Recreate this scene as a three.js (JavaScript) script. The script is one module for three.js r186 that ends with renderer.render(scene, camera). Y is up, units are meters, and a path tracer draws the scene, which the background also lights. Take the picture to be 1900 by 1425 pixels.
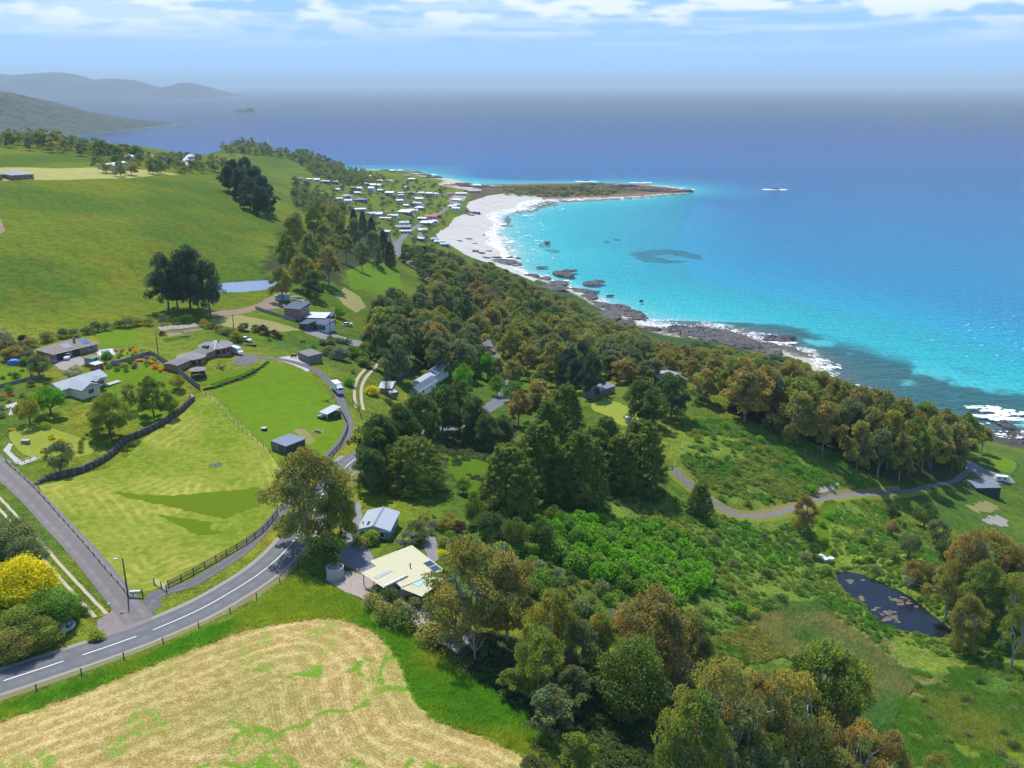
import * as THREE from 'three';
import { mergeGeometries } from 'three/addons/utils/BufferGeometryUtils.js';

// ---------- camera, sky, sun, exposure ----------
const scene = new THREE.Scene();
const camera = new THREE.PerspectiveCamera(45.48, 4 / 3, 0.5, 120000);
camera.position.set(0, 180, 0);
camera.lookAt(0, 180 - 1000 * Math.tan(18.096 * Math.PI / 180), -1000);
const renderer = new THREE.WebGLRenderer({ antialias: true });
renderer.setSize(1024, 768);
renderer.toneMapping = THREE.LinearToneMapping;
renderer.toneMappingExposure = 1.21;
renderer.shadowMap.enabled = true;

// seeded random numbers and lattice noise
let seedState = 12345;
function seed(s) { seedState = s >>> 0 || 1; }
function rnd(a = 0, b = 1) { seedState = (seedState + 0x6D2B79F5) >>> 0; let t = seedState; t = Math.imul(t ^ (t >>> 15), t | 1); t ^= t + Math.imul(t ^ (t >>> 7), t | 61); return a + (b - a) * (((t ^ (t >>> 14)) >>> 0) / 4294967296); }
const pick = (a) => a[Math.floor(rnd() * a.length) % a.length];
const clamp = (x, a = 0, b = 1) => Math.min(b, Math.max(a, x));
const mix = (a, b, t) => a + (b - a) * t;
const smooth = (a, b, x) => { const t = clamp((x - a) / (b - a)); return t * t * (3 - 2 * t); };
const LAT = new Float32Array(65536); seed(77); for (let i = 0; i < 65536; i++) LAT[i] = rnd();
function noise(x, y, per = 256) {
  const xi = Math.floor(x), yi = Math.floor(y), fx = x - xi, fy = y - yi;
  const u = fx * fx * (3 - 2 * fx), v = fy * fy * (3 - 2 * fy);
  let x0, x1, y0, y1;
  if (per === 256) { x0 = xi & 255; x1 = (xi + 1) & 255; y0 = (yi & 255) << 8; y1 = ((yi + 1) & 255) << 8; }
  else { x0 = ((xi % per) + per) % per; x1 = (x0 + 1) % per; y0 = ((yi % per) + per) % per; y1 = ((y0 + 1) % per) << 8; y0 <<= 8; }
  const a = LAT[y0 + x0], b = LAT[y0 + x1], c = LAT[y1 + x0], d = LAT[y1 + x1];
  return a + (b - a) * u + (c - a) * v + (a - b - c + d) * u * v;
}
function fbm(x, y, oct = 4, per = 256) { let s = 0, a = 0.5, f = 1, n = 0; for (let i = 0; i < oct; i++) { s += a * noise(x * f + i * 17, y * f + i * 31, per); n += a; a *= 0.5; f *= 2; per = Math.min(256, per * 2); } return s / n; }

const SUN = new THREE.Vector3(-Math.sin(0.40) * Math.cos(0.96), Math.sin(0.96), -Math.cos(0.40) * Math.cos(0.96));
function makeSky() {                                   // clear spring air, hazy towards the horizon, with thin high cloud
  const w = 2048, h = 2048, d = new Float32Array(w * h * 4);
  for (let j = 0; j < h; j++) {
    const el = ((j + 0.5) / h - 0.5) * Math.PI, se = Math.sin(el), ce = Math.cos(el);
    const up = Math.max(0, el);
    for (let i = 0; i < w; i++) {
      const az = ((i + 0.5) / w - 0.5) * 2 * Math.PI;
      const x = ce * Math.cos(az), z = ce * Math.sin(az);
      const cs = x * SUN.x + se * SUN.y + z * SUN.z;
      const k = 1 - Math.exp(-up * 7.5), k2 = smooth(0.1, 1.2, up);
      const g = 0.09 * Math.pow(clamp(0.5 + 0.5 * cs), 6);
      let r = mix(mix(0.36, 0.19, k), 0.055, k2) + g * 1.3, gg = mix(mix(0.60, 0.47, k), 0.155, k2) + g * 1.1, b = mix(mix(0.92, 0.93, k), 0.44, k2) + g;
      if (el > 0.028 && el < 0.5) {                                // cloud sheets, drawn on a plane high above
        const ax = (az / Math.PI + 1) * 0.5 * 48, ey = el * 34;   // banks of broken cloud, flattened by the low view
        const n1 = fbm(ax * 0.5, ey * 0.8 + 3.7, 3, 24), n2 = fbm(ax * 4, ey * 3.6 + 9, 5, 192), n3 = fbm(ax * 0.75 + 1.3, ey * 4.5 + 50, 4, 36);
        const rise = smooth(0.034, 0.075, el) * smooth(0.5, 0.14, el);
        let c = smooth(0.47, 0.60, n1 * 0.4 + n2 * 0.6) * rise * 0.9;
        c = clamp(c + smooth(0.46, 0.72, n3) * smooth(0.02, 0.06, el) * smooth(0.5, 0.14, el) * 0.42 * (1 - c));
        r = mix(r, 0.80, c); gg = mix(gg, 0.88, c); b = mix(b, 0.98, c);
      }
      const o = (j * w + i) * 4; d[o] = r; d[o + 1] = gg; d[o + 2] = b; d[o + 3] = 1;
    }
  }
  const t = new THREE.DataTexture(d, w, h, THREE.RGBAFormat, THREE.FloatType);
  t.mapping = THREE.EquirectangularReflectionMapping; t.magFilter = THREE.LinearFilter; t.needsUpdate = true;
  return t;
}
const skyTexture = makeSky();
scene.background = skyTexture; scene.environment = skyTexture;
scene.environmentIntensity = 1.0;
const sun = new THREE.DirectionalLight(new THREE.Color(1, 0.955, 0.88), 4.7);
sun.position.copy(SUN).multiplyScalar(1500).add(new THREE.Vector3(0, 0, -500)); sun.target.position.set(0, 0, -500);
sun.castShadow = true; sun.shadow.mapSize.set(4096, 4096); sun.shadow.radius = 1.2;
Object.assign(sun.shadow.camera, { left: -900, right: 900, top: 900, bottom: -900, near: 10, far: 4000 });
scene.add(sun, sun.target);
scene.fog = new THREE.FogExp2(new THREE.Color(0.68, 0.86, 1.0), 0.00006);

// ---------- helpers: naming, materials, textures ----------
const taken = {};
function numbered(name) { const n = taken[name] = (taken[name] ?? -1) + 1; return n ? name + '_' + String(n).padStart(3, '0') : name; }
function shadows(o) { o.castShadow = true; o.receiveShadow = true; return o; }
function part(name, geo, mat, parent) { const m = shadows(new THREE.Mesh(geo, mat)); m.name = name; parent.add(m); return m; }
function thing(name, label, category, x = 0, y = 0, z = 0, turn = 0, group) {
  const o = new THREE.Group(); o.name = numbered(name); o.position.set(x, y, z); o.rotation.y = turn;
  o.userData = { label, category }; if (group) o.userData.group = group; scene.add(o); return o;
}
function structure(name, geo, mat) { const m = shadows(new THREE.Mesh(geo, mat)); m.name = numbered(name); m.userData.kind = 'structure'; scene.add(m); return m; }
function stuff(name, mesh, label, category) { shadows(mesh); mesh.name = numbered(name); mesh.userData = { kind: 'stuff', label, category }; scene.add(mesh); return mesh; }
const C3 = (r, g, b) => new THREE.Color().setRGB(r, g, b);
function mat(r, g, b, rough = 0.85, more = {}) { return new THREE.MeshStandardMaterial({ color: C3(r, g, b), roughness: rough, ...more }); }
const SRGB = Uint8Array.from({ length: 4096 }, (_, i) => { const x = i / 4095; return Math.round(255 * (x <= 0.0031308 ? 12.92 * x : 1.055 * Math.pow(x, 1 / 2.4) - 0.055)); });
function texture(w, h, f, srgb = true) {              // f(u, v) -> [r, g, b] in 0..1 (linear values are turned to sRGB)
  const d = new Uint8Array(w * h * 4), e = (x) => srgb ? SRGB[Math.round(x * 4095)] : Math.round(255 * x);
  for (let j = 0; j < h; j++) for (let i = 0; i < w; i++) {
    const c = f((i + 0.5) / w, (j + 0.5) / h), o = (j * w + i) * 4;
    d[o] = e(clamp(c[0])); d[o + 1] = e(clamp(c[1])); d[o + 2] = e(clamp(c[2])); d[o + 3] = 255;
  }
  const t = new THREE.DataTexture(d, w, h); t.wrapS = t.wrapT = THREE.RepeatWrapping; t.magFilter = THREE.LinearFilter; t.minFilter = THREE.LinearMipmapLinearFilter; t.generateMipmaps = true;
  if (srgb) t.colorSpace = THREE.SRGBColorSpace; t.needsUpdate = true; return t;
}
function grey(w, h, f) { return texture(w, h, (u, v) => { const x = f(u, v); return [x, x, x]; }, false); }

// ---------- the lie of the land: surveyed heights (x, height, z), joined by a smooth surface ----------
const CTRL = [[-70.1, 91, -103], [-49, 91, -105.6], [-19, 90, -106.8], [3.8, 88, -106.5], [19.9, 84, -111.1], [47.9, 75, -121.5], [79.7, 67, -130.8], [105.8, 59, -159.6], [-81.4, 88.5, -123.4], [-69.6, 88, -135.9], [-55.6, 87.5, -150.5], [-47.1, 87, -165.6], [-44.5, 84, -225.6], [-46, 83, -252.1], [-56.3, 90, -125.5], [-30.5, 89.5, -126.2], [-16.7, 88.8, -127.2], [-9.5, 87.5, -139.9], [4.3, 86, -121.4], [-22.3, 87, -159.2], [-29.7, 86, -181.6], [-35.2, 87, -160.2], [-11.3, 84, -193.6], [-7.5, 80, -235], [6.8, 79, -209.7], [22.3, 75, -231.6], [41.4, 71, -260.3], [9.2, 82, -174.5], [32.9, 72, -200.2], [15.9, 80, -156.8], [40.8, 70, -172.5], [47, 66, -202.9], [70.7, 60, -242], [107.7, 52, -273.8], [74.9, 58, -203.6], [87.2, 54, -220.8], [106, 54, -190.1], [95.7, 54, -193.3], [100.2, 54, -218.5], [103.8, 54, -206.3], [89.5, 54, -205], [65.5, 62, -174.3], [82.2, 58, -170.1], [100.6, 57, -171.5], [44.4, 70, -162.5], [31.8, 77, -128.8], [49.7, 72, -142.5], [59.4, 72, -128.2], [111, 55, -198.4], [105.3, 55.5, -224.6], [126.1, 44, -282.4], [195.4, 22, -359.5], [198.5, 20, -347.5], [192.5, 22, -318.6], [163.4, 34, -259.9], [138.2, 42, -245.7], [242.1, 11, -410.3], [33.6, 68, -328], [39.7, 68, -301.7], [73, 66, -333.8], [86.1, 63, -367.2], [66.8, 65, -360.9], [51.9, 67, -253.1], [61.8, 62, -245], [77.7, 63, -270.5], [93.8, 60, -296.3], [109.4, 53, -284.5], [119.8, 51, -347.4], [136.2, 46, -330.8], [159.4, 36, -332.9], [188.4, 24, -355], [265.2, 0.5, -457], [265.8, 1, -441.9], [203, 0.5, -572.6], [211.3, 0.5, -522.6], [229.5, 0.5, -488.7], [248.9, 0.5, -465], [203.8, 0.5, -629.2], [183.5, 0.8, -639.5], [161.8, 1.2, -665], [144.5, 1.4, -680.2], [116.8, 2, -662.1], [97.8, 1, -701.8], [77.1, 1, -753.1], [54.1, 1, -820.9], [31.1, 1, -869.3], [5.4, 1, -909.3], [-11.7, 0.6, -986.4], [-28.7, 0.5, -1134.7], [-28.4, 0.5, -1276.3], [8.2, 0.4, -1410.5], [44.4, 0.4, -1527.8], [135, 0.3, -1551.3], [229.4, 0.3, -1582.6], [306.9, 0.5, -1630], [78.2, 11, -643.6], [55.6, 10, -709.7], [35.7, 11, -743.7], [13.9, 13, -776.7], [131.9, 14, -566.7], [96.6, 26, -525.7], [154, 14, -531.7], [169.6, 15, -497.5], [189.4, 13, -466.5], [209, 11, -443.2], [-15.9, 46, -525.3], [14.8, 44, -485.3], [45.8, 34, -498.4], [-40.2, 62, -441], [-32.5, 32, -678.7], [0, 30, -618.2], [-65.8, 44, -690.9], [-86.6, 40, -769.8], [-113.4, 34, -874.1], [-109.1, 12, -1245.9], [-102.5, 7, -1471.7], [-168.8, 24, -1156.9], [-217.8, 33, -1250.5], [-273.6, 44, -1353.8], [-175, 11, -1592.3], [-155.1, 5, -1792.6], [-133, 1, -1771.9], [-74.8, 3.5, -1158.8], [-99.1, 5, -1419.3], [-71.2, 4, -1534.5], [-113.8, 16, -1076.7], [-61.6, 2.2, -1318.6], [-51.1, 2, -1084.9], [-29.1, 1.5, -981.5], [-242.9, 3, -2010.7], [-218.4, 8, -1803.7], [-176.8, 5, -1803.1], [-180.9, 9, -1692.7], [-227.7, 13, -1700.8], [-175.7, 1.5, -1905.7], [-281, 8, -1953.9], [-98.8, 1.5, -1709.3], [-76.8, 2, -1659.3], [146.9, 5, -1694.2], [0, 5, -1648.9], [47.4, 6, -1639.4], [235.8, 2.5, -1628.7], [36.3, -1.6, -1239.8], [89.5, -3.2, -1007.3], [30.5, -1.5, -1031.7], [52.6, -1.5, -881.5], [119.4, -3, -794.6], [168.6, -4.5, -801.1], [119.2, -3.5, -1360.9], [186, -6, -1269.9], [195.6, -3, -717.4], [218, -2, -649.5], [248.8, -3, -624.7], [264.8, -2.2, -571.8], [285.8, -2, -508.4], [269.9, -8, -816.3], [334.8, -8, -737], [340.5, -5, -580.6], [279.9, -11, -1050.2], [446.3, -14, -1000.8], [326.7, -9, -1607.8], [506, -15, -1581.6], [814.4, -18, -1468.4], [185.9, -12, -2153.5], [-62, -12, -2153.5], [575.1, -18, -2220.8], [2149.3, -20, -3980.9], [-272.3, -8, -2501.8], [-406.3, -10, -2844.3], [-7.2, -0.6, -1233], [6.5, -0.7, -1101.3], [5.9, -0.5, -992.5], [73.6, -1, -818.6], [103.5, -1, -745.9], [130.4, -1, -718.4], [201.5, -1, -676.4], [131.6, -1, -1510.2], [224.2, -1.6, -1544.8], [59.7, -0.7, -1465.6], [-355.3, 42, -1770.6], [-391.1, 58, -1753.5], [-470.7, 70, -1718], [-377, 58, -1565.3], [-443.8, 70, -1520.2], [-324, 26, -1819.1], [-292.1, 64, -1123], [-314.2, 54, -1329.2], [-480.3, 72, -1616.8], [-282.2, 20, -1687.8], [-335.1, 122, -611.8], [-274.8, 118, -635.1], [-264, 112, -739.3], [-375.2, 120, -769.8], [-495.3, 124, -914.1], [-472.9, 121, -1038], [-425.5, 111, -1096.6], [-339.9, 114, -846.8], [-356.1, 92, -1129.1], [-273.7, 100, -897.3], [-190.4, 98, -697.5], [-167.5, 90, -667.4], [-245.6, 108, -438.8], [-204.7, 104, -463.2], [-163.9, 97, -505.9], [-133.2, 93, -478.4], [-200.8, 95, -350.3], [-172.3, 92, -382.1], [-140.4, 90, -375.7], [-128.3, 89, -429.3], [-142.3, 89, -433], [-117.1, 89, -435.5], [-97.3, 88, -416.1], [-87, 84, -440.2], [-80.6, 77, -500.2], [-98.8, 88, -474.6], [-83.2, 58, -606.7], [-136.3, 86, -594.2], [-130, 74, -670.1], [-130.5, 50, -821.8], [-148.8, 92.5, -302], [-104.9, 91, -297.3], [-129.6, 91, -260.6], [-85.8, 86, -373.1], [-103.7, 89, -356.8], [-71.3, 86, -314], [-90.2, 88, -328.3], [-62.7, 82, -342], [-48.4, 80, -313.8], [-62.8, 84, -289.5], [-85.2, 87, -280.4], [-62.5, 85.5, -235.3], [-92, 86.8, -222.6], [-72.8, 86.5, -206.2], [-110.5, 89, -217.3], [-118.8, 89.5, -209.2], [-124.5, 90.5, -232.6], [-113.9, 89.8, -261.6], [-79.4, 86.8, -187.9], [-62.4, 86, -192.3], [-101.6, 88.8, -183.9], [-75.5, 88, -157.5], [-91.1, 88.8, -173.8], [-119.7, 91, -196.3], [-99.6, 91, -158.4], [-89.4, 90, -150.2], [-80.3, 89, -139.3], [-31.8, 72, -332.2], [-40.4, 77, -310.6], [-40.9, 78, -284.9], [-17.7, 72, -280.7], [-26.8, 79, -249.4], [0, 66, -318.5], [11.2, 60, -361.8], [19.1, 67, -304.3], [8.3, 71, -260.3], [-28.5, 69, -355.6], [-11.8, 60, -384.4], [-300, 92, 60], [0, 92, 70], [150, 84, 60], [330, 62, 60], [-500, 97, -100], [420, 45, -120], [420, 14, -330], [-900, 130, -900], [-1100, 125, -1150], [-900, 60, -1500], [-650, 30, -1650], [-450, 5, -1750], [-250, -8, -1800], [-1300, 40, -1700], [-900, -12, -1950], [600, -12, -500], [900, -20, -900], [1200, -22, -1900], [0, -20, -2100], [-560, 105, -330], [-330, 92, -180], [560, -3, -330], [560, 25, -120]];
const CSOFT = 14 * 14;
const [RW, RC] = (() => {
  const n = CTRL.length, m = n + 1, A = [];
  for (let i = 0; i < n; i++) { const r = new Float64Array(m + 1); for (let j = 0; j < n; j++) { const dx = CTRL[i][0] - CTRL[j][0], dz = CTRL[i][2] - CTRL[j][2]; r[j] = Math.sqrt(dx * dx + dz * dz + CSOFT); } r[i] -= 0.5; r[n] = 1; r[m] = CTRL[i][1]; A.push(r); }
  const last = new Float64Array(m + 1); for (let j = 0; j < n; j++) last[j] = 1; A.push(last);
  for (let k = 0; k < m; k++) {
    let p = k; for (let i = k + 1; i < m; i++) if (Math.abs(A[i][k]) > Math.abs(A[p][k])) p = i;
    [A[k], A[p]] = [A[p], A[k]];
    for (let i = k + 1; i < m; i++) { const f = A[i][k] / A[k][k]; if (f) for (let j = k; j <= m; j++) A[i][j] -= f * A[k][j]; }
  }
  const w = new Float64Array(m);
  for (let k = m - 1; k >= 0; k--) { let s = A[k][m]; for (let j = k + 1; j < m; j++) s -= A[k][j] * w[j]; w[k] = s / A[k][k]; }
  return [w, w[n]];
})();
function rawHeight(x, z) { let s = RC; for (let i = 0; i < CTRL.length; i++) { const dx = x - CTRL[i][0], dz = z - CTRL[i][2]; s += RW[i] * Math.sqrt(dx * dx + dz * dz + CSOFT); } return s; }

// grid lines, close together near the houses and wider far away
function lines(a, b, f) { const o = [a]; while (o[o.length - 1] < b) o.push(o[o.length - 1] + f(o[o.length - 1])); return o; }
const GX = lines(-1500, 1300, (x) => Math.abs(x - 20) < 270 ? 3 : Math.min(26, 3 + (Math.abs(x - 20) - 270) * 0.03));
const GZ = lines(-60, 2300, (d) => d < 450 ? 3 : Math.min(12, 3 + (d - 450) * 0.011));    // distance in front (z = -d)
const NX = GX.length, NZ = GZ.length;
const find = (a, x) => { let lo = 0, hi = a.length - 2; while (lo < hi) { const m = (lo + hi + 1) >> 1; if (a[m] <= x) lo = m; else hi = m - 1; } return lo; };
function segment(px, pz, a, b) { const dx = b[0] - a[0], dz = b[1] - a[1], t = clamp(((px - a[0]) * dx + (pz - a[1]) * dz) / (dx * dx + dz * dz || 1)); return [Math.hypot(px - a[0] - t * dx, pz - a[1] - t * dz), t]; }
function nearLine(px, pz, line) { let best = 1e9, at = 0, tt = 0; for (let i = 0; i + 1 < line.length; i++) { const [d, t] = segment(px, pz, line[i], line[i + 1]); if (d < best) { best = d; at = i; tt = t; } } return [best, at, tt]; }
function inside(px, pz, poly) { let c = false; for (let i = 0, j = poly.length - 1; i < poly.length; j = i++) { const a = poly[i], b = poly[j]; if ((a[1] > pz) !== (b[1] > pz) && px < (b[0] - a[0]) * (pz - a[1]) / (b[1] - a[1]) + a[0]) c = !c; } return c; }
function curve(pts, step = 2.5) {                      // smooth line through points
  const c = new THREE.CatmullRomCurve3(pts.map((p) => new THREE.Vector3(p[0], 0, p[1])), false, 'centripetal');
  const n = Math.max(2, Math.ceil(c.getLength() / step)); return c.getSpacedPoints(n).map((p) => [p.x, p.z]);
}

// ---------- lines and outlines on the land (metres, x and z) ----------
const MAIN_ROAD = curve([[-89, -119.1], [-85.3, -122.7], [-82.4, -125.3], [-76.5, -130.1], [-68.5, -136.7], [-62.7, -142.4], [-57.9, -148.3], [-53.9, -155.2], [-50.7, -161.9], [-48.5, -169], [-47, -178.3], [-46.2, -191.4], [-45.9, -207.9], [-44.4, -220.2], [-41.7, -232.6], [-36.9, -245.2], [-29.9, -264], [-18.1, -288.9], [-9.8, -313.8], [-2.9, -337.3], [-2.8, -374], [-12.2, -443.4], [-26, -537.4], [-45.8, -637.2], [-65.3, -685.3], [-79.7, -714.4], [-95.5, -776], [-110.5, -883.8], [-117.3, -1008], [-117.8, -1155.8], [-107.4, -1225], [-98.9, -1326.1], [-93.4, -1434.3], [-93.6, -1493.9]]);
const SIDE_ROAD = curve([[-67.4, -144.2], [-71.7, -149.4], [-78.5, -157.2], [-91.1, -171.5], [-105.6, -187.3], [-117.6, -199.2], [-134.7, -216.7], [-150.4, -232.5]]);
const DRIVE = curve([[-68.3, -152.6], [-66.4, -155.2], [-63.1, -157.7], [-59.8, -164.2], [-56.9, -171.2], [-55.6, -178.2], [-54.6, -186.2], [-53, -200.4], [-51.7, -215.4], [-49.9, -229], [-48.3, -240.3], [-48.2, -251.1], [-49.8, -261.2], [-52.4, -270.6], [-55.4, -280.7], [-59.1, -290.9], [-64.9, -300.4], [-70.7, -306.4], [-77.9, -309.5], [-85.6, -310.4], [-91.7, -308.7]]);
const COAST_TRACK = curve([[48.7, -257.9], [50.8, -254.2], [54.6, -249.7], [60.1, -244.4], [63.2, -242.4], [68.4, -242], [76.4, -245.1], [86.6, -252.6], [94.6, -260.6], [107.4, -273], [124.8, -289.2], [148.3, -307.5], [179.4, -341.3], [197.6, -364], [206.2, -366.7], [213.2, -362.3]]);
const FARM_TRACK = curve([[-49, -278.1], [-51.5, -289.7], [-53, -301.5], [-52.5, -318.3], [-52.4, -338.9], [-53.6, -355], [-56.3, -367.8], [-59.7, -374.2]]);
const HAY_TRACK = curve([[-130.3, -201.8], [-114.6, -186.6], [-102.4, -174.1], [-90.9, -161.7], [-81.3, -151.9], [-74.8, -145.5]]);
const GRASS_TRACK = curve([[102.1, -265.6], [94.8, -251.7], [90.5, -240.6], [88.8, -232.3], [88.9, -224.9]]);
const POND_A = [[-143.9, -430], [-140.1, -435.9], [-131.1, -439.2], [-121.4, -442.5], [-115.4, -441.3], [-112.4, -431.1], [-113.1, -419.9], [-123, -414.8], [-134, -414.1], [-140.1, -419.2]];
const POND_B = [[86.6, -220.1], [89.7, -221.8], [93.7, -220.6], [96.2, -218.7], [98.9, -215.2], [101.9, -211.2], [103.9, -206.7], [105.1, -200.4], [106.7, -195.2], [106.7, -191.1], [103.4, -189.5], [99.8, -190.5], [96.6, -192.4], [92.6, -193.9], [90.2, -198], [89.6, -203.8], [87.7, -207.8], [87.1, -213.4]];
const PONDS = [[POND_A, 89, 0], [POND_B, 53.9, 0]];
const FLAT_ROADS = [[MAIN_ROAD, 3.6, 3.5], [SIDE_ROAD, 2.9, 3], [DRIVE, 2, 2.5], [COAST_TRACK, 2, 2.5]].map(([l, w, b]) => ({ l, w, b, y: l.map((p) => rawHeight(p[0], p[1])), box: [Math.min(...l.map((p) => p[0])) - 9, Math.max(...l.map((p) => p[0])) + 9, Math.min(...l.map((p) => p[1])) - 9, Math.max(...l.map((p) => p[1])) + 9] }));

const GH = new Float32Array(NX * NZ);
for (let j = 0; j < NZ; j++) for (let i = 0; i < NX; i++) {
  const x = GX[i], z = -GZ[j];
  let y = rawHeight(x, z);
  if (y > 3) y += (fbm(x * 0.045 + 9, z * 0.045 + 4, 3) - 0.5) * Math.min(1.6, (y - 3) * 0.2);
  else if (y > -12 && Math.abs(y) > 0.6) y += (fbm(x * 0.06, z * 0.06, 3) - 0.5) * 0.7;
  for (const r of FLAT_ROADS) if (x > r.box[0] && x < r.box[1] && z > r.box[2] && z < r.box[3]) {
    const [d, k, t] = nearLine(x, z, r.l);
    if (d < r.w + r.b) y = mix(mix(r.y[k], r.y[k + 1], t) - 0.05, y, smooth(r.w, r.w + r.b, d));
  }
  for (const [poly, level] of PONDS) if (Math.abs(x - poly[0][0]) < 120 && Math.abs(z - poly[0][1]) < 120) {
    const d = nearLine(x, z, [...poly, poly[0]])[0], s = inside(x, z, poly) ? -d : d;
    if (s < 9) y = mix(level + clamp(s * 0.35, -1.2, 0.8), y, smooth(2, 9, s));
  }
  GH[j * NX + i] = Math.max(y, -12.5);
}
function height(x, z) {
  const i = find(GX, x), j = find(GZ, -z), fx = (x - GX[i]) / (GX[i + 1] - GX[i]), fz = (-z - GZ[j]) / (GZ[j + 1] - GZ[j]), o = j * NX + i;
  const a = GH[o], b = GH[o + 1], c = GH[o + NX + 1], d = GH[o + NX];
  return fx >= fz ? a + (b - a) * fx + (c - b) * fz : a + (d - a) * fz + (c - d) * fx;
}
function slopeNormal(x, z, e = 2) { return new THREE.Vector3(height(x - e, z) - height(x + e, z), 2 * e, height(x, z - e) - height(x, z + e)).normalize(); }

// a sheet that follows the ground: convex pieces [[x, z, u, v], ...] cut along the grid's triangles
function cut(poly, a, b) {                              // keeps the side of the line a-b on its left
  const out = [], s = (p) => (b[0] - a[0]) * (p[1] - a[1]) - (b[1] - a[1]) * (p[0] - a[0]);
  for (let i = 0; i < poly.length; i++) {
    const p = poly[i], q = poly[(i + 1) % poly.length], sp = s(p), sq = s(q);
    if (sp >= 0) out.push(p);
    if ((sp > 0 && sq < 0) || (sp < 0 && sq > 0)) { const t = sp / (sp - sq); out.push(p.map((v, k) => v + (q[k] - v) * t)); }
  }
  return out;
}
function sheet(pieces, lift) {
  const pos = [], nor = [], uv = [];
  for (const piece of pieces) {
    const xs = piece.map((p) => p[0]), zs = piece.map((p) => p[1]);
    const i0 = find(GX, Math.min(...xs)), i1 = find(GX, Math.max(...xs)), j0 = find(GZ, -Math.max(...zs)), j1 = find(GZ, -Math.min(...zs));
    for (let j = j0; j <= j1; j++) for (let i = i0; i <= i1; i++) {
      const A = [GX[i], -GZ[j]], B = [GX[i + 1], -GZ[j]], Cc = [GX[i + 1], -GZ[j + 1]], D = [GX[i], -GZ[j + 1]];
      for (const tri of [[A, B, Cc], [A, Cc, D]]) {
        const area = (tri[1][0] - tri[0][0]) * (tri[2][1] - tri[0][1]) - (tri[1][1] - tri[0][1]) * (tri[2][0] - tri[0][0]);
        const t = area > 0 ? tri : [tri[0], tri[2], tri[1]];
        let p = piece; for (let k = 0; k < 3 && p.length > 2; k++) p = cut(p, t[k], t[(k + 1) % 3]);
        for (let k = 1; k + 1 < p.length; k++) {
          let f = [p[0], p[k], p[k + 1]];
          const s = (f[1][0] - f[0][0]) * (f[2][1] - f[0][1]) - (f[1][1] - f[0][1]) * (f[2][0] - f[0][0]);
          if (Math.abs(s) < 1e-5) continue;
          if (s > 0) f = [f[0], f[2], f[1]];
          for (const q of f) { pos.push(q[0], height(q[0], q[1]) + lift, q[1]); const n = slopeNormal(q[0], q[1]); nor.push(n.x, n.y, n.z); uv.push(q[2], q[3]); }
        }
      }
    }
  }
  const g = new THREE.BufferGeometry();
  g.setAttribute('position', new THREE.Float32BufferAttribute(pos, 3)); g.setAttribute('normal', new THREE.Float32BufferAttribute(nor, 3)); g.setAttribute('uv', new THREE.Float32BufferAttribute(uv, 2));
  return g;
}
function field(poly, lift, per = 1, origin = [0, 0], size = null) {   // a polygon on the ground, uv in metres / per (or over a given rectangle)
  const tris = THREE.ShapeUtils.triangulateShape(poly.map((p) => new THREE.Vector2(p[0], p[1])), []);
  const u = (p) => size ? [p[0], p[1], (p[0] - origin[0]) / size[0], (p[1] - origin[1]) / size[1]] : [p[0], p[1], p[0] / per, -p[1] / per];
  return sheet(tris.map((t) => t.map((k) => u(poly[k]))), lift);
}
function sides(line, off) { return line.map((p, i) => { const a = line[Math.max(0, i - 1)], b = line[Math.min(line.length - 1, i + 1)], dx = b[0] - a[0], dz = b[1] - a[1], l = Math.hypot(dx, dz) || 1, o = typeof off === 'function' ? off(i) : off; return [p[0] - dz / l * o, p[1] + dx / l * o]; }); }
function ribbon(line, from, to, lift, per = 4) {         // a strip along a line between two offsets, v runs along it in metres / per
  const L = sides(line, from), R = sides(line, to), out = []; let s = 0;
  for (let i = 0; i + 1 < line.length; i++) {
    const d = Math.hypot(line[i + 1][0] - line[i][0], line[i + 1][1] - line[i][1]), e = s + d;
    out.push([[...L[i], 0, s / per], [...R[i], 1, s / per], [...R[i + 1], 1, e / per]], [[...L[i], 0, s / per], [...R[i + 1], 1, e / per], [...L[i + 1], 0, e / per]]); s = e;
  }
  return sheet(out, lift);
}
function wobble(poly, amp = 0.5, step = 1.5, s = 0.35) {  // a hand-drawn edge: the outline subdivided and shaken
  const out = [];
  for (let i = 0; i < poly.length; i++) { const a = poly[i], b = poly[(i + 1) % poly.length], d = Math.hypot(b[0] - a[0], b[1] - a[1]), n = Math.max(1, Math.round(d / step)); for (let k = 0; k < n; k++) { const x = mix(a[0], b[0], k / n), z = mix(a[1], b[1], k / n); out.push([x + (noise(x * s, z * s + 50) - 0.5) * 2 * amp, z + (noise(x * s + 90, z * s) - 0.5) * 2 * amp]); } }
  return out;
}
function rounded(poly, step = 2) {                       // closed smooth outline through points
  const c = new THREE.CatmullRomCurve3(poly.map((p) => new THREE.Vector3(p[0], 0, p[1])), true, 'centripetal');
  return c.getSpacedPoints(Math.max(8, Math.ceil(c.getLength() / step))).slice(0, -1).map((p) => [p.x, p.z]);
}

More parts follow.
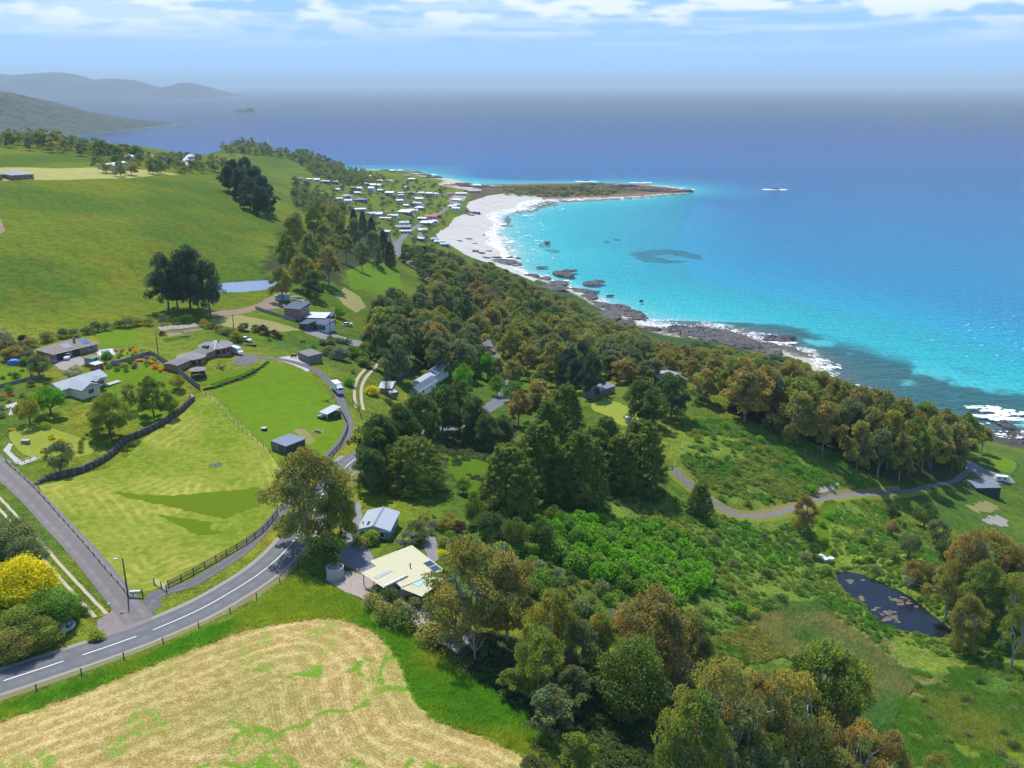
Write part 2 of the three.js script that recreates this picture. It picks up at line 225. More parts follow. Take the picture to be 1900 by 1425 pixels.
// ---------- ground ----------
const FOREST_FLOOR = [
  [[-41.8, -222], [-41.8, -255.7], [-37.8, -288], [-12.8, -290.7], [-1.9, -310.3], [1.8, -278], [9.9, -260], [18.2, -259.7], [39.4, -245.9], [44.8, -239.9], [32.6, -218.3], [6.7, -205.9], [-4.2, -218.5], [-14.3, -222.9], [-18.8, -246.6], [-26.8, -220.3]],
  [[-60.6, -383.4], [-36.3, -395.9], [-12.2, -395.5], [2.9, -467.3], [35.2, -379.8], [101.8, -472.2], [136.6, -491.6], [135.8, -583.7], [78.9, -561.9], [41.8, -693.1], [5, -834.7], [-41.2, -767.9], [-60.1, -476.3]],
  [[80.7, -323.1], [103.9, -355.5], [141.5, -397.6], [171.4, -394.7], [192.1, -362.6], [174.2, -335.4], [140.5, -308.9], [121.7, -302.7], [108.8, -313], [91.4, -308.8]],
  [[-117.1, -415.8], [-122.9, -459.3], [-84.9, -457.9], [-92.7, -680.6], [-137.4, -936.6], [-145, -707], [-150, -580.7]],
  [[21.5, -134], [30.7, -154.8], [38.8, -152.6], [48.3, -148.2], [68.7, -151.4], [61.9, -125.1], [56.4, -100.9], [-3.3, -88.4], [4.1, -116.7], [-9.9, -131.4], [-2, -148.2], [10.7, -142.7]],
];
const SCRUB = [[[7.9, -203], [43.9, -243.9], [58.5, -237.1], [74.9, -239.3], [105.9, -268.7], [124.9, -279.4], [143.9, -271.2], [159.9, -253.8], [115.9, -177.5], [89.8, -173.9], [74.5, -178.9], [39.5, -150.8], [29, -158], [17.2, -172.3]],
  [[51.8, -262.3], [65, -305.1], [93.1, -315.2], [119.8, -309], [121.9, -292.2], [93.1, -262.7], [72.2, -248.1], [60.9, -248.3]]];
const REEDS = [[56.6, -186.9], [76.1, -198.9], [87.4, -186], [87.4, -168.5], [77, -148.2], [66.9, -141.8], [66.7, -157.7], [55.3, -168.7]];
const BEACH = [[-91.5, -1096.9], [-89.1, -1150.7], [-82.5, -1193.6], [-78.1, -1260.3], [-71, -1322], [-59.5, -1342.8], [-69, -1411.5], [-69.5, -1457.6], [-57.6, -1502.6], [-40.7, -1558.7], [-13.8, -1587.5], [16.5, -1586.6], [36.3, -1565.1], [47.7, -1549.9], [52.8, -1516.2], [20.8, -1425.7], [-3.9, -1350.6], [-18.4, -1258.8], [-20.4, -1155.7], [-11.3, -1067.4], [0, -1004], [14.1, -947.9], [29.4, -898.2], [20.3, -849.9], [2.7, -892.2], [-12.1, -926.8], [-35.4, -963.4], [-53.8, -988.4], [-69.1, -1028.6], [-82.9, -1051.2]];
const grassGrain = texture(512, 512, (u, v) => {         // blades and tufts, tone only
  const n = fbm(u * 64, v * 64, 4, 64), m = fbm(u * 9 + 3, v * 9, 4, 9), k = noise(u * 230, v * 230, 230);
  const t = 0.62 + (n - 0.5) * 0.7 + (m - 0.5) * 0.5 + (k - 0.5) * 0.35; const dry = smooth(0.5, 0.75, fbm(u * 24 + 7, v * 24 + 1, 3, 24));
  return [t * mix(1, 1.25, dry), t * mix(1, 1.02, dry), t * mix(1, 0.95, dry)];
});
const grassBump = grey(512, 512, (u, v) => fbm(u * 64, v * 64, 5, 64));
const groundMat = new THREE.MeshPhysicalMaterial({ specularIntensity: 0.1, color: C3(1.3, 1.3, 1.3), map: grassGrain, bumpMap: grassBump, bumpScale: 0.35, roughness: 1, vertexColors: true });
{
  const pos = new Float32Array(NX * NZ * 3), col = new Float32Array(NX * NZ * 3), uv = new Float32Array(NX * NZ * 2), idx = [];
  const boxOf = (poly) => [Math.min(...poly.map((p) => p[0])) - 9, Math.max(...poly.map((p) => p[0])) + 9, Math.min(...poly.map((p) => p[1])) - 9, Math.max(...poly.map((p) => p[1])) + 9];
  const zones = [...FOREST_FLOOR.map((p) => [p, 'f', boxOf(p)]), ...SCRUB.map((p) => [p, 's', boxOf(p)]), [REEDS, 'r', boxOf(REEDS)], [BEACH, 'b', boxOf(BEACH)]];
  for (let j = 0; j < NZ; j++) for (let i = 0; i < NX; i++) {
    const x = GX[i], z = -GZ[j], y = GH[j * NX + i], o = j * NX + i;
    pos.set([x, y, z], o * 3); uv.set([x / 26, -z / 26], o * 2);
    const n = fbm(x * 0.018 + 5, z * 0.018, 4), n2 = fbm(x * 0.09 + 50, z * 0.09 + 20, 3);
    const nn = smooth(0.3, 0.7, n), dd = smooth(0.55, 0.72, fbm(x * 0.05 + 80, z * 0.05 + 8, 4)); let c = [mix(0.07, 0.165, nn) + dd * 0.05, mix(0.145, 0.215, nn) + dd * 0.02, mix(0.012, 0.024, n2)];
    if (z < -340 && x < 0) c = [mix(0.075, 0.135, nn) + dd * 0.03, mix(0.145, 0.19, nn), 0.012];
    const jx = x + (n2 - 0.5) * 14, jz = z + (n - 0.5) * 14;
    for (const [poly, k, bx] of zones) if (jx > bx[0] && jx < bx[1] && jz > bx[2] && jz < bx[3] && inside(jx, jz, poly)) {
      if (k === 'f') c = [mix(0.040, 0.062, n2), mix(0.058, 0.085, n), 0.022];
      if (k === 's') c = [mix(0.11, 0.18, n2), mix(0.19, 0.26, n), 0.03];
      if (k === 'r') c = [mix(0.17, 0.22, n2), mix(0.17, 0.20, n), 0.055];
    }
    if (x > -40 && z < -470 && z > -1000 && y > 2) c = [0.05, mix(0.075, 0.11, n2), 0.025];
    if (z < -1230 && x > -70 && y > 1.2) c = [mix(0.075, 0.16, n2), mix(0.095, 0.11, n), 0.045];
    if (y < 2.6) { const s = smooth(2.6, 1.4, y + (n2 - 0.5) * 1.2); const sand = y > -0.8 && z > -560 ? [0.085, 0.08, 0.075] : y > -0.8 && z < -1235 && x > -60 ? [0.24, 0.17, 0.11] : y > -0.5 ? [0.56, 0.52, 0.43] : y > -8 ? [0.55, 0.55, 0.53] : [0.50, 0.57, 0.64]; c = c.map((v, k) => mix(v, sand[k], s)); }  // deepest bed coloured bluish in place of light scattered by the water
    if (y < 1.6 && z > -720 && x > 40) { const rk = smooth(0.44, 0.54, fbm(x * 0.035 + 30, z * 0.035, 4) + (x > 130 ? 0.2 * smooth(-5, -1, y) * smooth(130, 170, x) : 0)) * smooth(-5, -2.8, y); const s = rk * 0.9; c = [mix(c[0], 0.075, s), mix(c[1], 0.078, s), mix(c[2], 0.07, s)]; }
    col.set(c, o * 3);
    if (i + 1 < NX && j + 1 < NZ) idx.push(o, o + 1, o + NX + 1, o, o + NX + 1, o + NX);
  }
  const g = new THREE.BufferGeometry();
  g.setAttribute('position', new THREE.BufferAttribute(pos, 3)); g.setAttribute('color', new THREE.BufferAttribute(col, 3)); g.setAttribute('uv', new THREE.BufferAttribute(uv, 2)); g.setIndex(idx); g.computeVertexNormals();
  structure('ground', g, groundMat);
}
{ // the sea bed beyond, out to the horizon
  const R = 60000, y = -13, sh = [[-R, 60, -1490, -R], [1290, 60, R, -R], [-1490, -2290, 1290, -R]];
  const gs = sh.map(([x0, z0, x1, z1]) => { const g = new THREE.PlaneGeometry(x1 - x0, z0 - z1).rotateX(-Math.PI / 2); g.translate((x0 + x1) / 2, y, (z0 + z1) / 2); return g; });
  structure('sea_bed', mergeGeometries(gs), mat(0.50, 0.57, 0.64, 1));  // bluish bed stands in for light scattered in deep water
}
// ---------- sea ----------
const waveBump = grey(1024, 1024, (u, v) => {
  let s = 0;
  const w = noise(u * 6, v * 6, 6); s += 0.42 * noise(u * 9 + w, v * 36 + u * 9, 9 * 4) + 0.34 * noise(u * 27 + 5, v * 81, 27) + 0.24 * noise(u * 90, v * 180, 90) + 0.12 * noise(u * 220, v * 240, 220);
  return clamp(s / 1.12);
});
const seaMat = new THREE.MeshPhysicalMaterial({ color: C3(0.97, 0.99, 1), roughness: 0.13, transmission: 1, thickness: 0, ior: 1.33, specularIntensity: 0.46, bumpMap: waveBump, bumpScale: 1.1 });
{
  const R = 60000, g = new THREE.PlaneGeometry(2 * R, R + 60).rotateX(-Math.PI / 2); g.translate(0, 0, 30 - R / 2);
  const p = g.attributes.position, uv = g.attributes.uv; for (let i = 0; i < p.count; i++) uv.setXY(i, p.getX(i) / 160, p.getZ(i) / 160);
  const sea = structure('sea', g, seaMat);
  const body = new THREE.BoxGeometry(2 * R - 2, 60, R + 50); body.translate(0, -30.03, 30 - R / 2);
  part('water_body', body, new THREE.MeshPhysicalMaterial({ color: C3(1, 1, 1), transparent: true, opacity: 0, thickness: 1, attenuationColor: C3(0.17, 0.890, 0.945), attenuationDistance: 10, roughness: 1 }), sea);
}

// ---------- roads, tracks, fields ----------
function along(line, s0, s1) {                           // the stretch of a line between two lengths
  const out = []; let s = 0;
  for (let i = 0; i + 1 < line.length; i++) {
    const a = line[i], b = line[i + 1], d = Math.hypot(b[0] - a[0], b[1] - a[1]), at = (q) => [mix(a[0], b[0], (q - s) / d), mix(a[1], b[1], (q - s) / d)];
    if (s0 >= s && s0 < s + d) out.push(at(s0)); else if (s > s0 && s < s1) out.push(a);
    if (s1 > s && s1 <= s + d) { out.push(at(s1)); break; }
    s += d;
  }
  return out;
}
const lengthOf = (line) => line.slice(1).reduce((s, p, i) => s + Math.hypot(p[0] - line[i][0], p[1] - line[i][1]), 0);
function lengthAt(line, x, z) { const [, k, t] = nearLine(x, z, line); let s = 0; for (let i = 0; i < k; i++) s += Math.hypot(line[i + 1][0] - line[i][0], line[i + 1][1] - line[i][1]); return s + t * Math.hypot(line[k + 1][0] - line[k][0], line[k + 1][1] - line[k][1]); }
const asphaltTex = (base, warm, wheel) => texture(128, 512, (u, v) => {
  const g = fbm(u * 40, v * 160, 4, 40), p = fbm(u * 4 + 2, v * 12, 4, 4), wear = Math.exp(-Math.pow((Math.abs(u - 0.5) - 0.25) / 0.09, 2)) * (0.5 + p);
  const t = base * (0.78 + 0.42 * g) * (0.85 + 0.3 * p) * (1 + wheel * wear); return [t * warm[0], t * warm[1], t * warm[2]];
});
const asphalt = new THREE.MeshStandardMaterial({ map: asphaltTex(0.115, [0.98, 1, 1.05], 0.22), roughness: 0.92 });
const sideAsphalt = new THREE.MeshStandardMaterial({ map: asphaltTex(0.135, [1.12, 0.99, 0.95], 0.25), roughness: 0.95 });
const bitumen = new THREE.MeshStandardMaterial({ map: asphaltTex(0.10, [1.06, 1, 1.0], 0.3), roughness: 0.95 });
const lanePaint = mat(0.78, 0.78, 0.76, 0.6);
const speckle = (cols, f1, f2, seedOff = 0) => texture(320, 320, (u, v) => {
  const n = fbm(u * f1 + seedOff, v * f1, 4, f1), k = noise(u * f2, v * f2 + seedOff, f2), m = noise(u * 256, v * 256, 256), t = clamp(n * 0.7 + k * 0.35 - 0.02);
  return [0, 1, 2].map((c) => mix(cols[0][c], cols[1][c], t) * (0.75 + 0.5 * m));
});
const gravelMat = new THREE.MeshStandardMaterial({ map: speckle([[0.19, 0.17, 0.15], [0.36, 0.32, 0.28]], 16, 128), roughness: 1 });
const greyGravelMat = new THREE.MeshStandardMaterial({ map: speckle([[0.13, 0.13, 0.14], [0.26, 0.25, 0.25]], 12, 128, 5), roughness: 1 });
const dirtMat = new THREE.MeshStandardMaterial({ map: speckle([[0.15, 0.095, 0.06], [0.30, 0.21, 0.14]], 12, 90, 3), roughness: 1 });
const sandTrackMat = new THREE.MeshStandardMaterial({ map: speckle([[0.34, 0.28, 0.19], [0.50, 0.43, 0.31]], 12, 90, 8), roughness: 1 });
const mulchMat = new THREE.MeshStandardMaterial({ map: speckle([[0.16, 0.13, 0.11], [0.44, 0.37, 0.32]], 20, 128, 9), roughness: 1 });
const concreteMat = new THREE.MeshStandardMaterial({ map: speckle([[0.36, 0.34, 0.31], [0.46, 0.44, 0.41]], 8, 64, 4), roughness: 0.95 });
const beachMat = new THREE.MeshStandardMaterial({ map: speckle([[0.36, 0.34, 0.30], [0.52, 0.50, 0.455]], 6, 60, 2), roughness: 1 });
const grassLook = (cols, f = 10, s = 0, bump = 0.2) => new THREE.MeshPhysicalMaterial({ specularIntensity: 0.1, map: speckle(cols, f, 128, s), bumpMap: grassBump, bumpScale: bump, roughness: 1 });
const verge = grassLook([[0.09, 0.175, 0.009], [0.15, 0.265, 0.014]], 14, 1, 0.5);
const lawn = grassLook([[0.085, 0.175, 0.006], [0.15, 0.235, 0.010]], 6, 2);
const lawnDry = grassLook([[0.19, 0.25, 0.022], [0.32, 0.34, 0.055]], 8, 3);
const dryVerge = grassLook([[0.20, 0.20, 0.06], [0.36, 0.32, 0.13]], 14, 6);
const uncut = grassLook([[0.105, 0.17, 0.006], [0.15, 0.22, 0.009]], 14, 7, 0.2);

const road = structure('main_road', ribbon(MAIN_ROAD, -3.3, 3.3, 0.05, 14), asphalt);
const S_DASH = lengthAt(MAIN_ROAD, -63.7, -141.1), S_END = lengthAt(MAIN_ROAD, -42.4, -230.2);
for (let s = S_DASH - 12; s > 8; s -= 12) part('lane_line', ribbon(along(MAIN_ROAD, s, s + 9), -0.09, 0.09, 0.056), lanePaint, road);
for (let s = S_DASH; s < S_END; s += 24) part('lane_line', ribbon(along(MAIN_ROAD, s, Math.min(S_END, s + 24)), -0.08, 0.08, 0.056), lanePaint, road);
structure('side_road', ribbon(SIDE_ROAD, -2.6, 2.6, 0.056, 14), sideAsphalt);
structure('driveway', ribbon(DRIVE, -1.45, 1.45, 0.044, 10), bitumen);
structure('coast_track', ribbon(COAST_TRACK, -1.35, 1.35, 0.044, 10), sideAsphalt);
structure('gravel_shoulder', ribbon(along(MAIN_ROAD, 0, S_END), -4.3, -3.3, 0.036, 2), gravelMat);
structure('gravel_shoulder', ribbon(along(MAIN_ROAD, 0, S_END), 3.3, 4.0, 0.036, 2), gravelMat);
structure('road_verge', ribbon(along(MAIN_ROAD, 0, S_END), 4.0, 5.4, 0.03, 5), dryVerge);
structure('road_verge', ribbon(along(COAST_TRACK, 0, lengthOf(COAST_TRACK) * 0.62), 1.35, 3.4, 0.03, 5), lawnDry);
structure('road_verge', ribbon(along(COAST_TRACK, 0, lengthOf(COAST_TRACK) * 0.55), -3.4, -1.35, 0.03, 5), dryVerge);
for (const s of [-1, 1]) structure('wheel_track', ribbon(HAY_TRACK, s * 1.0 - 0.35, s * 1.0 + 0.35, 0.03, 3), sandTrackMat);
for (const s of [-1, 1]) structure('wheel_track', ribbon(FARM_TRACK, s * 1.1 - 0.5, s * 1.1 + 0.5, 0.03, 3), sandTrackMat);
structure('mown_track', ribbon(GRASS_TRACK, -1.8, 1.8, 0.03, 5), lawn);
structure('road_apron', field(wobble([[-74.8, -143.7], [-73.9, -147.5], [-71.9, -149.8], [-68.8, -148.6], [-64.2, -143.7], [-64.9, -140.6], [-70.1, -137], [-73.6, -140.5]], 0.3), 0.04, 4), new THREE.MeshStandardMaterial({ map: speckle([[0.15, 0.13, 0.12], [0.27, 0.22, 0.20]], 8, 100, 4), roughness: 1 }));
structure('road_apron', field(wobble([[-68.9, -149], [-69.4, -154.1], [-68.3, -155.5], [-66.9, -153.9], [-65.5, -150], [-66, -146.5]], 0.2), 0.038, 6), bitumen);

// hay field: cut straw in rings that follow the edge, with green regrowth in veins
const HAY = rounded([[-80.8, -113.5], [-77.7, -116.5], [-74.1, -119.2], [-69.2, -123.1], [-63.8, -126.7], [-58.5, -131.4], [-52.9, -136.3], [-46.9, -141.3], [-40.9, -144.3], [-35.3, -145.5], [-30.3, -144.6], [-24.9, -141.2], [-20.8, -135.6], [-18, -129.4], [-15.7, -122.1], [-13.1, -116.8], [-8, -113.8], [-1.6, -111.4], [5.3, -106.2], [9.4, -99.3], [-15.9, -84.3], [-45.1, -78.8], [-69.3, -82.9], [-84.4, -106.6]], 3);
{
  const x0 = Math.min(...HAY.map((p) => p[0])), x1 = Math.max(...HAY.map((p) => p[0])), z0 = Math.min(...HAY.map((p) => p[1])), z1 = Math.max(...HAY.map((p) => p[1]));
  const ring = [...HAY, HAY[0]].filter((_, i) => i % 2 === 0);
  const W = 1600, H = Math.min(1600, Math.round(1600 * (z1 - z0) / (x1 - x0)));
  const dist = new Float32Array(257 * 257); for (let j = 0; j <= 256; j++) for (let i = 0; i <= 256; i++) dist[j * 257 + i] = nearLine(mix(x0, x1, i / 256), mix(z0, z1, j / 256), ring)[0];
  const D = (u, v) => { const a = u * 256, b = v * 256, i = Math.min(255, Math.floor(a)), j = Math.min(255, Math.floor(b)), p = a - i, q = b - j, o = j * 257 + i; return mix(mix(dist[o], dist[o + 1], p), mix(dist[o + 257], dist[o + 258], p), q); };
  const t = texture(W, H, (u, v) => {
    const x = mix(x0, x1, u), z = mix(z0, z1, v), d = D(u, v) + (fbm(x * 0.12, z * 0.12, 2) - 0.5) * 1.6;
    const broad = fbm(x * 0.06 + 3, z * 0.06, 4), fine = fbm(x * 1.1, z * 1.1, 4), grain = noise(x * 7, z * 7), grain2 = noise(x * 13 + 4, z * 13);
    const row = Math.pow(0.5 + 0.5 * Math.sin(d / 3.3 * 6.283 + broad * 3), 3), thin = 0.5 + 0.5 * Math.sin(d / 0.62 * 6.283 + fine * 5);
    const clump = smooth(0.15, 0.85, row * 0.2 * (0.2 + 1.6 * broad) + fine * 0.62 + (grain - 0.5) * 0.4 + (grain2 - 0.5) * 0.25 + 0.06);
    let c = [mix(0.26, 0.50, clump), mix(0.19, 0.38, clump), mix(0.055, 0.165, clump)];
    const k = (0.74 + 0.36 * grain * 0.8 + 0.26 * grain2) * (0.92 + 0.16 * thin) * (0.86 + 0.28 * broad); c = c.map((q) => q * k);
    const vein = Math.abs(fbm(x * 0.055 + 20, z * 0.055 + 7, 4) - 0.5), patch = fbm(x * 0.035 + 60, z * 0.035 + 2, 3);
    let g = smooth(0.035, 0.005, vein) * smooth(0.40, 0.56, patch) * smooth(0.30, 0.55, fbm(x * 0.9, z * 0.9 + 8, 3)) + smooth(0.60, 0.72, fbm(x * 0.09 + 11, z * 0.09, 4)) * smooth(0.4, 0.6, fine) * 0.8;
    g += smooth(1.6, 0, D(u, v)) * smooth(0.5, 0.65, fine);
    const tint = 0.20 * smooth(0.45, 0.7, fbm(x * 0.07 + 33, z * 0.07 + 12, 4)); g = clamp(Math.max(g, tint));
    const gc = [0.13 * (0.7 + 0.6 * grain), 0.235 * (0.7 + 0.6 * grain), 0.02];
    return c.map((q, i) => mix(q, gc[i], g));
  });
  structure('hay_field', field(wobble(HAY, 0.7, 1, 0.9), 0.03, 1, [x0, z0], [x1 - x0, z1 - z0]), new THREE.MeshPhysicalMaterial({ specularIntensity: 0.1, map: t, roughness: 1, bumpMap: t, bumpScale: 0.12 }));
}
// mown paddock: swaths in rings that follow its edge
const PADDOCK = [[-111.7, -197.6], [-101.1, -185.4], [-90.7, -173], [-80.8, -161.4], [-74.2, -153.8], [-70.4, -154.4], [-68.2, -156.3], [-65.6, -160.4], [-61.1, -168.4], [-57.8, -176.1], [-55.2, -183.8], [-54.6, -198.8], [-59.9, -218.4], [-65.1, -229], [-72.7, -240.1], [-83.6, -256.9], [-93.1, -270], [-96.2, -267.6], [-97, -262.6], [-97.1, -254.8], [-99.1, -242.7], [-101.2, -233.1], [-100.4, -221], [-102.1, -213.3], [-106.1, -207.4], [-109.2, -202.7]];
{
  const x0 = Math.min(...PADDOCK.map((p) => p[0])), x1 = Math.max(...PADDOCK.map((p) => p[0])), z0 = Math.min(...PADDOCK.map((p) => p[1])), z1 = Math.max(...PADDOCK.map((p) => p[1]));
  const ring = [...PADDOCK, PADDOCK[0]];
  const t = texture(1024, 1024, (u, v) => {
    const x = mix(x0, x1, u), z = mix(z0, z1, v), d = nearLine(x, z, ring)[0] + (fbm(x * 0.15, z * 0.15, 2) - 0.5) * 1.2;
    const fine = fbm(x * 0.9 + 9, z * 0.9, 4), broad = fbm(x * 0.05 + 2, z * 0.05, 4), grain = noise(x * 6, z * 6), row = 0.5 + 0.5 * Math.sin(d / 2.4 * 6.283), dash = smooth(0.5, 0.72, fbm(x * 0.35 + 3, z * 0.35, 4) * 0.6 + row * 0.4);
    const dry = clamp(0.28 + dash * 0.34 * smooth(0.4, 0.62, broad) + (fine - 0.5) * 0.85 + (broad - 0.45) * 0.9);
    const k = 0.8 + 0.4 * grain; return [mix(0.12, 0.36, dry) * k, mix(0.19, 0.325, dry) * k, mix(0.010, 0.065, dry) * k];
  });
  structure('mown_paddock', field(wobble(PADDOCK, 0.3, 3), 0.026, 1, [x0, z0], [x1 - x0, z1 - z0]), new THREE.MeshPhysicalMaterial({ specularIntensity: 0.1, map: t, roughness: 1, bumpMap: t, bumpScale: 0.08 }));
  structure('uncut_grass', field(wobble([[-95.7, -199.9], [-88.8, -199.9], [-79.9, -199.9], [-71.5, -202.1], [-62.2, -205.9], [-58.2, -203.1], [-59.3, -194.8], [-63.4, -191.6], [-65, -188.6], [-73.2, -191.4], [-83.1, -194.8]], 0.7, 1, 0.8), 0.05, 6), uncut);
  structure('uncut_grass', field(wobble([[-80.9, -189.4], [-74, -188.2], [-68.3, -186.7], [-66.6, -182.8], [-63.8, -181.6], [-67.3, -180.6], [-68.8, -179.6], [-73.5, -183.4]], 0.7, 1, 0.8), 0.05, 6), uncut);
}
structure('grass_paddock', field(wobble(rounded([[-97.1, -274.8], [-94.3, -282.5], [-89.5, -290.1], [-85.2, -302.7], [-80.6, -304.9], [-72.3, -300.7], [-64.2, -293], [-57.7, -280.8], [-53.3, -267.9], [-49.8, -256], [-48.5, -244.8], [-50.1, -232.2], [-52.8, -224.3], [-56.8, -219.7], [-65, -230.5], [-73.1, -241.7], [-84.1, -258.7], [-93.7, -272.3]]), 0.3, 3), 0.03, 14), lawn);
structure('green_verge', field(wobble([[-82.3, -116], [-79, -118.9], [-71.6, -124.5], [-63.6, -130.4], [-57.1, -137.4], [-50.6, -144.1], [-47, -152.3], [-45.5, -158.8], [-42.3, -163.4], [-36.8, -157.8], [-26.9, -148], [-17.9, -138.7], [-9, -130], [0.8, -120.2], [10.3, -111.3], [15.3, -106.3], [8.1, -101.1], [3.9, -107.7], [-4, -112.3], [-12.2, -115.5], [-15.1, -120], [-18.2, -129.4], [-21.3, -135.7], [-24.8, -140.4], [-30.1, -143.8], [-35.2, -144.6], [-46.6, -140.3], [-58, -130], [-68.5, -121.6], [-76.8, -115]], 0.4), 0.02, 9), verge);
structure('garden_lawn', field(wobble(rounded([[-131.8, -277.3], [-129.8, -282.7], [-123.9, -287.6], [-115.4, -283.7], [-107.9, -276], [-102.1, -264.8], [-101.5, -249.2], [-104.6, -242], [-110.6, -248.9], [-118.5, -255]]), 0.3, 3), 0.03, 9), lawn);
structure('garden_lawn', field(wobble(rounded([[-98.4, -284.6], [-93.4, -291.4], [-87.7, -296.9], [-85.2, -292.8], [-89.2, -282.6], [-94.6, -277.6], [-99, -278.8]]), 0.2, 3), 0.03, 9), lawn);
structure('garden_lawn', field(wobble(rounded([[-135.1, -230.8], [-131.6, -235.4], [-119.8, -231.8], [-111.4, -227.4], [-109.5, -221.3], [-114.4, -216.8], [-121.8, -215.4], [-128.7, -220.9]]), 0.2, 3), 0.03, 9), lawnDry);
structure('garden_lawn', field(wobble(rounded([[-153.4, -332.2], [-149.4, -342.1], [-139.4, -329.8], [-134.1, -313.9], [-141.8, -309.5]]), 0.2, 3), 0.03, 9), lawn);
structure('garden_lawn', field(wobble(rounded([[-168, -278.3], [-159.5, -285.1], [-153.4, -274.5], [-156.6, -266.2], [-161.4, -263]]), 0.2, 3), 0.03, 9), lawn);
structure('straw_field', field([[-342.9, -588.1], [-327.9, -598.2], [-296.7, -619.6], [-269.2, -657.6], [-265.8, -750.3], [-286.8, -767.1], [-304.3, -735.4], [-330.6, -693.1], [-367.1, -672.6], [-383.5, -660.8]], 0.1, 40), grassLook([[0.25, 0.26, 0.07], [0.40, 0.37, 0.13]], 8, 4));
structure('ploughed_patch', field([[-279, -492.8], [-271.6, -489.5], [-254.5, -461.4], [-253.4, -454.1], [-256.7, -450.4]], 0.1, 8), dirtMat);
structure('dirt_track', field(wobble([[-127.3, -367.2], [-122.5, -376.1], [-113.8, -381.5], [-110.9, -392.4], [-109.4, -405], [-105.1, -417.8], [-102.7, -413.8], [-104.6, -400.4], [-102.3, -395.4], [-93.3, -397.4], [-100.1, -386.4], [-107.4, -379.1], [-113.7, -369.3], [-120.9, -363.9]], 0.5), 0.03, 6), dirtMat);
structure('dry_grass', field(wobble([[-86, -434.8], [-84, -452.9], [-75.8, -447.6], [-70.6, -434.2], [-72.4, -413.7], [-79.2, -419.4]], 0.6), 0.03, 9), dryVerge);
structure('dry_grass', field(wobble([[-121.8, -359.6], [-113.5, -368.3], [-94.2, -361.6], [-84.6, -357.2], [-94.4, -345.2], [-107.2, -346.4], [-116.4, -349]], 0.6), 0.03, 9), dryVerge);
structure('concrete_apron', field([[-84.5, -309.5], [-79.6, -316.7], [-74.2, -318.5], [-70.1, -305.4], [-70.6, -301.6], [-76.3, -306.4]], 0.036, 4), concreteMat);
structure('gravel_yard', field(wobble([[-96.6, -309.2], [-92, -313.1], [-88.1, -309.1], [-88.8, -301], [-90.4, -296.8], [-94.9, -297]], 0.2), 0.036, 4), bitumen);
structure('gravel_yard', field(wobble([[-154.4, -295.5], [-150, -298.5], [-144, -296.5], [-140.5, -289.4], [-142.2, -281.3], [-147.3, -284.1]], 0.3), 0.03, 5), gravelMat);
structure('gravel_yard', field(wobble([[-82.9, -364.6], [-77.4, -364.5], [-73, -363.7], [-66.2, -362.3], [-58.8, -368.1], [-58, -356.9], [-65.1, -349.8], [-72.4, -349.2], [-79.3, -352.2], [-82.8, -354.9]], 0.3), 0.03, 5), greyGravelMat);
structure('gravel_yard', field(wobble([[-40, -201.4], [-36.3, -199.3], [-34.1, -188.8], [-32.5, -178.7], [-28.9, -169.8], [-27.1, -163.7], [-30.1, -161.8], [-34, -165.5], [-36, -169.5], [-37.5, -182.7]], 0.3), 0.03, 5), greyGravelMat);
structure('garden_path', field(wobble([[-20.4, -183.8], [-18.2, -186.2], [-16.1, -177.2], [-15.1, -169.5], [-16.7, -166.3], [-18.6, -174.2]], 0.2), 0.03, 4), greyGravelMat);
structure('bare_bed', field(wobble([[-37.3, -160.1], [-33.6, -163.2], [-27.7, -160.2], [-21.5, -152.5], [-15.8, -146.6], [-8.9, -145.9], [-6.6, -139], [-8.1, -133.4], [-14.2, -139.1], [-22.9, -148.1], [-32, -154.5]], 0.4), 0.026, 5), mulchMat);
structure('gravel_yard', field(wobble([[200.6, -375], [205, -379], [208.5, -371.2], [218.2, -368.6], [216.5, -361.4], [206.4, -357.6], [199.2, -359.9], [196.3, -364.3]], 0.3), 0.03, 5), greyGravelMat);
structure('gravel_patch', field(wobble([[170.8, -301.3], [183.3, -313.7], [185.8, -310.5], [179.7, -300.9], [172.1, -295.9], [169.3, -296.8]], 1.6, 1.2), 0.03, 5), gravelMat);
structure('gravel_patch', field(wobble([[170, -310.5], [187.6, -330.1], [191.6, -329], [183.9, -317.2], [171.1, -306]], 1.6, 1.2), 0.03, 5), dryVerge);
structure('sand_patch', field(wobble([[95.4, -267], [102.7, -275.8], [109.8, -285.8], [114.7, -290.8], [107.4, -278.6], [100.9, -269], [94.7, -261]], 0.4), 0.03, 5), sandTrackMat);
structure('garden_lawn', field(wobble(rounded([[29.6, -320.7], [35.8, -323], [41.5, -316.8], [46.1, -307.1], [43, -298], [38.3, -295.7], [34.5, -306.4], [30.3, -312.5]]), 0.4, 3), 0.03, 9), lawnDry);
structure('garden_lawn', field(wobble(rounded([[71.4, -349.7], [78.8, -364.8], [120.3, -500.9], [122.4, -493.9], [83.4, -354.6], [78.2, -338.2], [71.7, -328.9], [69.6, -334.5]]), 0.4, 3), 0.03, 9), lawn);
structure('garden_lawn', field(wobble(rounded([[220.8, -390.1], [231.9, -396.5], [231.6, -388.9], [218.9, -372.3], [215, -374.2]]), 0.4, 3), 0.03, 9), lawn);
structure('clearing', field(wobble(rounded([[-19.2, -248.2], [-13.6, -268], [-8.3, -260.8], [-6.2, -230.2], [-6.9, -215.5], [-10.7, -208.5], [-14.6, -218.7]]), 0.8, 3), 0.03, 7), verge);
structure('beach', field(wobble(BEACH, 1.2, 6, 0.1), 0.03, 60), beachMat);
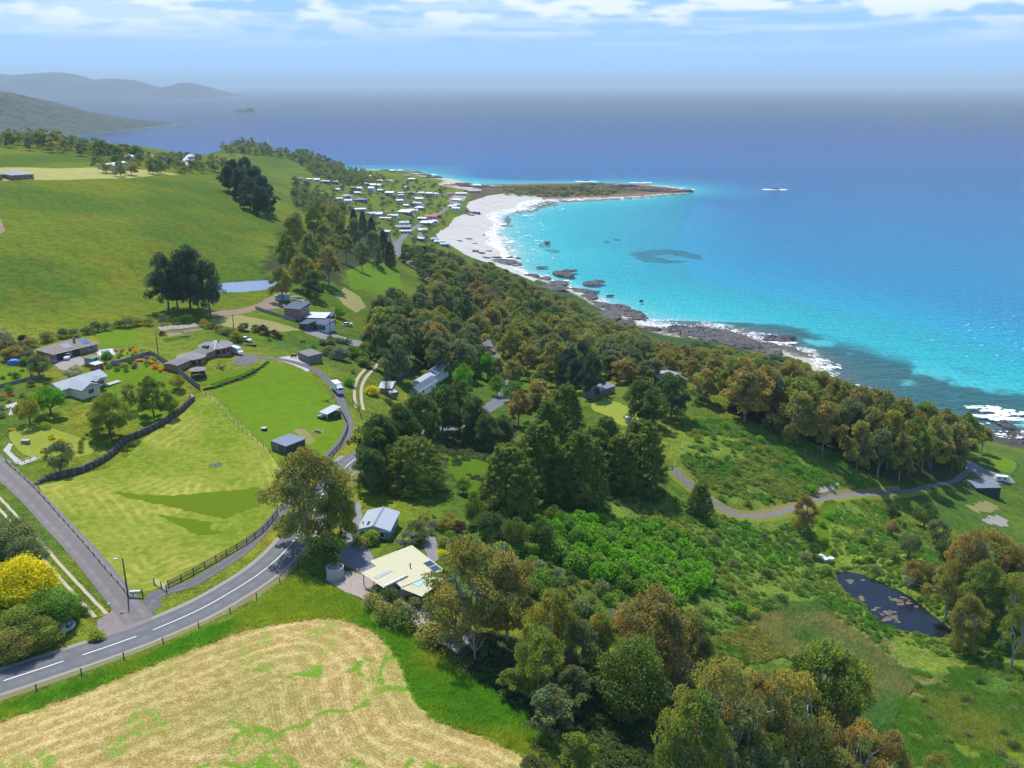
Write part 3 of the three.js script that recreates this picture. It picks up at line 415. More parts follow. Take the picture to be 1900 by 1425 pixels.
for (const lane of [[[-212, -1175.9], [-179.4, -1183.9], [-151.3, -1235.8], [-124.6, -1219.5], [-107.4, -1225]], [[-266, -1314.5], [-230.9, -1329.1], [-198.3, -1367.8], [-153.3, -1388.8], [-122.2, -1400.6], [-98, -1356.8]], [[-111.1, -880.4], [-123.9, -932.3], [-139, -947.7], [-162.6, -1000]], [[-117.3, -1008], [-106.8, -1020.1], [-109.1, -1093.2], [-117.8, -1155.8]], [[-94, -1444.2], [-116.5, -1545.6], [-150.5, -1625.5], [-199.7, -1646.5]]]) structure('village_lane', ribbon(curve(lane, 6), -2.4, 2.4, 0.12, 14), sideAsphalt);
structure('car_park', field(wobble([[-103.4, -1459.1], [-94.3, -1564.3], [-74.8, -1573.8], [-75.6, -1478.7], [-86.4, -1427.6]], 2, 4), 0.1, 12), gravelMat);
structure('pond_verge', field(wobble([[-95.8, -520], [-99.7, -647.1], [-81.3, -651.4], [-63.8, -532.3], [-70.6, -471.1], [-82, -457]], 1, 6), 0.03, 12), verge);

// dark weed and reef on the sandy bed of the bay
const reefMat = new THREE.MeshStandardMaterial({ map: speckle([[0.10, 0.10, 0.09], [0.30, 0.29, 0.24]], 10, 60, 6), roughness: 1 });
for (const poly of [[[136.1, -1055.9], [160.1, -1084.1], [187.3, -1093.8], [207.4, -1079.5], [220.9, -1060.8], [214, -1031.9], [198.1, -1045.7], [178.5, -1059], [163.4, -1041.4], [176, -1023.9], [195.6, -1014.9], [172.1, -1000.3], [148.4, -1001.1], [137.9, -1021.1]], [[29.7, -1095.5], [42.5, -1091], [45.7, -1076.1], [34.2, -1073.5]], [[37.7, -1062.8], [52.5, -1058.4], [56.4, -1036.8], [41.8, -1041.2]], [[114.2, -1140.5], [122, -1138.1], [120.7, -1125.8], [113.9, -1124.3]], [[128.3, -1159.9], [135.8, -1153.2], [133.4, -1144.6], [128.4, -1147.6]], [[114.8, -1520.4], [132.1, -1516.1], [125.8, -1503.8], [115.7, -1508.7]]]) structure('reef', field(wobble(poly, 4, 5, 0.12), 0.15, 40), reefMat);
// ponds
const pondSkyTint = new THREE.MeshPhysicalMaterial({ color: C3(0.10, 0.17, 0.28), roughness: 0.08, ior: 1.33 });  // blue base colour stands in for sky mirrored in the water
const pondMat = new THREE.MeshPhysicalMaterial({ color: C3(0.012, 0.016, 0.022), roughness: 0.06, bumpMap: waveBump, bumpScale: 0.02, ior: 1.33 });
for (const [poly, level] of PONDS) {
  const s = new THREE.Shape(rounded(poly, 1.5).map((p) => new THREE.Vector2(p[0], -p[1])));
  const g = new THREE.ShapeGeometry(s).rotateX(-Math.PI / 2); g.translate(0, level, 0);
  const uv = g.attributes.uv; for (let i = 0; i < uv.count; i++) uv.setXY(i, uv.getX(i) / 20, uv.getY(i) / 20);
  structure('pond', g, poly === POND_A ? pondSkyTint : pondMat);
}
{ // floating weed on the dark pond
  const pos = []; seed(44); const cx = POND_B.reduce((a, q) => a + q[0], 0) / POND_B.length, cz = POND_B.reduce((a, q) => a + q[1], 0) / POND_B.length;
  for (let i = 0; i < 900; i++) { const x = cx + rnd(-18, 16), z = cz + rnd(-12, 10); if (!inside(x, z, POND_B) || nearLine(x, z, [...POND_B, POND_B[0]])[0] < 1.2 || fbm(x * 0.16 + 2, z * 0.16 + 7, 4) < 0.55) continue; const r = rnd(0.15, 0.6), a0 = rnd(0, 6); for (let k = 0; k < 5; k++) { const a = a0 + k * 1.2566, b = a + 1.2566; pos.push(x, 53.93, z, x + Math.cos(b) * r * 1.4, 53.92, z - Math.sin(b) * r, x + Math.cos(a) * r * 1.4, 53.92, z - Math.sin(a) * r); } }
  const g = new THREE.BufferGeometry(); g.setAttribute('position', new THREE.Float32BufferAttribute(pos, 3)); g.computeVertexNormals(); stuff('pond_weed', new THREE.Mesh(g, mat(0.15, 0.12, 0.085, 1, { side: THREE.DoubleSide })), 'brown floating weed on the dark pond', 'weed');
}

// ---------- far hills, islands ----------
const woodGrain = texture(512, 512, (u, v) => { const n = fbm(u * 40, v * 40, 5, 40), m = fbm(u * 8, v * 8, 4, 8), t = 0.35 + 1.1 * n * m * 2; return [t, t, t]; });
function ridge(name, profile, z, near, far, material, rough, label) {    // a ridge along x: profile [x, height], slopes 'near' and 'far' metres long
  const x0 = profile[0][0], x1 = profile[profile.length - 1][0], nx = 150, nz = 44, pos = [], uv = [], idx = [];
  const top = (x) => { let k = 0; while (k < profile.length - 2 && profile[k + 1][0] < x) k++; const a = profile[k], b = profile[k + 1]; return mix(a[1], b[1], mix(clamp((x - a[0]) / (b[0] - a[0])), smooth(a[0], b[0], x), 0.4)); };
  for (let j = 0; j <= nz; j++) for (let i = 0; i <= nx; i++) {
    const x = mix(x0, x1, i / nx), t = j / nz * 2 - 1, H = top(x), w = (t < 0 ? near : far), zz = z - t * w, q = 1 - Math.abs(t);
    const n = fbm(x / rough + 7, zz / rough + 3, 5) - 0.5, y = H * Math.pow(smooth(0, 1, q), 0.8) * (1 + n * 0.9 * (1 - q * 0.75)) - 4 + (i === 0 || i === nx || j === 0 || j === nz ? -6 : 0);
    pos.push(x, y, zz); uv.push(x / rough * 1.2, zz / rough * 1.2);
    if (i < nx && j < nz) { const o = j * (nx + 1) + i; idx.push(o, o + 1, o + nx + 2, o, o + nx + 2, o + nx + 1); }
  }
  const g = new THREE.BufferGeometry(); g.setAttribute('position', new THREE.Float32BufferAttribute(pos, 3)); g.setAttribute('uv', new THREE.Float32BufferAttribute(uv, 2)); g.setIndex(idx); g.computeVertexNormals();
  return structure(name, g, material);
}
const hillMat = new THREE.MeshStandardMaterial({ map: woodGrain, color: C3(0.06, 0.08, 0.04), bumpMap: woodGrain, bumpScale: 14, roughness: 1 });
const farMat = new THREE.MeshStandardMaterial({ map: woodGrain, color: C3(0.05, 0.065, 0.05), roughness: 1 });
ridge('hill', [[-3600, 330], [-2900, 290], [-2550, 240], [-2290, 188], [-2150, 146], [-2020, 106], [-1900, 74], [-1800, 50], [-1720, 30], [-1640, 8], [-1600, 0]], -4050, 620, 900, hillMat, 260);
ridge('hills', [[-12500, 420], [-10500, 400], [-8400, 372], [-8000, 376], [-7700, 322], [-7150, 350], [-6900, 330], [-6570, 235], [-6200, 275], [-5950, 255], [-5560, 105], [-5340, 80], [-5110, 212], [-4960, 180], [-4680, 75], [-4500, 0]], -15000, 2300, 2300, farMat, 900);
ridge('island', [[-2090, 0], [-2050, 7], [-1990, 6], [-1950, 14], [-1920, 24], [-1890, 18], [-1860, 28], [-1835, 30], [-1815, 8], [-1795, 0]], -6750, 40, 60, mat(0.10, 0.095, 0.08, 1), 60);
ridge('island', [[-4250, 0], [-4200, 12], [-4130, 26], [-4060, 10], [-3980, 0]], -9200, 60, 80, mat(0.10, 0.095, 0.08, 1), 90);
ridge('island', [[-2215, 0], [-2200, 5], [-2170, 8], [-2120, 3], [-2100, 0]], -5100, 25, 25, mat(0.11, 0.10, 0.09, 1), 40);

// ---------- shore rocks, surf ----------
const rockTex = texture(256, 256, (u, v) => { const n = fbm(u * 16, v * 16, 5, 16), l = fbm(u * 4, v * 30, 4, 4), t = 0.4 + 0.9 * n * 0.6 + 0.5 * l; return [t, t * 0.97, t * 0.95]; });
const rockMat = new THREE.MeshStandardMaterial({ map: rockTex, color: C3(0.085, 0.08, 0.078), bumpMap: rockTex, bumpScale: 0.5, roughness: 0.8 });
const rockWarm = new THREE.MeshStandardMaterial({ map: rockTex, color: C3(0.30, 0.20, 0.13), bumpMap: rockTex, bumpScale: 0.4, roughness: 0.9 });
function rockGeo(s) {                                     // a cracked, tilted shelf of rock, 2 m across
  seed(s); const g = new THREE.IcosahedronGeometry(1, 12), p = g.attributes.position, tilt = rnd(-0.25, 0.25), ang = rnd(0, 3.14), ca = Math.cos(ang), sa = Math.sin(ang);
  for (let i = 0; i < p.count; i++) {
    let x = p.getX(i), y = p.getY(i), z = p.getZ(i); const r = 0.72 + 0.62 * fbm(x * 1.5 + s, z * 1.5 + y + s * 3, 4), a = x * ca + z * sa, b = -x * sa + z * ca;
    const step = Math.floor((fbm(a * 3 + s * 7, b * 1.3 + 9, 3)) * 7) / 7, crack = smooth(0.05, 0, Math.abs(fbm(a * 2.2 + 40, b * 5 + s, 3) - 0.5));
    p.setXYZ(i, x * r, Math.max(-0.6, Math.min(y, 0.55) * r * 0.8 + (y > 0.1 ? (step - 0.5) * 1.5 - crack * 0.5 + a * tilt : 0)), z * r);
  }
  const out = g.toNonIndexed ? g : g; out.computeVertexNormals();
  const uv = out.attributes.uv; for (let i = 0; i < p.count; i++) uv.setXY(i, p.getX(i) * 1.2, p.getZ(i) * 1.2 + p.getY(i)); return out;
}
const ROCKS = [1, 2, 3, 4, 5, 6].map((s) => rockGeo(s * 13));
seed(77);
let rockCount = 0;
function rock(x, z, rx, rz, ry, turn, material, label, group) { const t = thing('shore_rock', label, 'rock', x, Math.max(-0.2, height(x, z)) + ry * 0.1, z, turn, group); t.scale.set(rx, ry, rz); part('stone', ROCKS[rockCount++ % 6], material, t); }
for (const [x, z, r, q] of [[-53.4, -1346.2, 9, 2.6], [-60.3, -1325.5, 6, 1.6], [-68.2, -1360.2, 4, 1], [-10.3, -967.3, 16, 1.5], [1.1, -955.3, 11, 1.3], [-17.6, -991.8, 6, 1.2], [-2.4, -996.3, 4, 1.2], [-26.7, -1028.7, 5, 0.8], [-34.6, -1009.3, 5, 0.8], [18.6, -890.9, 9, 1.4], [28.7, -875, 10, 1.2], [40.7, -851.7, 13, 1.5], [51.7, -903.9, 12, 1.8], [58.2, -921.3, 7, 1.4], [34.2, -815.6, 14, 1.4], [60.3, -825.4, 14, 1.4], [76.2, -861.4, 9, 1.2], [84.2, -869.7, 6, 1], [67.8, -795.1, 11, 1.4], [74.6, -765.4, 15, 1.8], [84.8, -747.9, 17, 2.2], [95.3, -733.7, 16, 2.2], [103.3, -724.3, 9, 1.6], [75, -709.8, 14, 1.6], [87.3, -686.3, 10, 1.6], [104.9, -677.8, 8, 1.4], [129.2, -682, 12, 1.8], [138.4, -669.9, 17, 2.6], [148.6, -656.2, 18, 2.8], [156.9, -643.2, 13, 2.2], [164.8, -630.7, 12, 1.6], [182.4, -635.6, 9, 1.2], [196.6, -655.7, 10, 1.8], [206.9, -663.4, 6, 1.5], [171.6, -609.6, 12, 1.2], [88.1, -806.1, 3, 1], [113.2, -784.3, 2.4, 1], [31.3, -941.5, 5, 0.8], [7.1, -992.8, 3, 0.8], [275.2, -477.1, 5, 1], [272.8, -463.4, 6, 1.2], [268.3, -449.2, 6, 1.4], [-53.6, -1111.9, 4, 0.6], [-44.6, -1080.2, 4, 0.5], [-63.9, -1084.4, 4, 0.5], [-35.2, -1151.1, 3, 0.5], [-29.2, -987.7, 5, 1], [-42.1, -1017.3, 5, 1]])
  rock(x, z, r * rnd(1.0, 1.45), r * rnd(0.6, 0.95), q * 1.1, rnd(0, 3.14), rockMat, 'dark rock shelf at the water line below the forest', 'rock shelves along the shore');
for (const [x, z, r, q] of [[73.9, -1593.2], [102.1, -1601.3], [131.2, -1617.8], [161, -1634.5], [192.2, -1660.3], [215.2, -1651.7], [237.9, -1643.1], [260.4, -1634.5], [284, -1634.5], [302.6, -1643.1], [178.5, -1714.3], [150.3, -1733.1], [206, -1696], [32.2, -1585.2], [0, -1678], [-29.4, -1696], [-49.3, -1705.1], [-77.7, -1723.7], [-96.7, -1762], [-110.8, -1742.6], [-190.5, -1945.2], [-219.4, -2006.3], [-247, -2044.7], [-270.5, -2044.7], [-163.2, -1887.6]].map((p) => [p[0], p[1], rnd(16, 26), rnd(2.4, 4.5)]))
  rock(x, z, r, r * rnd(0.35, 0.6), q, rnd(-0.3, 0.3), rnd() < 0.6 ? rockWarm : rockMat, 'reddish brown rock fringing the point across the bay', 'rocks of the point across the bay');
for (const [x, z, r, q] of [[249, -1812.3], [475.4, -1686.9], [146, -1833.2], [-1804.9, -5233], [42, -1097.1]].map((p) => [p[0], p[1], rnd(5, 8), rnd(1.2, 2)])) rock(x, z, r, r * 0.6, q, rnd(0, 3), rockMat, 'lone rock with breaking water out from the point', 'lone rocks out at sea');
{ // surf: lace of foam where waves break on sand and rock, and whitecaps farther out
  const pos = []; seed(31);
  const blob = (x, z, r, y = 0.1, stretch = 1, turn = 0) => { const n = 6, a0 = rnd(0, 6), c = Math.cos(turn), s = Math.sin(turn), ring = []; for (let k = 0; k < n; k++) { const a = a0 + k / n * 6.2832, q = r * rnd(0.6, 1.15), lx = Math.cos(a) * q * stretch, lz = Math.sin(a) * q; ring.push([x + lx * c - lz * s, z + lx * s + lz * c]); } for (let k = 0; k < n; k++) { const p = ring[k], q = ring[(k + 1) % n]; pos.push(x, y + 0.06, z, q[0], y, q[1], p[0], y, p[1]); } };
  for (let d = 400; d < 1750; d += d < 800 ? 1.6 : 3) for (let x = -330; x < 420; x += d < 800 ? 1.6 : 3) {
    const z = -d; if (Math.abs(x) > d * 0.6) continue; const y = height(x, z); if (y > 0.5 || y < -2.2) continue;
    const rocky = d < 720 ? 1 : 0, n = fbm(x * 0.11 + 4, z * 0.11, 4), m = fbm(x * 0.45, z * 0.45 + 9, 3), reach = rocky ? smooth(-1.7, 0.1, y) : smooth(-0.85, 0.05, y), lines = rocky ? 0 : 0.16 * Math.pow(0.5 + 0.5 * Math.cos(y * 14), 3);
    if (n * 0.6 + m * 0.4 + lines > (rocky ? 0.82 : 0.78) - 0.36 * reach && rnd() < 0.8) blob(x + rnd(-0.8, 0.8), z + rnd(-0.8, 0.8), (d < 800 ? 0.8 : 1.9) * rnd(0.4, 1.1), Math.max(0.06, y + 0.08), rnd(1, 2.4), 0.5);
  }
  for (let i = 0; i < 5200; i++) { const d = 420 + Math.pow(rnd(), 1.4) * 3600, x = rnd(-0.6, 0.6) * d, z = -d; if (height(clamp(x, -1400, 1200), Math.max(z, -2250)) > -5) continue; if (fbm(x * 0.004, z * 0.004, 3) < 0.46) continue; blob(x, z, rnd(0.25, 0.6), 0.15, rnd(2, 5), rnd(-0.4, 0.2)); }
  for (const [x, z, r] of [[247.6, -1802], [472.9, -1678], [145.2, -1822.7], [306.9, -1678], [281.6, -1678], [-50.4, -1742.6], [-81.4, -1762], [10.1, -1752.3], [60.8, -1752.3], [152.7, -1762], [-139.1, -1854.6], [-181.4, -1969.2]].map((p) => [p[0], p[1], 14])) for (let i = 0; i < 60; i++) blob(x + rnd(-1, 1) * r * 1.5, z + rnd(-1, 1) * r * 0.7, rnd(1, 2.6), 0.2, 2);
  for (const [x, z, l] of [[275.7, -506.6], [281.7, -501], [288.2, -495.5], [274, -491.9], [280.5, -486.5], [198.5, -648.2], [203.8, -603.9], [209.2, -586.3]].map((q) => [q[0], q[1], 10])) for (let i = 0; i < 90; i++) blob(x + rnd(-1, 1) * l, z + rnd(-1, 1) * 2.2 + (noise(x + i, z) - 0.5) * 3, rnd(0.3, 0.9), 0.2, rnd(1.5, 3), 0.25);
  const g = new THREE.BufferGeometry(); g.setAttribute('position', new THREE.Float32BufferAttribute(pos, 3)); g.computeVertexNormals();
  stuff('surf', new THREE.Mesh(g, mat(0.82, 0.84, 0.85, 0.9, { side: THREE.DoubleSide })), 'white surf along the beach and rocks and small whitecaps', 'surf');
}

// ---------- plants: leaf by leaf ----------
class Leaves {
  constructor() { this.p = []; this.c = []; this.i = []; }
  // a small folded blade at (x, y, z), facing n, long axis t
  add(x, y, z, n, t, len, wid, c) {
    const b = new THREE.Vector3().crossVectors(n, t).normalize(), k = this.p.length / 3, f = wid * 0.22;
    const q = (a, s, up) => this.p.push(x + t.x * a + b.x * s + n.x * up, y + t.y * a + b.y * s + n.y * up, z + t.z * a + b.z * s + n.z * up);
    q(-len / 2, 0, 0); q(0, -wid / 2, f); q(len / 2, 0, -f * 0.6); q(0, wid / 2, f);
    for (let m = 0; m < 4; m++) this.c.push(c[0], c[1], c[2]);
    this.i.push(k, k + 1, k + 2, k, k + 2, k + 3);
  }
  build() {
    const g = new THREE.BufferGeometry(); g.setAttribute('position', new THREE.Float32BufferAttribute(this.p, 3)); g.setAttribute('color', new THREE.Float32BufferAttribute(this.c, 3)); g.setIndex(this.i);
    return g;
  }
}
const V = (x, y, z) => new THREE.Vector3(x, y, z);
function sphereDir(up = 0) { const y = clamp(rnd(-1, 1) + up * rnd(), -1, 1), a = rnd(0, 6.2832), r = Math.sqrt(1 - y * y); return V(Math.cos(a) * r, y, Math.sin(a) * r); }
function clump(L, x, y, z, rx, ry, n, size, hue, up = 0.35, shell = 0.45) {
  const tone = rnd(0.74, 1.26), warm = rnd(-1, 1) * hue;
  for (let i = 0; i < n; i++) {
    const d = sphereDir(up), r = mix(1 - shell, 1.06, Math.sqrt(rnd())) * (0.66 + 0.64 * noise(d.x * 2.6 + x * 31, d.z * 2.6 + d.y * 1.9 + y * 27 + z * 19));
    const nn = d.clone().multiplyScalar(0.7).add(sphereDir()).normalize(), t = V(rnd(-1, 1), rnd(-1, 0.4), rnd(-1, 1)).cross(nn).normalize();
    const k = tone * rnd(0.72, 1.28), w = warm + rnd(-0.12, 0.12), s = size * rnd(0.7, 1.35);
    L.add(x + d.x * rx * r, y + d.y * ry * r, z + d.z * rx * r, nn, t, s * 1.35, s * 0.8, [k * (1 + w), k * (1 + w * 0.35), k * (1 - w * 0.5)]);
  }
}
function limb(out, a, b, r0, r1, sides = 6, bend = 0.12) {  // a tapering, slightly bent limb
  const m = a.clone().lerp(b, 0.5).add(V(rnd(-1, 1), rnd(-0.3, 0.6), rnd(-1, 1)).multiplyScalar(a.distanceTo(b) * bend));
  const c = new THREE.QuadraticBezierCurve3(a, m, b), n = 4, pos = [], idx = [];
  for (let i = 0; i <= n; i++) {
    const p = c.getPoint(i / n), t = c.getTangent(i / n), u = V(0.31, 0.2, 0.93).cross(t).normalize(), w = t.clone().cross(u), r = mix(r0, r1, i / n);
    for (let k = 0; k < sides; k++) { const an = k / sides * 6.2832, cx = Math.cos(an) * r, sx = Math.sin(an) * r; pos.push(p.x + u.x * cx + w.x * sx, p.y + u.y * cx + w.y * sx, p.z + u.z * cx + w.z * sx); }
  }
  for (let i = 0; i < n; i++) for (let k = 0; k < sides; k++) { const a0 = i * sides + k, b0 = i * sides + (k + 1) % sides; idx.push(a0, a0 + sides, b0, b0, a0 + sides, b0 + sides); }
  const g = new THREE.BufferGeometry(); g.setAttribute('position', new THREE.Float32BufferAttribute(pos, 3)); g.setIndex(idx); g.computeVertexNormals(); out.push(g);
  return b;
}
// eucalypt: forked pale limbs that each carry domed clumps of leaves, from high in the crown to well down its sides; 1 m tall, scaled when planted
function makeGum(s, { clumps = 36, spread = 0.34, per = 170, leaf = 0.03, low = 0.2, size = 1, stout = 1 } = {}) {
  seed(s); const L = new Leaves(), wood = [], fork = V(rnd(-0.03, 0.03), rnd(0.2, 0.3), rnd(-0.03, 0.03));
  limb(wood, V(0, -0.02, 0), fork, 0.024 * stout, 0.018 * stout, 7, 0.05);
  const arms = []; const n = 4 + Math.floor(rnd(0, 2)), a0 = rnd(0, 6.28), lop = rnd(0, 6.28);
  for (let i = 0; i < n; i++) { const a = a0 + i / n * 6.2832 + rnd(-0.3, 0.3), r = i === 0 ? spread * 0.15 : spread * rnd(0.34, 0.55), e = V(Math.cos(a) * r, rnd(0.46, 0.62), Math.sin(a) * r); limb(wood, fork, e, 0.0125 * stout, 0.007 * stout, 5, 0.14); arms.push(e); }
  for (let i = 0; i < clumps; i++) {
    const a = i * 2.39996 + rnd(-0.4, 0.4), q = Math.sqrt((i + 0.6) / clumps), r = spread * q * rnd(0.84, 1.08) * (1 + 0.22 * Math.cos(a - lop)) * (0.82 + 0.36 * noise(a * 1.3 + s, 4.5));
    if (rnd() < 0.1) continue;
    const top = mix(0.92, 0.52, Math.pow(q, 2.0)) + rnd(-0.07, 0.05), drop = q > 0.45 && rnd() < 0.55 ? rnd(0.08, Math.max(0.1, top - low)) : 0;
    const e = V(Math.cos(a) * r * (1 - drop * 0.35), Math.max(low, top - drop), Math.sin(a) * r * (1 - drop * 0.35)), arm = arms.reduce((m, p) => p.distanceTo(e) < m.distanceTo(e) ? p : m, arms[0]);
    limb(wood, arm, e, 0.006 * stout, 0.002 * stout, 4, 0.16);
    const rx = rnd(0.075, 0.125) * (spread / 0.34) * size, k = Math.round(per * rnd(0.75, 1.2));
    clump(L, e.x, e.y + 0.012, e.z, rx, rx * rnd(0.6, 0.8), k, leaf, 0.28, 0.4, 0.6);
    for (let m = 0; m < 2; m++) clump(L, e.x + rnd(-1, 1) * rx, e.y - rx * rnd(0.1, 0.6), e.z + rnd(-1, 1) * rx, rx * 0.6, rx * 0.45, Math.round(k * 0.3), leaf, 0.2, 0.3, 0.7);
  }
  return [mergeGeometries(wood), L.build()];
}
// macrocarpa cypress: several leaders, each with tiers of feathery sprays reaching out and up, in one broad irregular crown
function makeCypress(s, { radius = 0.38, leaf = 0.03, sprays = 420, per = 32, pow = 0.55, lift = 0.3, flat = 0.05 } = {}) {
  seed(s); const L = new Leaves(), wood = [], tops = [V(0, 1, 0)]; limb(wood, V(0, -0.02, 0), V(rnd(-0.02, 0.02), 0.85, rnd(-0.02, 0.02)), 0.032, 0.006, 6, 0.02);
  for (let i = 0; i < 3; i++) { const a = rnd(0, 6.28), r = radius * rnd(0.3, 0.5); tops.push(V(Math.cos(a) * r, rnd(0.74, 0.9), Math.sin(a) * r)); }
  const reach = (a, y) => { let m = 0; for (const t of tops) { const u = clamp(y / t.y); if (y > t.y) continue; const R = radius * (t === tops[0] ? 1 : 0.7) * Math.pow(1 - u * 0.97, pow) * (0.7 + 0.3 * smooth(0, 0.25, u)); m = Math.max(m, t.x * Math.cos(a) + t.z * Math.sin(a) + R); } return Math.max(0.02, m * (0.8 + 0.4 * noise(a * 2.2 + s, y * 7))); };
  for (let b = 0; b < sprays; b++) {
    const y = 0.0 + 0.97 * Math.pow((b + rnd()) / sprays, 0.95), a = b * 2.39996 + rnd(-0.4, 0.4), r = reach(a, y) * rnd(0.82, 1.12), dir = V(Math.cos(a), lift + rnd(-0.15, 0.3), Math.sin(a)), side = V(-Math.sin(a), 0, Math.cos(a)), tone = rnd(0.78, 1.22), len = rnd(0.09, 0.17) * (0.5 + 1.2 * r);
    const o = V(Math.cos(a) * (r - len * 0.7), y - lift * len * 0.5, Math.sin(a) * (r - len * 0.7));
    if (b % 5 === 0) limb(wood, V(0, Math.max(0.03, y - r * 0.35), 0), o, 0.006, 0.0025, 4, 0.05);
    for (let i = 0; i < per; i++) {
      const q = Math.pow(rnd(), 0.75), w = (1.05 - q * 0.8) * (0.03 + len * 0.42), sx = rnd(-1, 1) * w, up = rnd(-0.5, 0.5) * flat * 0.8 + (1 - Math.abs(sx / w)) * 0.014;
      const tt = dir.clone().addScaledVector(side, sx / w * 0.9).add(V(0, rnd(-0.2, 0.4), 0)).normalize(), nn = V(rnd(-0.7, 0.7), 1, rnd(-0.7, 0.7)).addScaledVector(dir, 0.3).normalize(), v = tone * rnd(0.72, 1.28), wv = rnd(-0.1, 0.14);
      L.add(o.x + dir.x * len * q + side.x * sx, o.y + dir.y * len * q + up, o.z + dir.z * len * q + side.z * sx, nn, tt.addScaledVector(nn, -tt.dot(nn)).normalize(), leaf * rnd(1.0, 2.0), leaf * rnd(0.5, 0.85), [v * (1 + wv), v, v * (1 - wv)]);
    }
  }
  return [mergeGeometries(wood), L.build()];
}
// rounded broadleaf crown of many clumps over a short trunk
function makeRound(s, { clumps = 30, per = 150, leaf = 0.036, rx = 0.46, base = 0.2, hue = 0.12 } = {}) {
  seed(s); const L = new Leaves(), wood = [], fork = V(0, base * 0.9 + 0.05, 0); limb(wood, V(0, -0.03, 0), fork, 0.036, 0.028, 6, 0.03);
  const cy = base + (1 - base) * 0.46, ry = (1 - base) * 0.5;
  for (let i = 0; i < clumps; i++) {
    const d = sphereDir(0.15), r = rnd(0.6, 0.84), e = V(d.x * rx * r, cy + d.y * ry * r, d.z * rx * r), c = rnd(0.11, 0.19);
    if (i % 3 === 0) limb(wood, fork, e, 0.014, 0.004, 4, 0.12);
    clump(L, e.x, e.y, e.z, c, c * rnd(0.65, 0.85), Math.round(per * rnd(0.75, 1.25)), leaf, hue, 0.25, 0.55);
  }
  return [mergeGeometries(wood), L.build()];
}
// low shrub, leafy to the ground, no visible trunk
function makeShrub(s, { clumps = 9, per = 90, leaf = 0.07, hue = 0.14 } = {}) {
  seed(s); const L = new Leaves();
  for (let i = 0; i < clumps; i++) { const a = i * 2.4 + rnd(-0.4, 0.4), q = Math.sqrt(i / clumps), r = 0.33 * q, c = rnd(0.2, 0.3); clump(L, Math.cos(a) * r, mix(0.66, 0.3, q * q) + rnd(-0.08, 0.06), Math.sin(a) * r, c, c * rnd(0.8, 1.1), Math.round(per * rnd(0.7, 1.3)), leaf, hue, 0.3); }
  return [null, L.build()];
}
// bare or dead wood: forked grey twigs
function makeBare(s) { seed(s); const wood = [], f = V(0, 0.25, 0); limb(wood, V(0, -0.02, 0), f, 0.03, 0.022, 5); for (let i = 0; i < 7; i++) { const a = i * 2.4, e = V(Math.cos(a) * 0.28, rnd(0.5, 0.75), Math.sin(a) * 0.28); limb(wood, f, e, 0.014, 0.007, 4, 0.2); for (let k = 0; k < 5; k++) limb(wood, e, e.clone().add(V(rnd(-0.22, 0.22), rnd(0.05, 0.26), rnd(-0.22, 0.22))), 0.006, 0.002, 3, 0.2); } return [mergeGeometries(wood), null]; }
// tree fern or cordyline: arching fronds from one point
function makeFern(s, h = 0.5) {
  seed(s); const L = new Leaves(), wood = []; limb(wood, V(0, -0.02, 0), V(0, h, 0), 0.06, 0.05, 6, 0.02);
  for (let f = 0; f < 20; f++) { const a = f * 2.4, el = rnd(0.25, 1.2), d = V(Math.cos(a), 0, Math.sin(a)), len = rnd(0.42, 0.6), k0 = rnd(0.8, 1.2); for (let i = 1; i <= 12; i++) { const q = i / 12, y = h + len * (q * el - q * q * 0.95), r = len * q * 0.95, w = 0.12 * (1 - q * 0.8), tt = V(d.x, el - 1.9 * q, d.z).normalize(), n = V(-tt.y * d.x, 1, -tt.y * d.z).normalize(); L.add(d.x * r, y, d.z * r, n, V(-d.z, 0, d.x), w * 2, 0.06, [k0, k0, k0]); } }
  return [mergeGeometries(wood), L.build()];
}
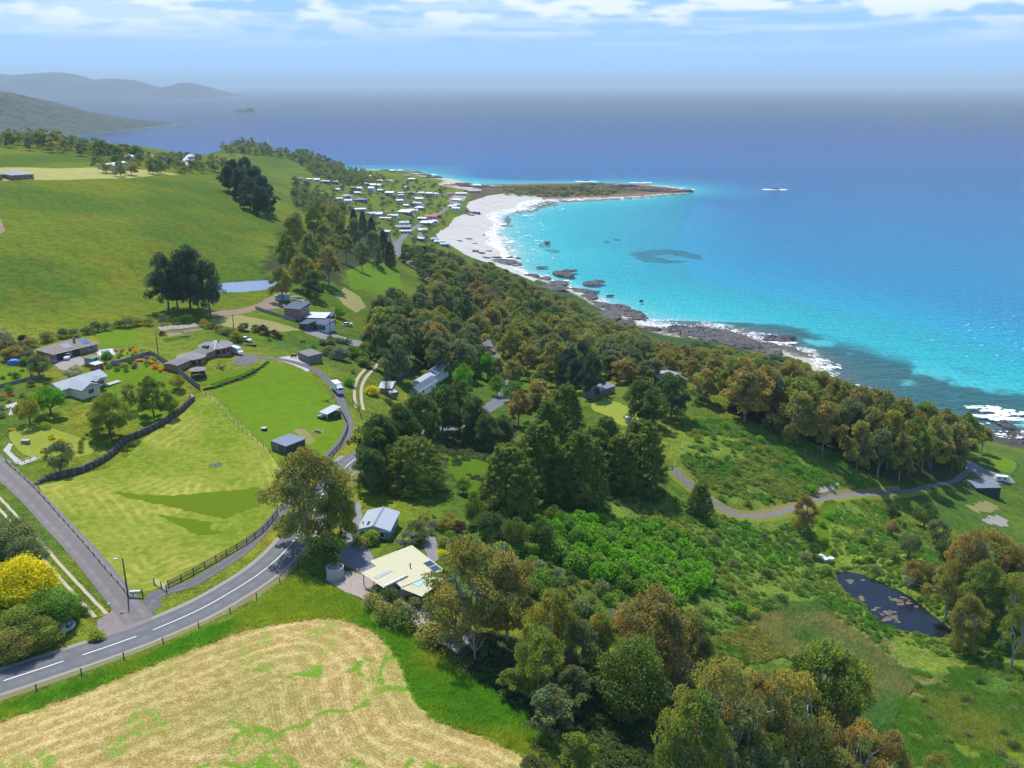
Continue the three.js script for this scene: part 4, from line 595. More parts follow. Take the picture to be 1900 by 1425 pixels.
// araucaria-like spire: a thin trunk with short whorls
function makeSpire(s) {
  seed(s); const L = new Leaves(), wood = []; limb(wood, V(0, -0.02, 0), V(0, 1, 0), 0.012, 0.003, 5, 0.004);
  for (let k = 0; k < 26; k++) { const y = 0.05 + k / 26 * 0.93, R = 0.17 * Math.pow(1 - k / 26, 1.5) + 0.012; for (let b = 0; b < 7; b++) { const a = b / 7 * 6.283 + k; for (let i = 1; i < 11; i++) { const q = i / 10; L.add(Math.cos(a) * R * q, y + R * q * 0.25, Math.sin(a) * R * q, V(rnd(-0.3, 0.3), 1, rnd(-0.3, 0.3)).normalize(), V(-Math.sin(a), 0, Math.cos(a)), 0.035 * (1.2 - q * 0.6), 0.02, [rnd(0.8, 1.2), rnd(0.9, 1.1), 1]); } } }
  return [mergeGeometries(wood), L.build()];
}
const KIND = {
  gum: [11, 12, 13, 14, 15, 16, 17, 18].map((s, i) => makeGum(s, { spread: [0.34, 0.3, 0.38, 0.34][i % 4], low: [0.2, 0.3, 0.16, 0.36][i % 4], clumps: [36, 28, 40, 26][i % 4], size: [1, 1.1, 0.9, 0.8][i % 4] })),
  gumOpen: [24, 25, 26, 27].map((s) => makeGum(s, { clumps: 30, per: 230, leaf: 0.0185, spread: 0.42, low: 0.36, size: 0.72, stout: 1.5 })),
  gumSparse: [21, 22].map((s) => makeGum(s, { clumps: 24, per: 110, spread: 0.36, low: 0.3, size: 0.9 })),
  gumBig: [31, 32, 33, 34].map((s) => makeGum(s, { clumps: 56, per: 250, leaf: 0.0195, spread: 0.38, low: 0.16, size: 0.85 })),
  gumFar: [41, 42, 43, 44].map((s) => makeGum(s, { clumps: 18, per: 45, leaf: 0.06, spread: 0.38, low: 0.2, size: 1.2 })),
  cypress: [51, 52, 53, 54].map((s) => makeCypress(s)),
  cypressDome: [55].map((s) => makeCypress(s, { radius: 0.54, pow: 0.42, sprays: 420, leaf: 0.026, per: 34, lift: 0.12 })),
  dark: [61, 62, 63, 64].map((s) => makeGum(s, { clumps: 44, per: 170, leaf: 0.028, spread: 0.32, low: 0.14, size: 1.1 })),
  pine: [71, 72, 73].map((s) => makeGum(s, { clumps: 44, per: 180, leaf: 0.022, spread: 0.36, low: 0.26 })),
  round: [81, 82, 83, 84].map((s) => makeRound(s)),
  dense: [85, 86].map((s) => makeRound(s, { clumps: 60, per: 210, leaf: 0.024, rx: 0.40, base: 0.03, hue: 0.1 })),
  shrub: [91, 92, 93, 94, 95].map((s) => makeShrub(s)),
  shrubFar: [96, 97].map((s) => makeShrub(s, { clumps: 6, per: 32, leaf: 0.13 })),
  leafy: [101, 102, 103].map((s) => makeShrub(s, { clumps: 14, per: 130, leaf: 0.075, hue: 0.1 })),
  bare: [111, 112].map((s) => makeBare(s)),
  fern: [121, 122].map((s) => makeFern(s, 0.45)),
  spire: [131].map((s) => makeSpire(s)),
};
const leafMat = (r, g, b) => new THREE.MeshPhysicalMaterial({ color: C3(r, g, b), vertexColors: true, roughness: 1, transmission: 0.4, thickness: 0, side: THREE.DoubleSide, specularIntensity: 0.12 });
const TINT = {
  olive: leafMat(0.370, 0.355, 0.075), oliveGreen: leafMat(0.285, 0.345, 0.050), brown: leafMat(0.420, 0.335, 0.085), greyGreen: leafMat(0.255, 0.295, 0.100), gold: leafMat(0.400, 0.370, 0.050),
  darkGreen: leafMat(0.140, 0.215, 0.050), deep: leafMat(0.082, 0.138, 0.070), cypress: leafMat(0.205, 0.275, 0.045), green: leafMat(0.200, 0.360, 0.040), bright: leafMat(0.200, 0.450, 0.022), lime: leafMat(0.378, 0.483, 0.042),
  yellow: leafMat(0.740, 0.660, 0.012), mauve: leafMat(0.420, 0.210, 0.441), orange: leafMat(0.840, 0.399, 0.016), cream: leafMat(0.483, 0.504, 0.231), maroon: leafMat(0.147, 0.074, 0.063), red: leafMat(0.578, 0.095, 0.063), silver: leafMat(0.263, 0.304, 0.231),
};
const BARK = { pale: mat(0.40, 0.36, 0.31, 0.9), grey: mat(0.22, 0.19, 0.16, 0.95), dark: mat(0.10, 0.08, 0.065, 0.95), dead: mat(0.36, 0.33, 0.31, 0.95) };
// plants a tree: x, z, height h, crown width w (metres)
const NATURAL = { gum: 0.80, gumOpen: 0.92, gumSparse: 0.84, gumBig: 0.86, gumFar: 0.86, cypress: 0.74, cypressDome: 1.02, dark: 0.72, pine: 0.80, round: 1.0, dense: 0.84, shrub: 1.05, shrubFar: 1.05, leafy: 1.05, bare: 0.8, fern: 1.1, spire: 0.36 };
let planted = 0;
function plant(kind, name, x, z, h, w, tint, bark, label, category, group) {
  const list = KIND[kind], [wood, crown] = list[planted++ % list.length];
  const t = thing(name, label, category, x, height(x, z) - 0.15, z, rnd(0, 6.2832), group), k = (w ?? h * NATURAL[kind]) / NATURAL[kind];
  t.scale.set(k, h, k);
  if (wood) part('trunk', wood, BARK[bark], t);
  if (crown) part(kind.startsWith('shrub') || kind === 'leafy' ? 'foliage' : 'crown', crown, TINT[tint], t);
  return t;
}
const GUMS = ['olive', 'olive', 'oliveGreen', 'brown', 'olive', 'greyGreen', 'oliveGreen', 'darkGreen', 'greyGreen'];
seed(900);
// big gums near the house with the pale green roof and along the road
for (const [x, z, h, w, tint, label] of [[-43.5, -175.3, 22, 19, 'olive', 'broad, gum, with, golden, green, crown, overhanging, the, main, road'], [-36, -174.1, 14, 9, 'oliveGreen', 'smaller, gum, between, the, roadside, gum, and, the, ridged, grey, roof'], [-7.5, -139.2, 20, 15, 'olive', 'large, olive, brown, gum, shading, the, pale, green, flat, roof'], [-0.9, -141, 18, 12, 'brown', 'browner, gum, at, the, valley, side, of, the, gum, over, the, pale, green, roof'], [25.4, -138.4, 20, 14, 'brown', 'orange, brown, gum, standing, beyond, the, dense, dark, rounded, tree'], [32.5, -140.9, 16, 9, 'olive', 'smaller, gum, beside, the, orange, brown, gum, by, the, reeds'], [7.1, -132.2, 17, 9, 'gold', 'yellow, green, wattle, behind, the, brown, gum, in, the, house, garden'], [4.2, -123.5, 14, 9, 'oliveGreen', 'leafy, wattle, with, yellow, green, tips, at, the, garden, fence'], [11.1, -131.6, 13, 8, 'greyGreen', 'grey, green, wattle, between, two, yellow, green, wattles'], [14.6, -134.1, 14, 7, 'gold', 'slim, golden, gum, next, to, the, dense, dark, rounded, tree'], [84.4, -240, 11, 7, 'brown', 'orange, brown, tree, at, the, bend, of, the, coast, track']].map((a) => a)) plant('gumBig', 'gum_tree', x, z, h, w, tint, 'pale', label, 'tree');
plant('dense', 'evergreen_tree', 19.5, -124.5, 16, 12, 'cypress', 'dark', 'dense dark green rounded evergreen at the paddock edge', 'tree');
plant('round', 'bushy_tree', -36.9, -163.6, 9, 8, 'darkGreen', 'dark', 'dark bushy tree under the gum beside the gravel drive', 'tree');
for (const [x, z, h, w, tint] of [[29.9, -111.8, 22, 14, 'olive'], [36.6, -112.7, 20, 12, 'brown'], [49.8, -123.8, 23, 15, 'oliveGreen'], [41.5, -113.2, 22, 13, 'olive'], [33, -107.5, 18, 10, 'greyGreen'], [24.8, -102.4, 20, 10, 'oliveGreen'], [50.9, -119.7, 16, 9, 'olive'], [51.4, -112.4, 15, 10, 'brown'], [56.9, -114.2, 13, 8, 'brown'], [43, -111.5, 15, 9, 'olive'], [36.3, -107.3, 13, 8, 'oliveGreen'], [23.4, -101.9, 14, 8, 'olive'], [67.2, -118.7, 9, 6, 'olive'], [29.1, -102.6, 13, 8, 'greyGreen'], [47.1, -108.4, 12, 8, 'olive']])
  plant(planted % 3 ? 'gumOpen' : 'gumBig', 'gum_tree', x, z, h, w, tint, 'pale', 'gum with bare pale limbs in the grove below the hay field', 'tree', 'gums in the grove below the hay field');
for (const [x, z, h, w, tint] of [[112.3, -199.9, 22, 13, 'brown'], [119.7, -203.4, 22, 14, 'olive'], [122.4, -197.9, 20, 12, 'brown'], [107, -197.3, 17, 10, 'olive'], [111.6, -191.5, 19, 12, 'oliveGreen'], [115.9, -187.9, 18, 12, 'oliveGreen'], [104.2, -182.7, 15, 9, 'olive'], [111.1, -174.3, 16, 10, 'oliveGreen']])
  plant(planted % 2 ? 'gumOpen' : 'gumBig', 'gum_tree', x, z, h, w, tint, 'pale', 'tall brownish gum on the bank above the dark pond', 'tree', 'gums on the bank above the dark pond');
for (const [x, z, h, w, tint] of [[137.9, -276.6, 9, 9, 'darkGreen'], [135.2, -261.7, 9, 8, 'greyGreen'], [110.1, -227, 8, 7, 'greyGreen'], [119.2, -224, 9, 8, 'darkGreen'], [124.2, -270.1, 7, 6, 'darkGreen'], [114.9, -249, 6, 6, 'brown'], [106, -213.9, 7, 6, 'brown'], [110.7, -213.5, 7, 7, 'olive']])
  plant('round', 'bushy_tree', x, z, h, w, tint, 'dark', 'low grey bushy tree between the coast track and the pond gums', 'tree', 'bushy trees below the coast track');
for (const [x, z, h, w, tint] of [[86.5, -328, 20, 14, 'brown'], [94.3, -319.2, 21, 14, 'brown'], [107.8, -337.5, 22, 16, 'brown'], [120.8, -344.2, 23, 14, 'olive'], [127.2, -337.6, 23, 14, 'olive'], [132.9, -330.2, 24, 16, 'brown'], [140.7, -328.8, 26, 16, 'olive'], [153.7, -338.7, 26, 16, 'olive'], [174.2, -363.2, 24, 16, 'oliveGreen'], [187.1, -369.8, 23, 14, 'olive'], [204.9, -385.2, 20, 13, 'oliveGreen'], [221.6, -401.2, 14, 10, 'gold'], [99.1, -320.2, 16, 12, 'brown'], [108.7, -318.1, 16, 12, 'olive'], [124.8, -318.1, 20, 13, 'greyGreen'], [131.6, -315, 22, 13, 'olive'], [140, -315.6, 23, 13, 'gold'], [151.2, -322, 23, 14, 'oliveGreen'], [170.1, -343.2, 21, 13, 'olive'], [120.5, -322.3, 16, 12, 'greyGreen'], [91.6, -322.2, 15, 10, 'greyGreen'], [83.2, -327.6, 13, 10, 'brown'], [192.5, -367.4, 12, 10, 'olive'], [131.1, -302.3, 20, 12, 'greyGreen'], [123.3, -302.3, 19, 12, 'olive'], [141.8, -308.4, 19, 12, 'olive']])
  plant('gum', 'gum_tree', x, z, h, w, tint, 'grey', 'gum in the belt of trees along the seaward ridge', 'tree', 'gums along the seaward ridge');
// cypresses in the middle
for (const [x, z, h, w, kind, label] of [[-24.6, -210.8, 14, 15, 'cypressDome', 'wide, domed, cypress, below, the, roadside, blackwoods'], [-1.3, -198.7, 18, 14, 'cypress', 'feathery, cypress, standing, at, the, edge, of, the, grassy, clearing'], [6.8, -218, 20, 14, 'cypress', 'tall, cypress, behind, the, feathery, one, by, the, clearing'], [17.5, -217.3, 20, 13, 'cypress', 'cypress, in, the, middle, of, the, dark, cypress, group'], [36.2, -240.9, 20, 15, 'cypress', 'broad, cypress, above, the, bend, in, the, coast, track'], [52.6, -234.3, 10, 7, 'cypress', 'small, dark, cypress, standing, alone, beside, the, coast, track']]) plant(kind, 'cypress_tree', x, z, h, w, 'cypress', 'dark', label, 'tree');
for (const [x, z, h, w] of [[27.2, -246.7, 17, 11], [17.9, -283, 19, 12], [29.4, -233.5, 16, 11], [23.1, -237.3, 16, 11], [12.4, -217.6, 14, 10], [11.2, -265.1, 18, 11]])
  plant('cypress', 'cypress_tree', x, z, h, w, 'cypress', 'dark', 'cypress in the dark group between the brown gum and the long grey shed', 'tree', 'dark cypresses below the long grey shed');
for (const [x, z, h, w] of [[-34.4, -220, 17, 11], [-34.8, -213.1, 15, 9], [-30.1, -230, 17, 10], [-26.4, -242.7, 18, 11], [-21.3, -265.3, 18, 12], [-16.8, -277.2, 18, 11], [-11.2, -265, 16, 10], [-34.9, -205.7, 12, 8], [-8.1, -258.4, 13, 8], [-3, -267.5, 11, 8], [-32.5, -225.3, 14, 9], [-34.1, -176.6, 1, 1]].slice(0, -1))
  plant('dark', 'blackwood_tree', x, z, h, w, 'darkGreen', 'grey', 'dark blackwood in the row between the main road and white house', 'tree', 'blackwoods along the main road');
for (const [x, z, h, w] of [[44.4, -299.8, 16, 11], [56.1, -305.6, 17, 13], [47.7, -293.6, 14, 10]])
  plant('dark', 'macrocarpa_tree', x, z, h, w, 'darkGreen', 'grey', 'dark spreading macrocarpa between the long grey shed and the round tank', 'tree', 'macrocarpas by the long grey shed');
for (const [x, z, h, w, tint, kind, label] of [[-18.4, -332.6, 12, 9, 'bright', 'round', 'bright, green, leafy, tree, beside, the, white, house'], [-10.1, -365.6, 13, 9, 'bright', 'round', 'bright, green, leafy, tree, uphill, of, the, white, house, driveway'], [-5.8, -337.7, 9, 7, 'green', 'round', 'green, tree, next, to, the, upper, driveway, of, the, white, house'], [7, -383.2, 16, 13, 'brown', 'gum', 'golden, brown, topped, gum, behind, the, white, house, trees'], [9.4, -303.7, 16, 14, 'brown', 'gum', 'rusty, brown, gum, above, the, feathery, cypresses'], [2.2, -298.9, 13, 10, 'brown', 'gum', 'brown, gum, leaning, next, to, the, rusty, brown, gum'], [20.4, -387.6, 12, 8, 'greyGreen', 'round', 'grey, green, tree, touching, the, golden, brown, topped, gum'], [10.6, -345.6, 9, 7, 'darkGreen', 'round', 'dark, tree, in, front, of, the, golden, brown, topped, gum'], [0.4, -356.9, 12, 10, 'olive', 'gum', 'olive, gum, at, the, bend, of, the, road, above, the, white, house'], [-5.6, -363, 12, 9, 'oliveGreen', 'gum', 'olive, green, gum, beside, the, bright, leafy, trees'], [-13.5, -369.1, 14, 10, 'greyGreen', 'gum', 'grey, gum, behind, the, bright, leafy, trees'], [-0.4, -328, 9, 9, 'green', 'round', 'green, tree, at, the, lower, bend, of, the, road'], [-44, -334.2, 7, 8, 'green', 'round', 'rounded, green, tree, on, the, lawn, above, the, white, house'], [-42.6, -295.6, 19, 5, 'deep', 'spire', 'thin, dark, spire, conifer, beside, the, glass, roofed, shed']]) plant(kind, kind === 'gum' ? 'gum_tree' : kind === 'spire' ? 'spire_conifer' : 'leafy_tree', x, z, h, w, tint, 'grey', label, 'tree');
for (const [x, z, h, w] of [[23.7, -358.8, 18, 9], [29.8, -370.5, 18, 9], [22.4, -409.7, 17, 9], [30.3, -329.8, 17, 9], [25, -340.2, 15, 9]])
  plant('dark', 'pine_tree', x, z, h, w, 'deep', 'dark', 'dark pine in the clump behind the golden brown topped gum', 'tree', 'dark pines in the seaward forest');
for (const [x, z, h, w] of [[-142.8, -371.4, 24, 15], [-133.9, -372.1, 27, 17], [-123.8, -366.4, 23, 13], [-140.8, -377.3, 18, 13], [-132.4, -377.5, 17, 11]])
  plant('pine', 'pine_tree', x, z, h, w, 'deep', 'dark', 'dark old pine in the clump beside the upper pond', 'tree', 'old pines beside the upper pond');
for (const [x, z, h, w, tint] of [[-121.4, -514.3, 25, 14, 'olive'], [-127.5, -593.1, 26, 15, 'oliveGreen'], [-123.8, -644.8, 26, 15, 'olive'], [-110.3, -640.4, 25, 14, 'greyGreen'], [-96.9, -635.3, 22, 13, 'greyGreen'], [-111.7, -452.7, 21, 13, 'oliveGreen'], [-111.6, -544.6, 21, 13, 'olive'], [-101.8, -559.3, 20, 12, 'olive'], [-103.8, -465.4, 20, 12, 'oliveGreen'], [-102, -399.5, 16, 12, 'olive'], [-98.9, -424.3, 17, 12, 'olive'], [-90.7, -447, 20, 14, 'brown'], [-90.9, -413, 13, 10, 'darkGreen'], [-90.6, -549, 18, 10, 'greyGreen'], [-91.3, -619.4, 16, 9, 'greyGreen']])
  plant('gum', 'gum_tree', x, z, h, w, tint, 'grey', 'gum in the tall stand between the upper pond and beach road', 'tree', 'gums in the stand by the upper pond');
for (const [x, z, h, w] of [[-118.3, -773.2, 22, 8], [-95.3, -676.6, 20, 8], [-132.3, -816.3, 22, 8], [-87, -647.8, 18, 8], [-142.9, -831.6, 20, 8]])
  plant('cypress', 'pine_tree', x, z, h, w, 'deep', 'dark', 'dark pine behind the tall gum stand above the village', 'tree', 'dark pines above the village');
for (const [x, z, h, w] of [[-208, -698.1, 24, 15], [-239.8, -841, 26, 16], [-189.3, -687.2, 26, 16], [-179, -667, 24, 15], [-197.2, -672.9, 22, 14], [-182.2, -645.1, 22, 14], [-171.9, -649.3, 20, 13], [-210.2, -691, 20, 12], [-173.1, -634.4, 20, 13]])
  plant('dark', 'macrocarpa_tree', x, z, h, w, 'deep', 'dark', 'dark macrocarpa in the windbreak at the corner of the hill paddock', 'tree', 'macrocarpas at the corner of the hill paddock');
// garden trees round the three houses on the left
for (const [x, z, h, w, kind, tint, label] of [[-110.2, -234.3, 12, 13, 'gumBig', 'oliveGreen', 'wide, olive, green, tree, above, the, dark, stone, wall'], [-104.1, -250.2, 12, 9, 'gum', 'oliveGreen', 'upright, olive, tree, at, the, wall, beside, the, wide, olive, green, tree'], [-111.6, -253, 9, 7, 'gumSparse', 'olive', 'open, crowned, tree, in, front, of, the, cream, house'], [-99.4, -251, 7, 5, 'round', 'oliveGreen', 'small, olive, tree, at, the, end, of, the, stone, wall'], [-130.6, -244.1, 9, 9.5, 'round', 'bright', 'bright, green, maple, beside, the, cream, gabled, house'], [-132.2, -235.6, 8, 7, 'round', 'gold', 'golden, brown, bush, leaning, against, the, bright, green, maple'], [-111.5, -208.3, 8, 8, 'round', 'greyGreen', 'weeping, grey, green, tree, on, the, lawn, below, the, stone, wall'], [-104.4, -272.3, 5, 5.5, 'round', 'gold', 'round, yellow, green, tree, at, the, corner, of, the, timber, fence'], [-149, -275.5, 8, 8, 'round', 'greyGreen', 'weeping, tree, at, the, gravel, yard, of, the, brick, house'], [-138.3, -275.8, 4.5, 7, 'round', 'cream', 'cream, flowering, shrub, tree, behind, the, cream, house, roof'], [-174.2, -303.6, 8, 8, 'round', 'cream', 'pale, flowering, tree, beside, the, hill, paddock'], [-75.8, -393.7, 5.5, 6, 'round', 'bright', 'round, clipped, green, tree, beside, the, navy, roofed, house'], [-165.9, -292.3, 5, 8, 'round', 'brown', 'rusty, brown, shrub, tree, beside, the, blue, covered, car'], [-102.1, -327.3, 4.5, 5, 'round', 'gold', 'golden, round, bush, at, the, vegetable, garden, corner'], [36, -136.7, 5, 4, 'fern', 'green', 'tree, fern, at, the, foot, of, the, reeds'], [-20.8, -177.6, 5, 6, 'round', 'greyGreen', 'grey, green, garden, tree, beside, the, ridged, grey, roof']]) plant(kind, 'garden_tree', x, z, h, w, tint, 'dark', label, 'tree');
for (const [x, z, h, w, tint, label] of [[-89, -147.4, 9, 12, 'yellow', 'brilliant, yellow, golden, conifer, near, the, track'], [-99.5, -163.6, 8, 10, 'greyGreen', 'grey, green, bush, tree, uphill, of, the, golden, conifer'], [-94.5, -159.2, 7, 8, 'greyGreen', 'grey, green, bush, touching, the, golden, conifer'], [-82.2, -142.2, 6.5, 9, 'green', 'fresh, green, bush, in, front, of, the, golden, conifer'], [-84.5, -136.8, 6.5, 9, 'oliveGreen', 'olive, bush, at, the, lower, side, of, the, golden, conifer'], [-80.7, -144.2, 5, 6, 'bright', 'bright, green, bush, above, the, rock, garden'], [-84, -132.6, 5.5, 8, 'olive', 'brownish, bush, at, the, roadside, path'], [-80.9, -135.8, 5, 7, 'oliveGreen', 'dark, olive, bush, behind, the, rock, garden']]) plant('dense', 'garden_bush', x, z, h, w, tint, 'dark', label, 'bush');

// ---------- woods ----------
seed(4100);
const CLEAR = [[33.7, -328.3, 26], [37.8, -309.9, 14], [74.5, -341.1, 12], [-32, -333.5, 14], [-44.3, -304.3, 8], [-84.9, -368.8, 16]];
const free = (x, z) => CLEAR.every(([a, b, r]) => Math.hypot(x - a, z - b) > r) && nearLine(x, z, MAIN_ROAD)[0] > 4.5 && nearLine(x, z, COAST_TRACK)[0] > 3.5;
const wood = (spots, kind, name, tints, bark, ratio, label, category, group) => { for (const [x, z, h] of spots) if (free(x, z)) plant(kind, name, x, z, h, h * ratio * rnd(0.85, 1.2), pick(tints), bark, label, category, group); };
wood([[41.8, -320.4, 18.9], [36, -331.7, 18], [47.8, -339, 16], [-43.6, -339.5, 19.2], [24.4, -347.2, 20], [-44.5, -351.1, 18.9], [39, -351.9, 16.6], [49.2, -362.5, 14.2], [-51.7, -363, 19.4], [-32.3, -365.1, 18.7], [18.8, -367.6, 19.6], [30.9, -370.1, 15.4], [55.5, -376.2, 15.9], [-38, -379.6, 16.9], [20.6, -379.9, 16.2], [-55.8, -383.3, 18.4], [41.5, -384.1, 18.1], [52.6, -387, 16.5], [32.5, -391.3, 16.6], [15.9, -394.5, 18.6], [-39.7, -396.5, 18.1], [-18.5, -398.5, 18], [0.5, -399, 18.1], [-55.8, -400, 15.6], [25.5, -402.5, 15.6], [54.5, -404.6, 14.6], [11.5, -409.8, 14.5], [-50.6, -409.9, 17], [-34, -413.4, 15.1], [35.6, -414.3, 16.5], [50.5, -416.2, 16.7], [-16.3, -416.8, 19.5], [20.2, -419.3, 16.5], [-35.9, -425, 15.2], [-55.5, -426.7, 18.4], [1.7, -426.8, 18], [57.9, -429.4, 14.3], [14.4, -431.2, 18.7], [-29.1, -434.1, 15.7], [25.5, -434.5, 19.1], [-15.9, -436.1, 17], [38.9, -438, 15.8], [-54.6, -439.9, 15.6], [3.9, -441.5, 17.7], [50.5, -445.3, 16.2], [-18.1, -446.3, 15.3], [25, -449.4, 18.9], [-35.4, -449.5, 14.6], [-1.8, -450.1, 17.6], [-48.3, -458.7, 14.8], [54.8, -459.1, 15.2], [44.3, -459.2, 18.2], [4.9, -459.6, 17.6], [-12.5, -466.3, 19.7], [22.2, -466.8, 19.2], [-24.1, -470.5, 18.2], [3, -472.3, 17.9], [41.3, -472.3, 17.6], [65.4, -475.5, 16.3], [-48.4, -476, 15.3], [-10.6, -480.4, 15.4], [26.6, -481.9, 15.6], [-38.4, -482.9, 19.2], [-22.9, -484.7, 14.4], [5.3, -485.5, 19.1], [40.9, -489.6, 17.4], [-7.2, -491, 17.7], [59.1, -492.9, 14], [19, -494.9, 19.6], [-31.1, -495.7, 19], [30.6, -496.6, 18.7], [-41.8, -499.6, 14.7], [-2.2, -505.3, 17.9], [39, -505.4, 16.5], [-18.8, -508.2, 18], [51.3, -509.5, 16.5], [20.2, -513.2, 16.5], [-41.3, -514.2, 17], [-2.3, -517.5, 15.4], [37, -523.5, 18.3], [9.9, -527.9, 15.1], [-23, -530.3, 15.7], [54.5, -531.1, 14.5], [21.5, -531.7, 19.9], [-35.7, -532.5, 15], [-9.3, -539.5, 16], [39.6, -542.4, 14.2], [28.4, -548, 15.3], [-26.5, -549.8, 17.1], [-0.6, -550.2, 17.7], [-45.4, -552.2, 14.2], [-12.5, -556.7, 16.6], [41.3, -562, 14.9], [14.8, -564.1, 18.3], [-1.6, -564.3, 14.4], [-31.1, -568.4, 19.5], [-9.7, -574.3, 16.8], [27.2, -577.9, 16.2], [-36.1, -581.6, 17.7], [9.2, -582.6, 14.3], [-48.5, -585.1, 15.7], [-12.9, -587.9, 18.3], [21, -589, 19.9], [-44.3, -596.8, 19.3], [2, -597, 18.7], [-20.1, -597.4, 14.9], [32.8, -599.6, 14.7], [-36, -603.9, 14.3], [9.5, -606.6, 14.5], [-9.4, -609.8, 17.3], [-24, -612, 16.5], [26, -613.7, 14.4], [-46.8, -618.2, 17.7], [10, -622.7, 15], [-6.6, -623, 18.9], [18.8, -631.2, 19.2], [-18.1, -632.8, 14.1], [-0.4, -635.2, 17.3], [-31.4, -635.4, 18.8], [33.4, -637.8, 14.3], [-43.9, -639.8, 18.9], [20.2, -654.8, 14.3], [-19, -655.4, 17.3], [0.6, -655.8, 19.4], [-34.3, -657.3, 14.7], [-9, -666.2, 16.8], [-44.4, -666.5, 19], [-25.4, -666.5, 14.6], [17.4, -673.3, 18.7], [-32, -675.9, 19.1], [-15.8, -676, 14.6], [6.7, -681.8, 18.5], [-25.4, -688.8, 15.9], [-38.8, -692.5, 15.1], [3.9, -693.8, 15.7], [-14.8, -698.2, 17.6], [-29.5, -707.2, 15.4], [6.6, -709.7, 15.5], [-17.1, -716.9, 16.2], [-4.8, -720.7, 14.8], [-25.5, -728.5, 14.8]], 'gum', 'gum_tree', GUMS, 'grey', 0.86, 'gum in the forest that runs down to the rocky shore', 'tree', 'gums of the seaward forest');
wood([[-42.3, -322.5, 16.9], [-47.9, -329.4, 16.6], [-35.6, -330.7, 16.4], [-44.4, -341.1, 17], [-36.3, -341.4, 16.2], [-53.3, -344.8, 14.4], [-29, -347.4, 16.4], [-42.4, -351.2, 16.7], [-20.5, -357.1, 16.1], [-32.1, -358.2, 16.4], [-49.1, -360.4, 14.7], [-39.5, -361.1, 14.5], [-30.7, -367.7, 15.1], [-20.8, -369.7, 15.4], [-52.3, -371.3, 14.1], [-38.8, -374.8, 16.9], [-27.6, -378, 14.9], [-18.2, -380.8, 14.2], [-40.9, -385, 14.1], [-29.2, -388.3, 15.6], [-18.6, -391.2, 15.5], [-42.2, -395.4, 14.4], [-21.8, -401.7, 14.9], [-34.3, -402.3, 15.1], [-27, -411.9, 15.6], [-25.7, -421.9, 14.2]], 'gum', 'gum_tree', ['greyGreen', 'greyGreen', 'darkGreen'], 'grey', 0.72, 'blue grey gum along the forest edge above the farm track', 'tree', 'blue grey gums above the farm track');
wood([[72.8, -327.4, 12.6], [89.9, -335.4, 12.9], [64.5, -336.8, 11.7], [52.4, -338.9, 12.8], [78.4, -340.8, 12.3], [88.6, -348, 12.7], [67.3, -348.2, 9.8], [55.9, -348.7, 11.3], [46.5, -352.9, 11.2], [73.2, -356.3, 9.3], [62.6, -360.7, 11.4], [97.7, -361.5, 9.7], [50.7, -361.8, 10.5], [83.7, -362.3, 9.6], [68.5, -369.7, 11.9], [58.1, -369.7, 10.9], [41.9, -373.7, 12.4], [64.2, -381.7, 11.6], [53.4, -382, 12.9], [44.3, -391.6, 9.9], [55.3, -397.7, 10.6], [50.9, -409.3, 12.1], [52.8, -418.9, 9.5], [52.2, -429.1, 12.9], [64.4, -431.7, 11.1], [56.9, -437.8, 12.3], [46.9, -440.4, 12.1], [66.6, -443.4, 11.1], [58.5, -454, 12.8], [71.9, -456.9, 9.3], [48, -459.7, 11.3], [78.5, -463, 9.9], [85.7, -470.8, 9.4], [62.8, -473.1, 9], [48.9, -474.5, 10.6], [127.2, -475, 9.1], [75.1, -475.7, 12.4], [53.8, -484.2, 11.9], [67.4, -484.7, 10.2], [125.5, -485.1, 10.1], [89.3, -488.6, 9.7], [112.9, -488.9, 10.1], [77.1, -492.6, 9.9], [102.7, -492.7, 9.5], [128.1, -494.6, 9.6], [56.3, -495.6, 12.5], [89.8, -501.5, 11.1], [116, -502.2, 11.2], [70.2, -502.5, 10.7], [98.2, -505.3, 10.6], [81.2, -507.5, 10.2], [62.8, -510.6, 10.4], [118.1, -512.6, 9.9], [90.4, -515.7, 9.5], [54.1, -516, 9.8], [104.6, -517, 9.1], [79.1, -517.8, 9.3], [67.5, -521.3, 9.7], [120.8, -522.2, 9.1]], 'gum', 'gum_tree', ['brown', 'olive', 'olive', 'brown', 'greyGreen'], 'grey', 1.0, 'brown coastal gum above the shore rocks', 'tree', 'coastal gums above the shore rocks');
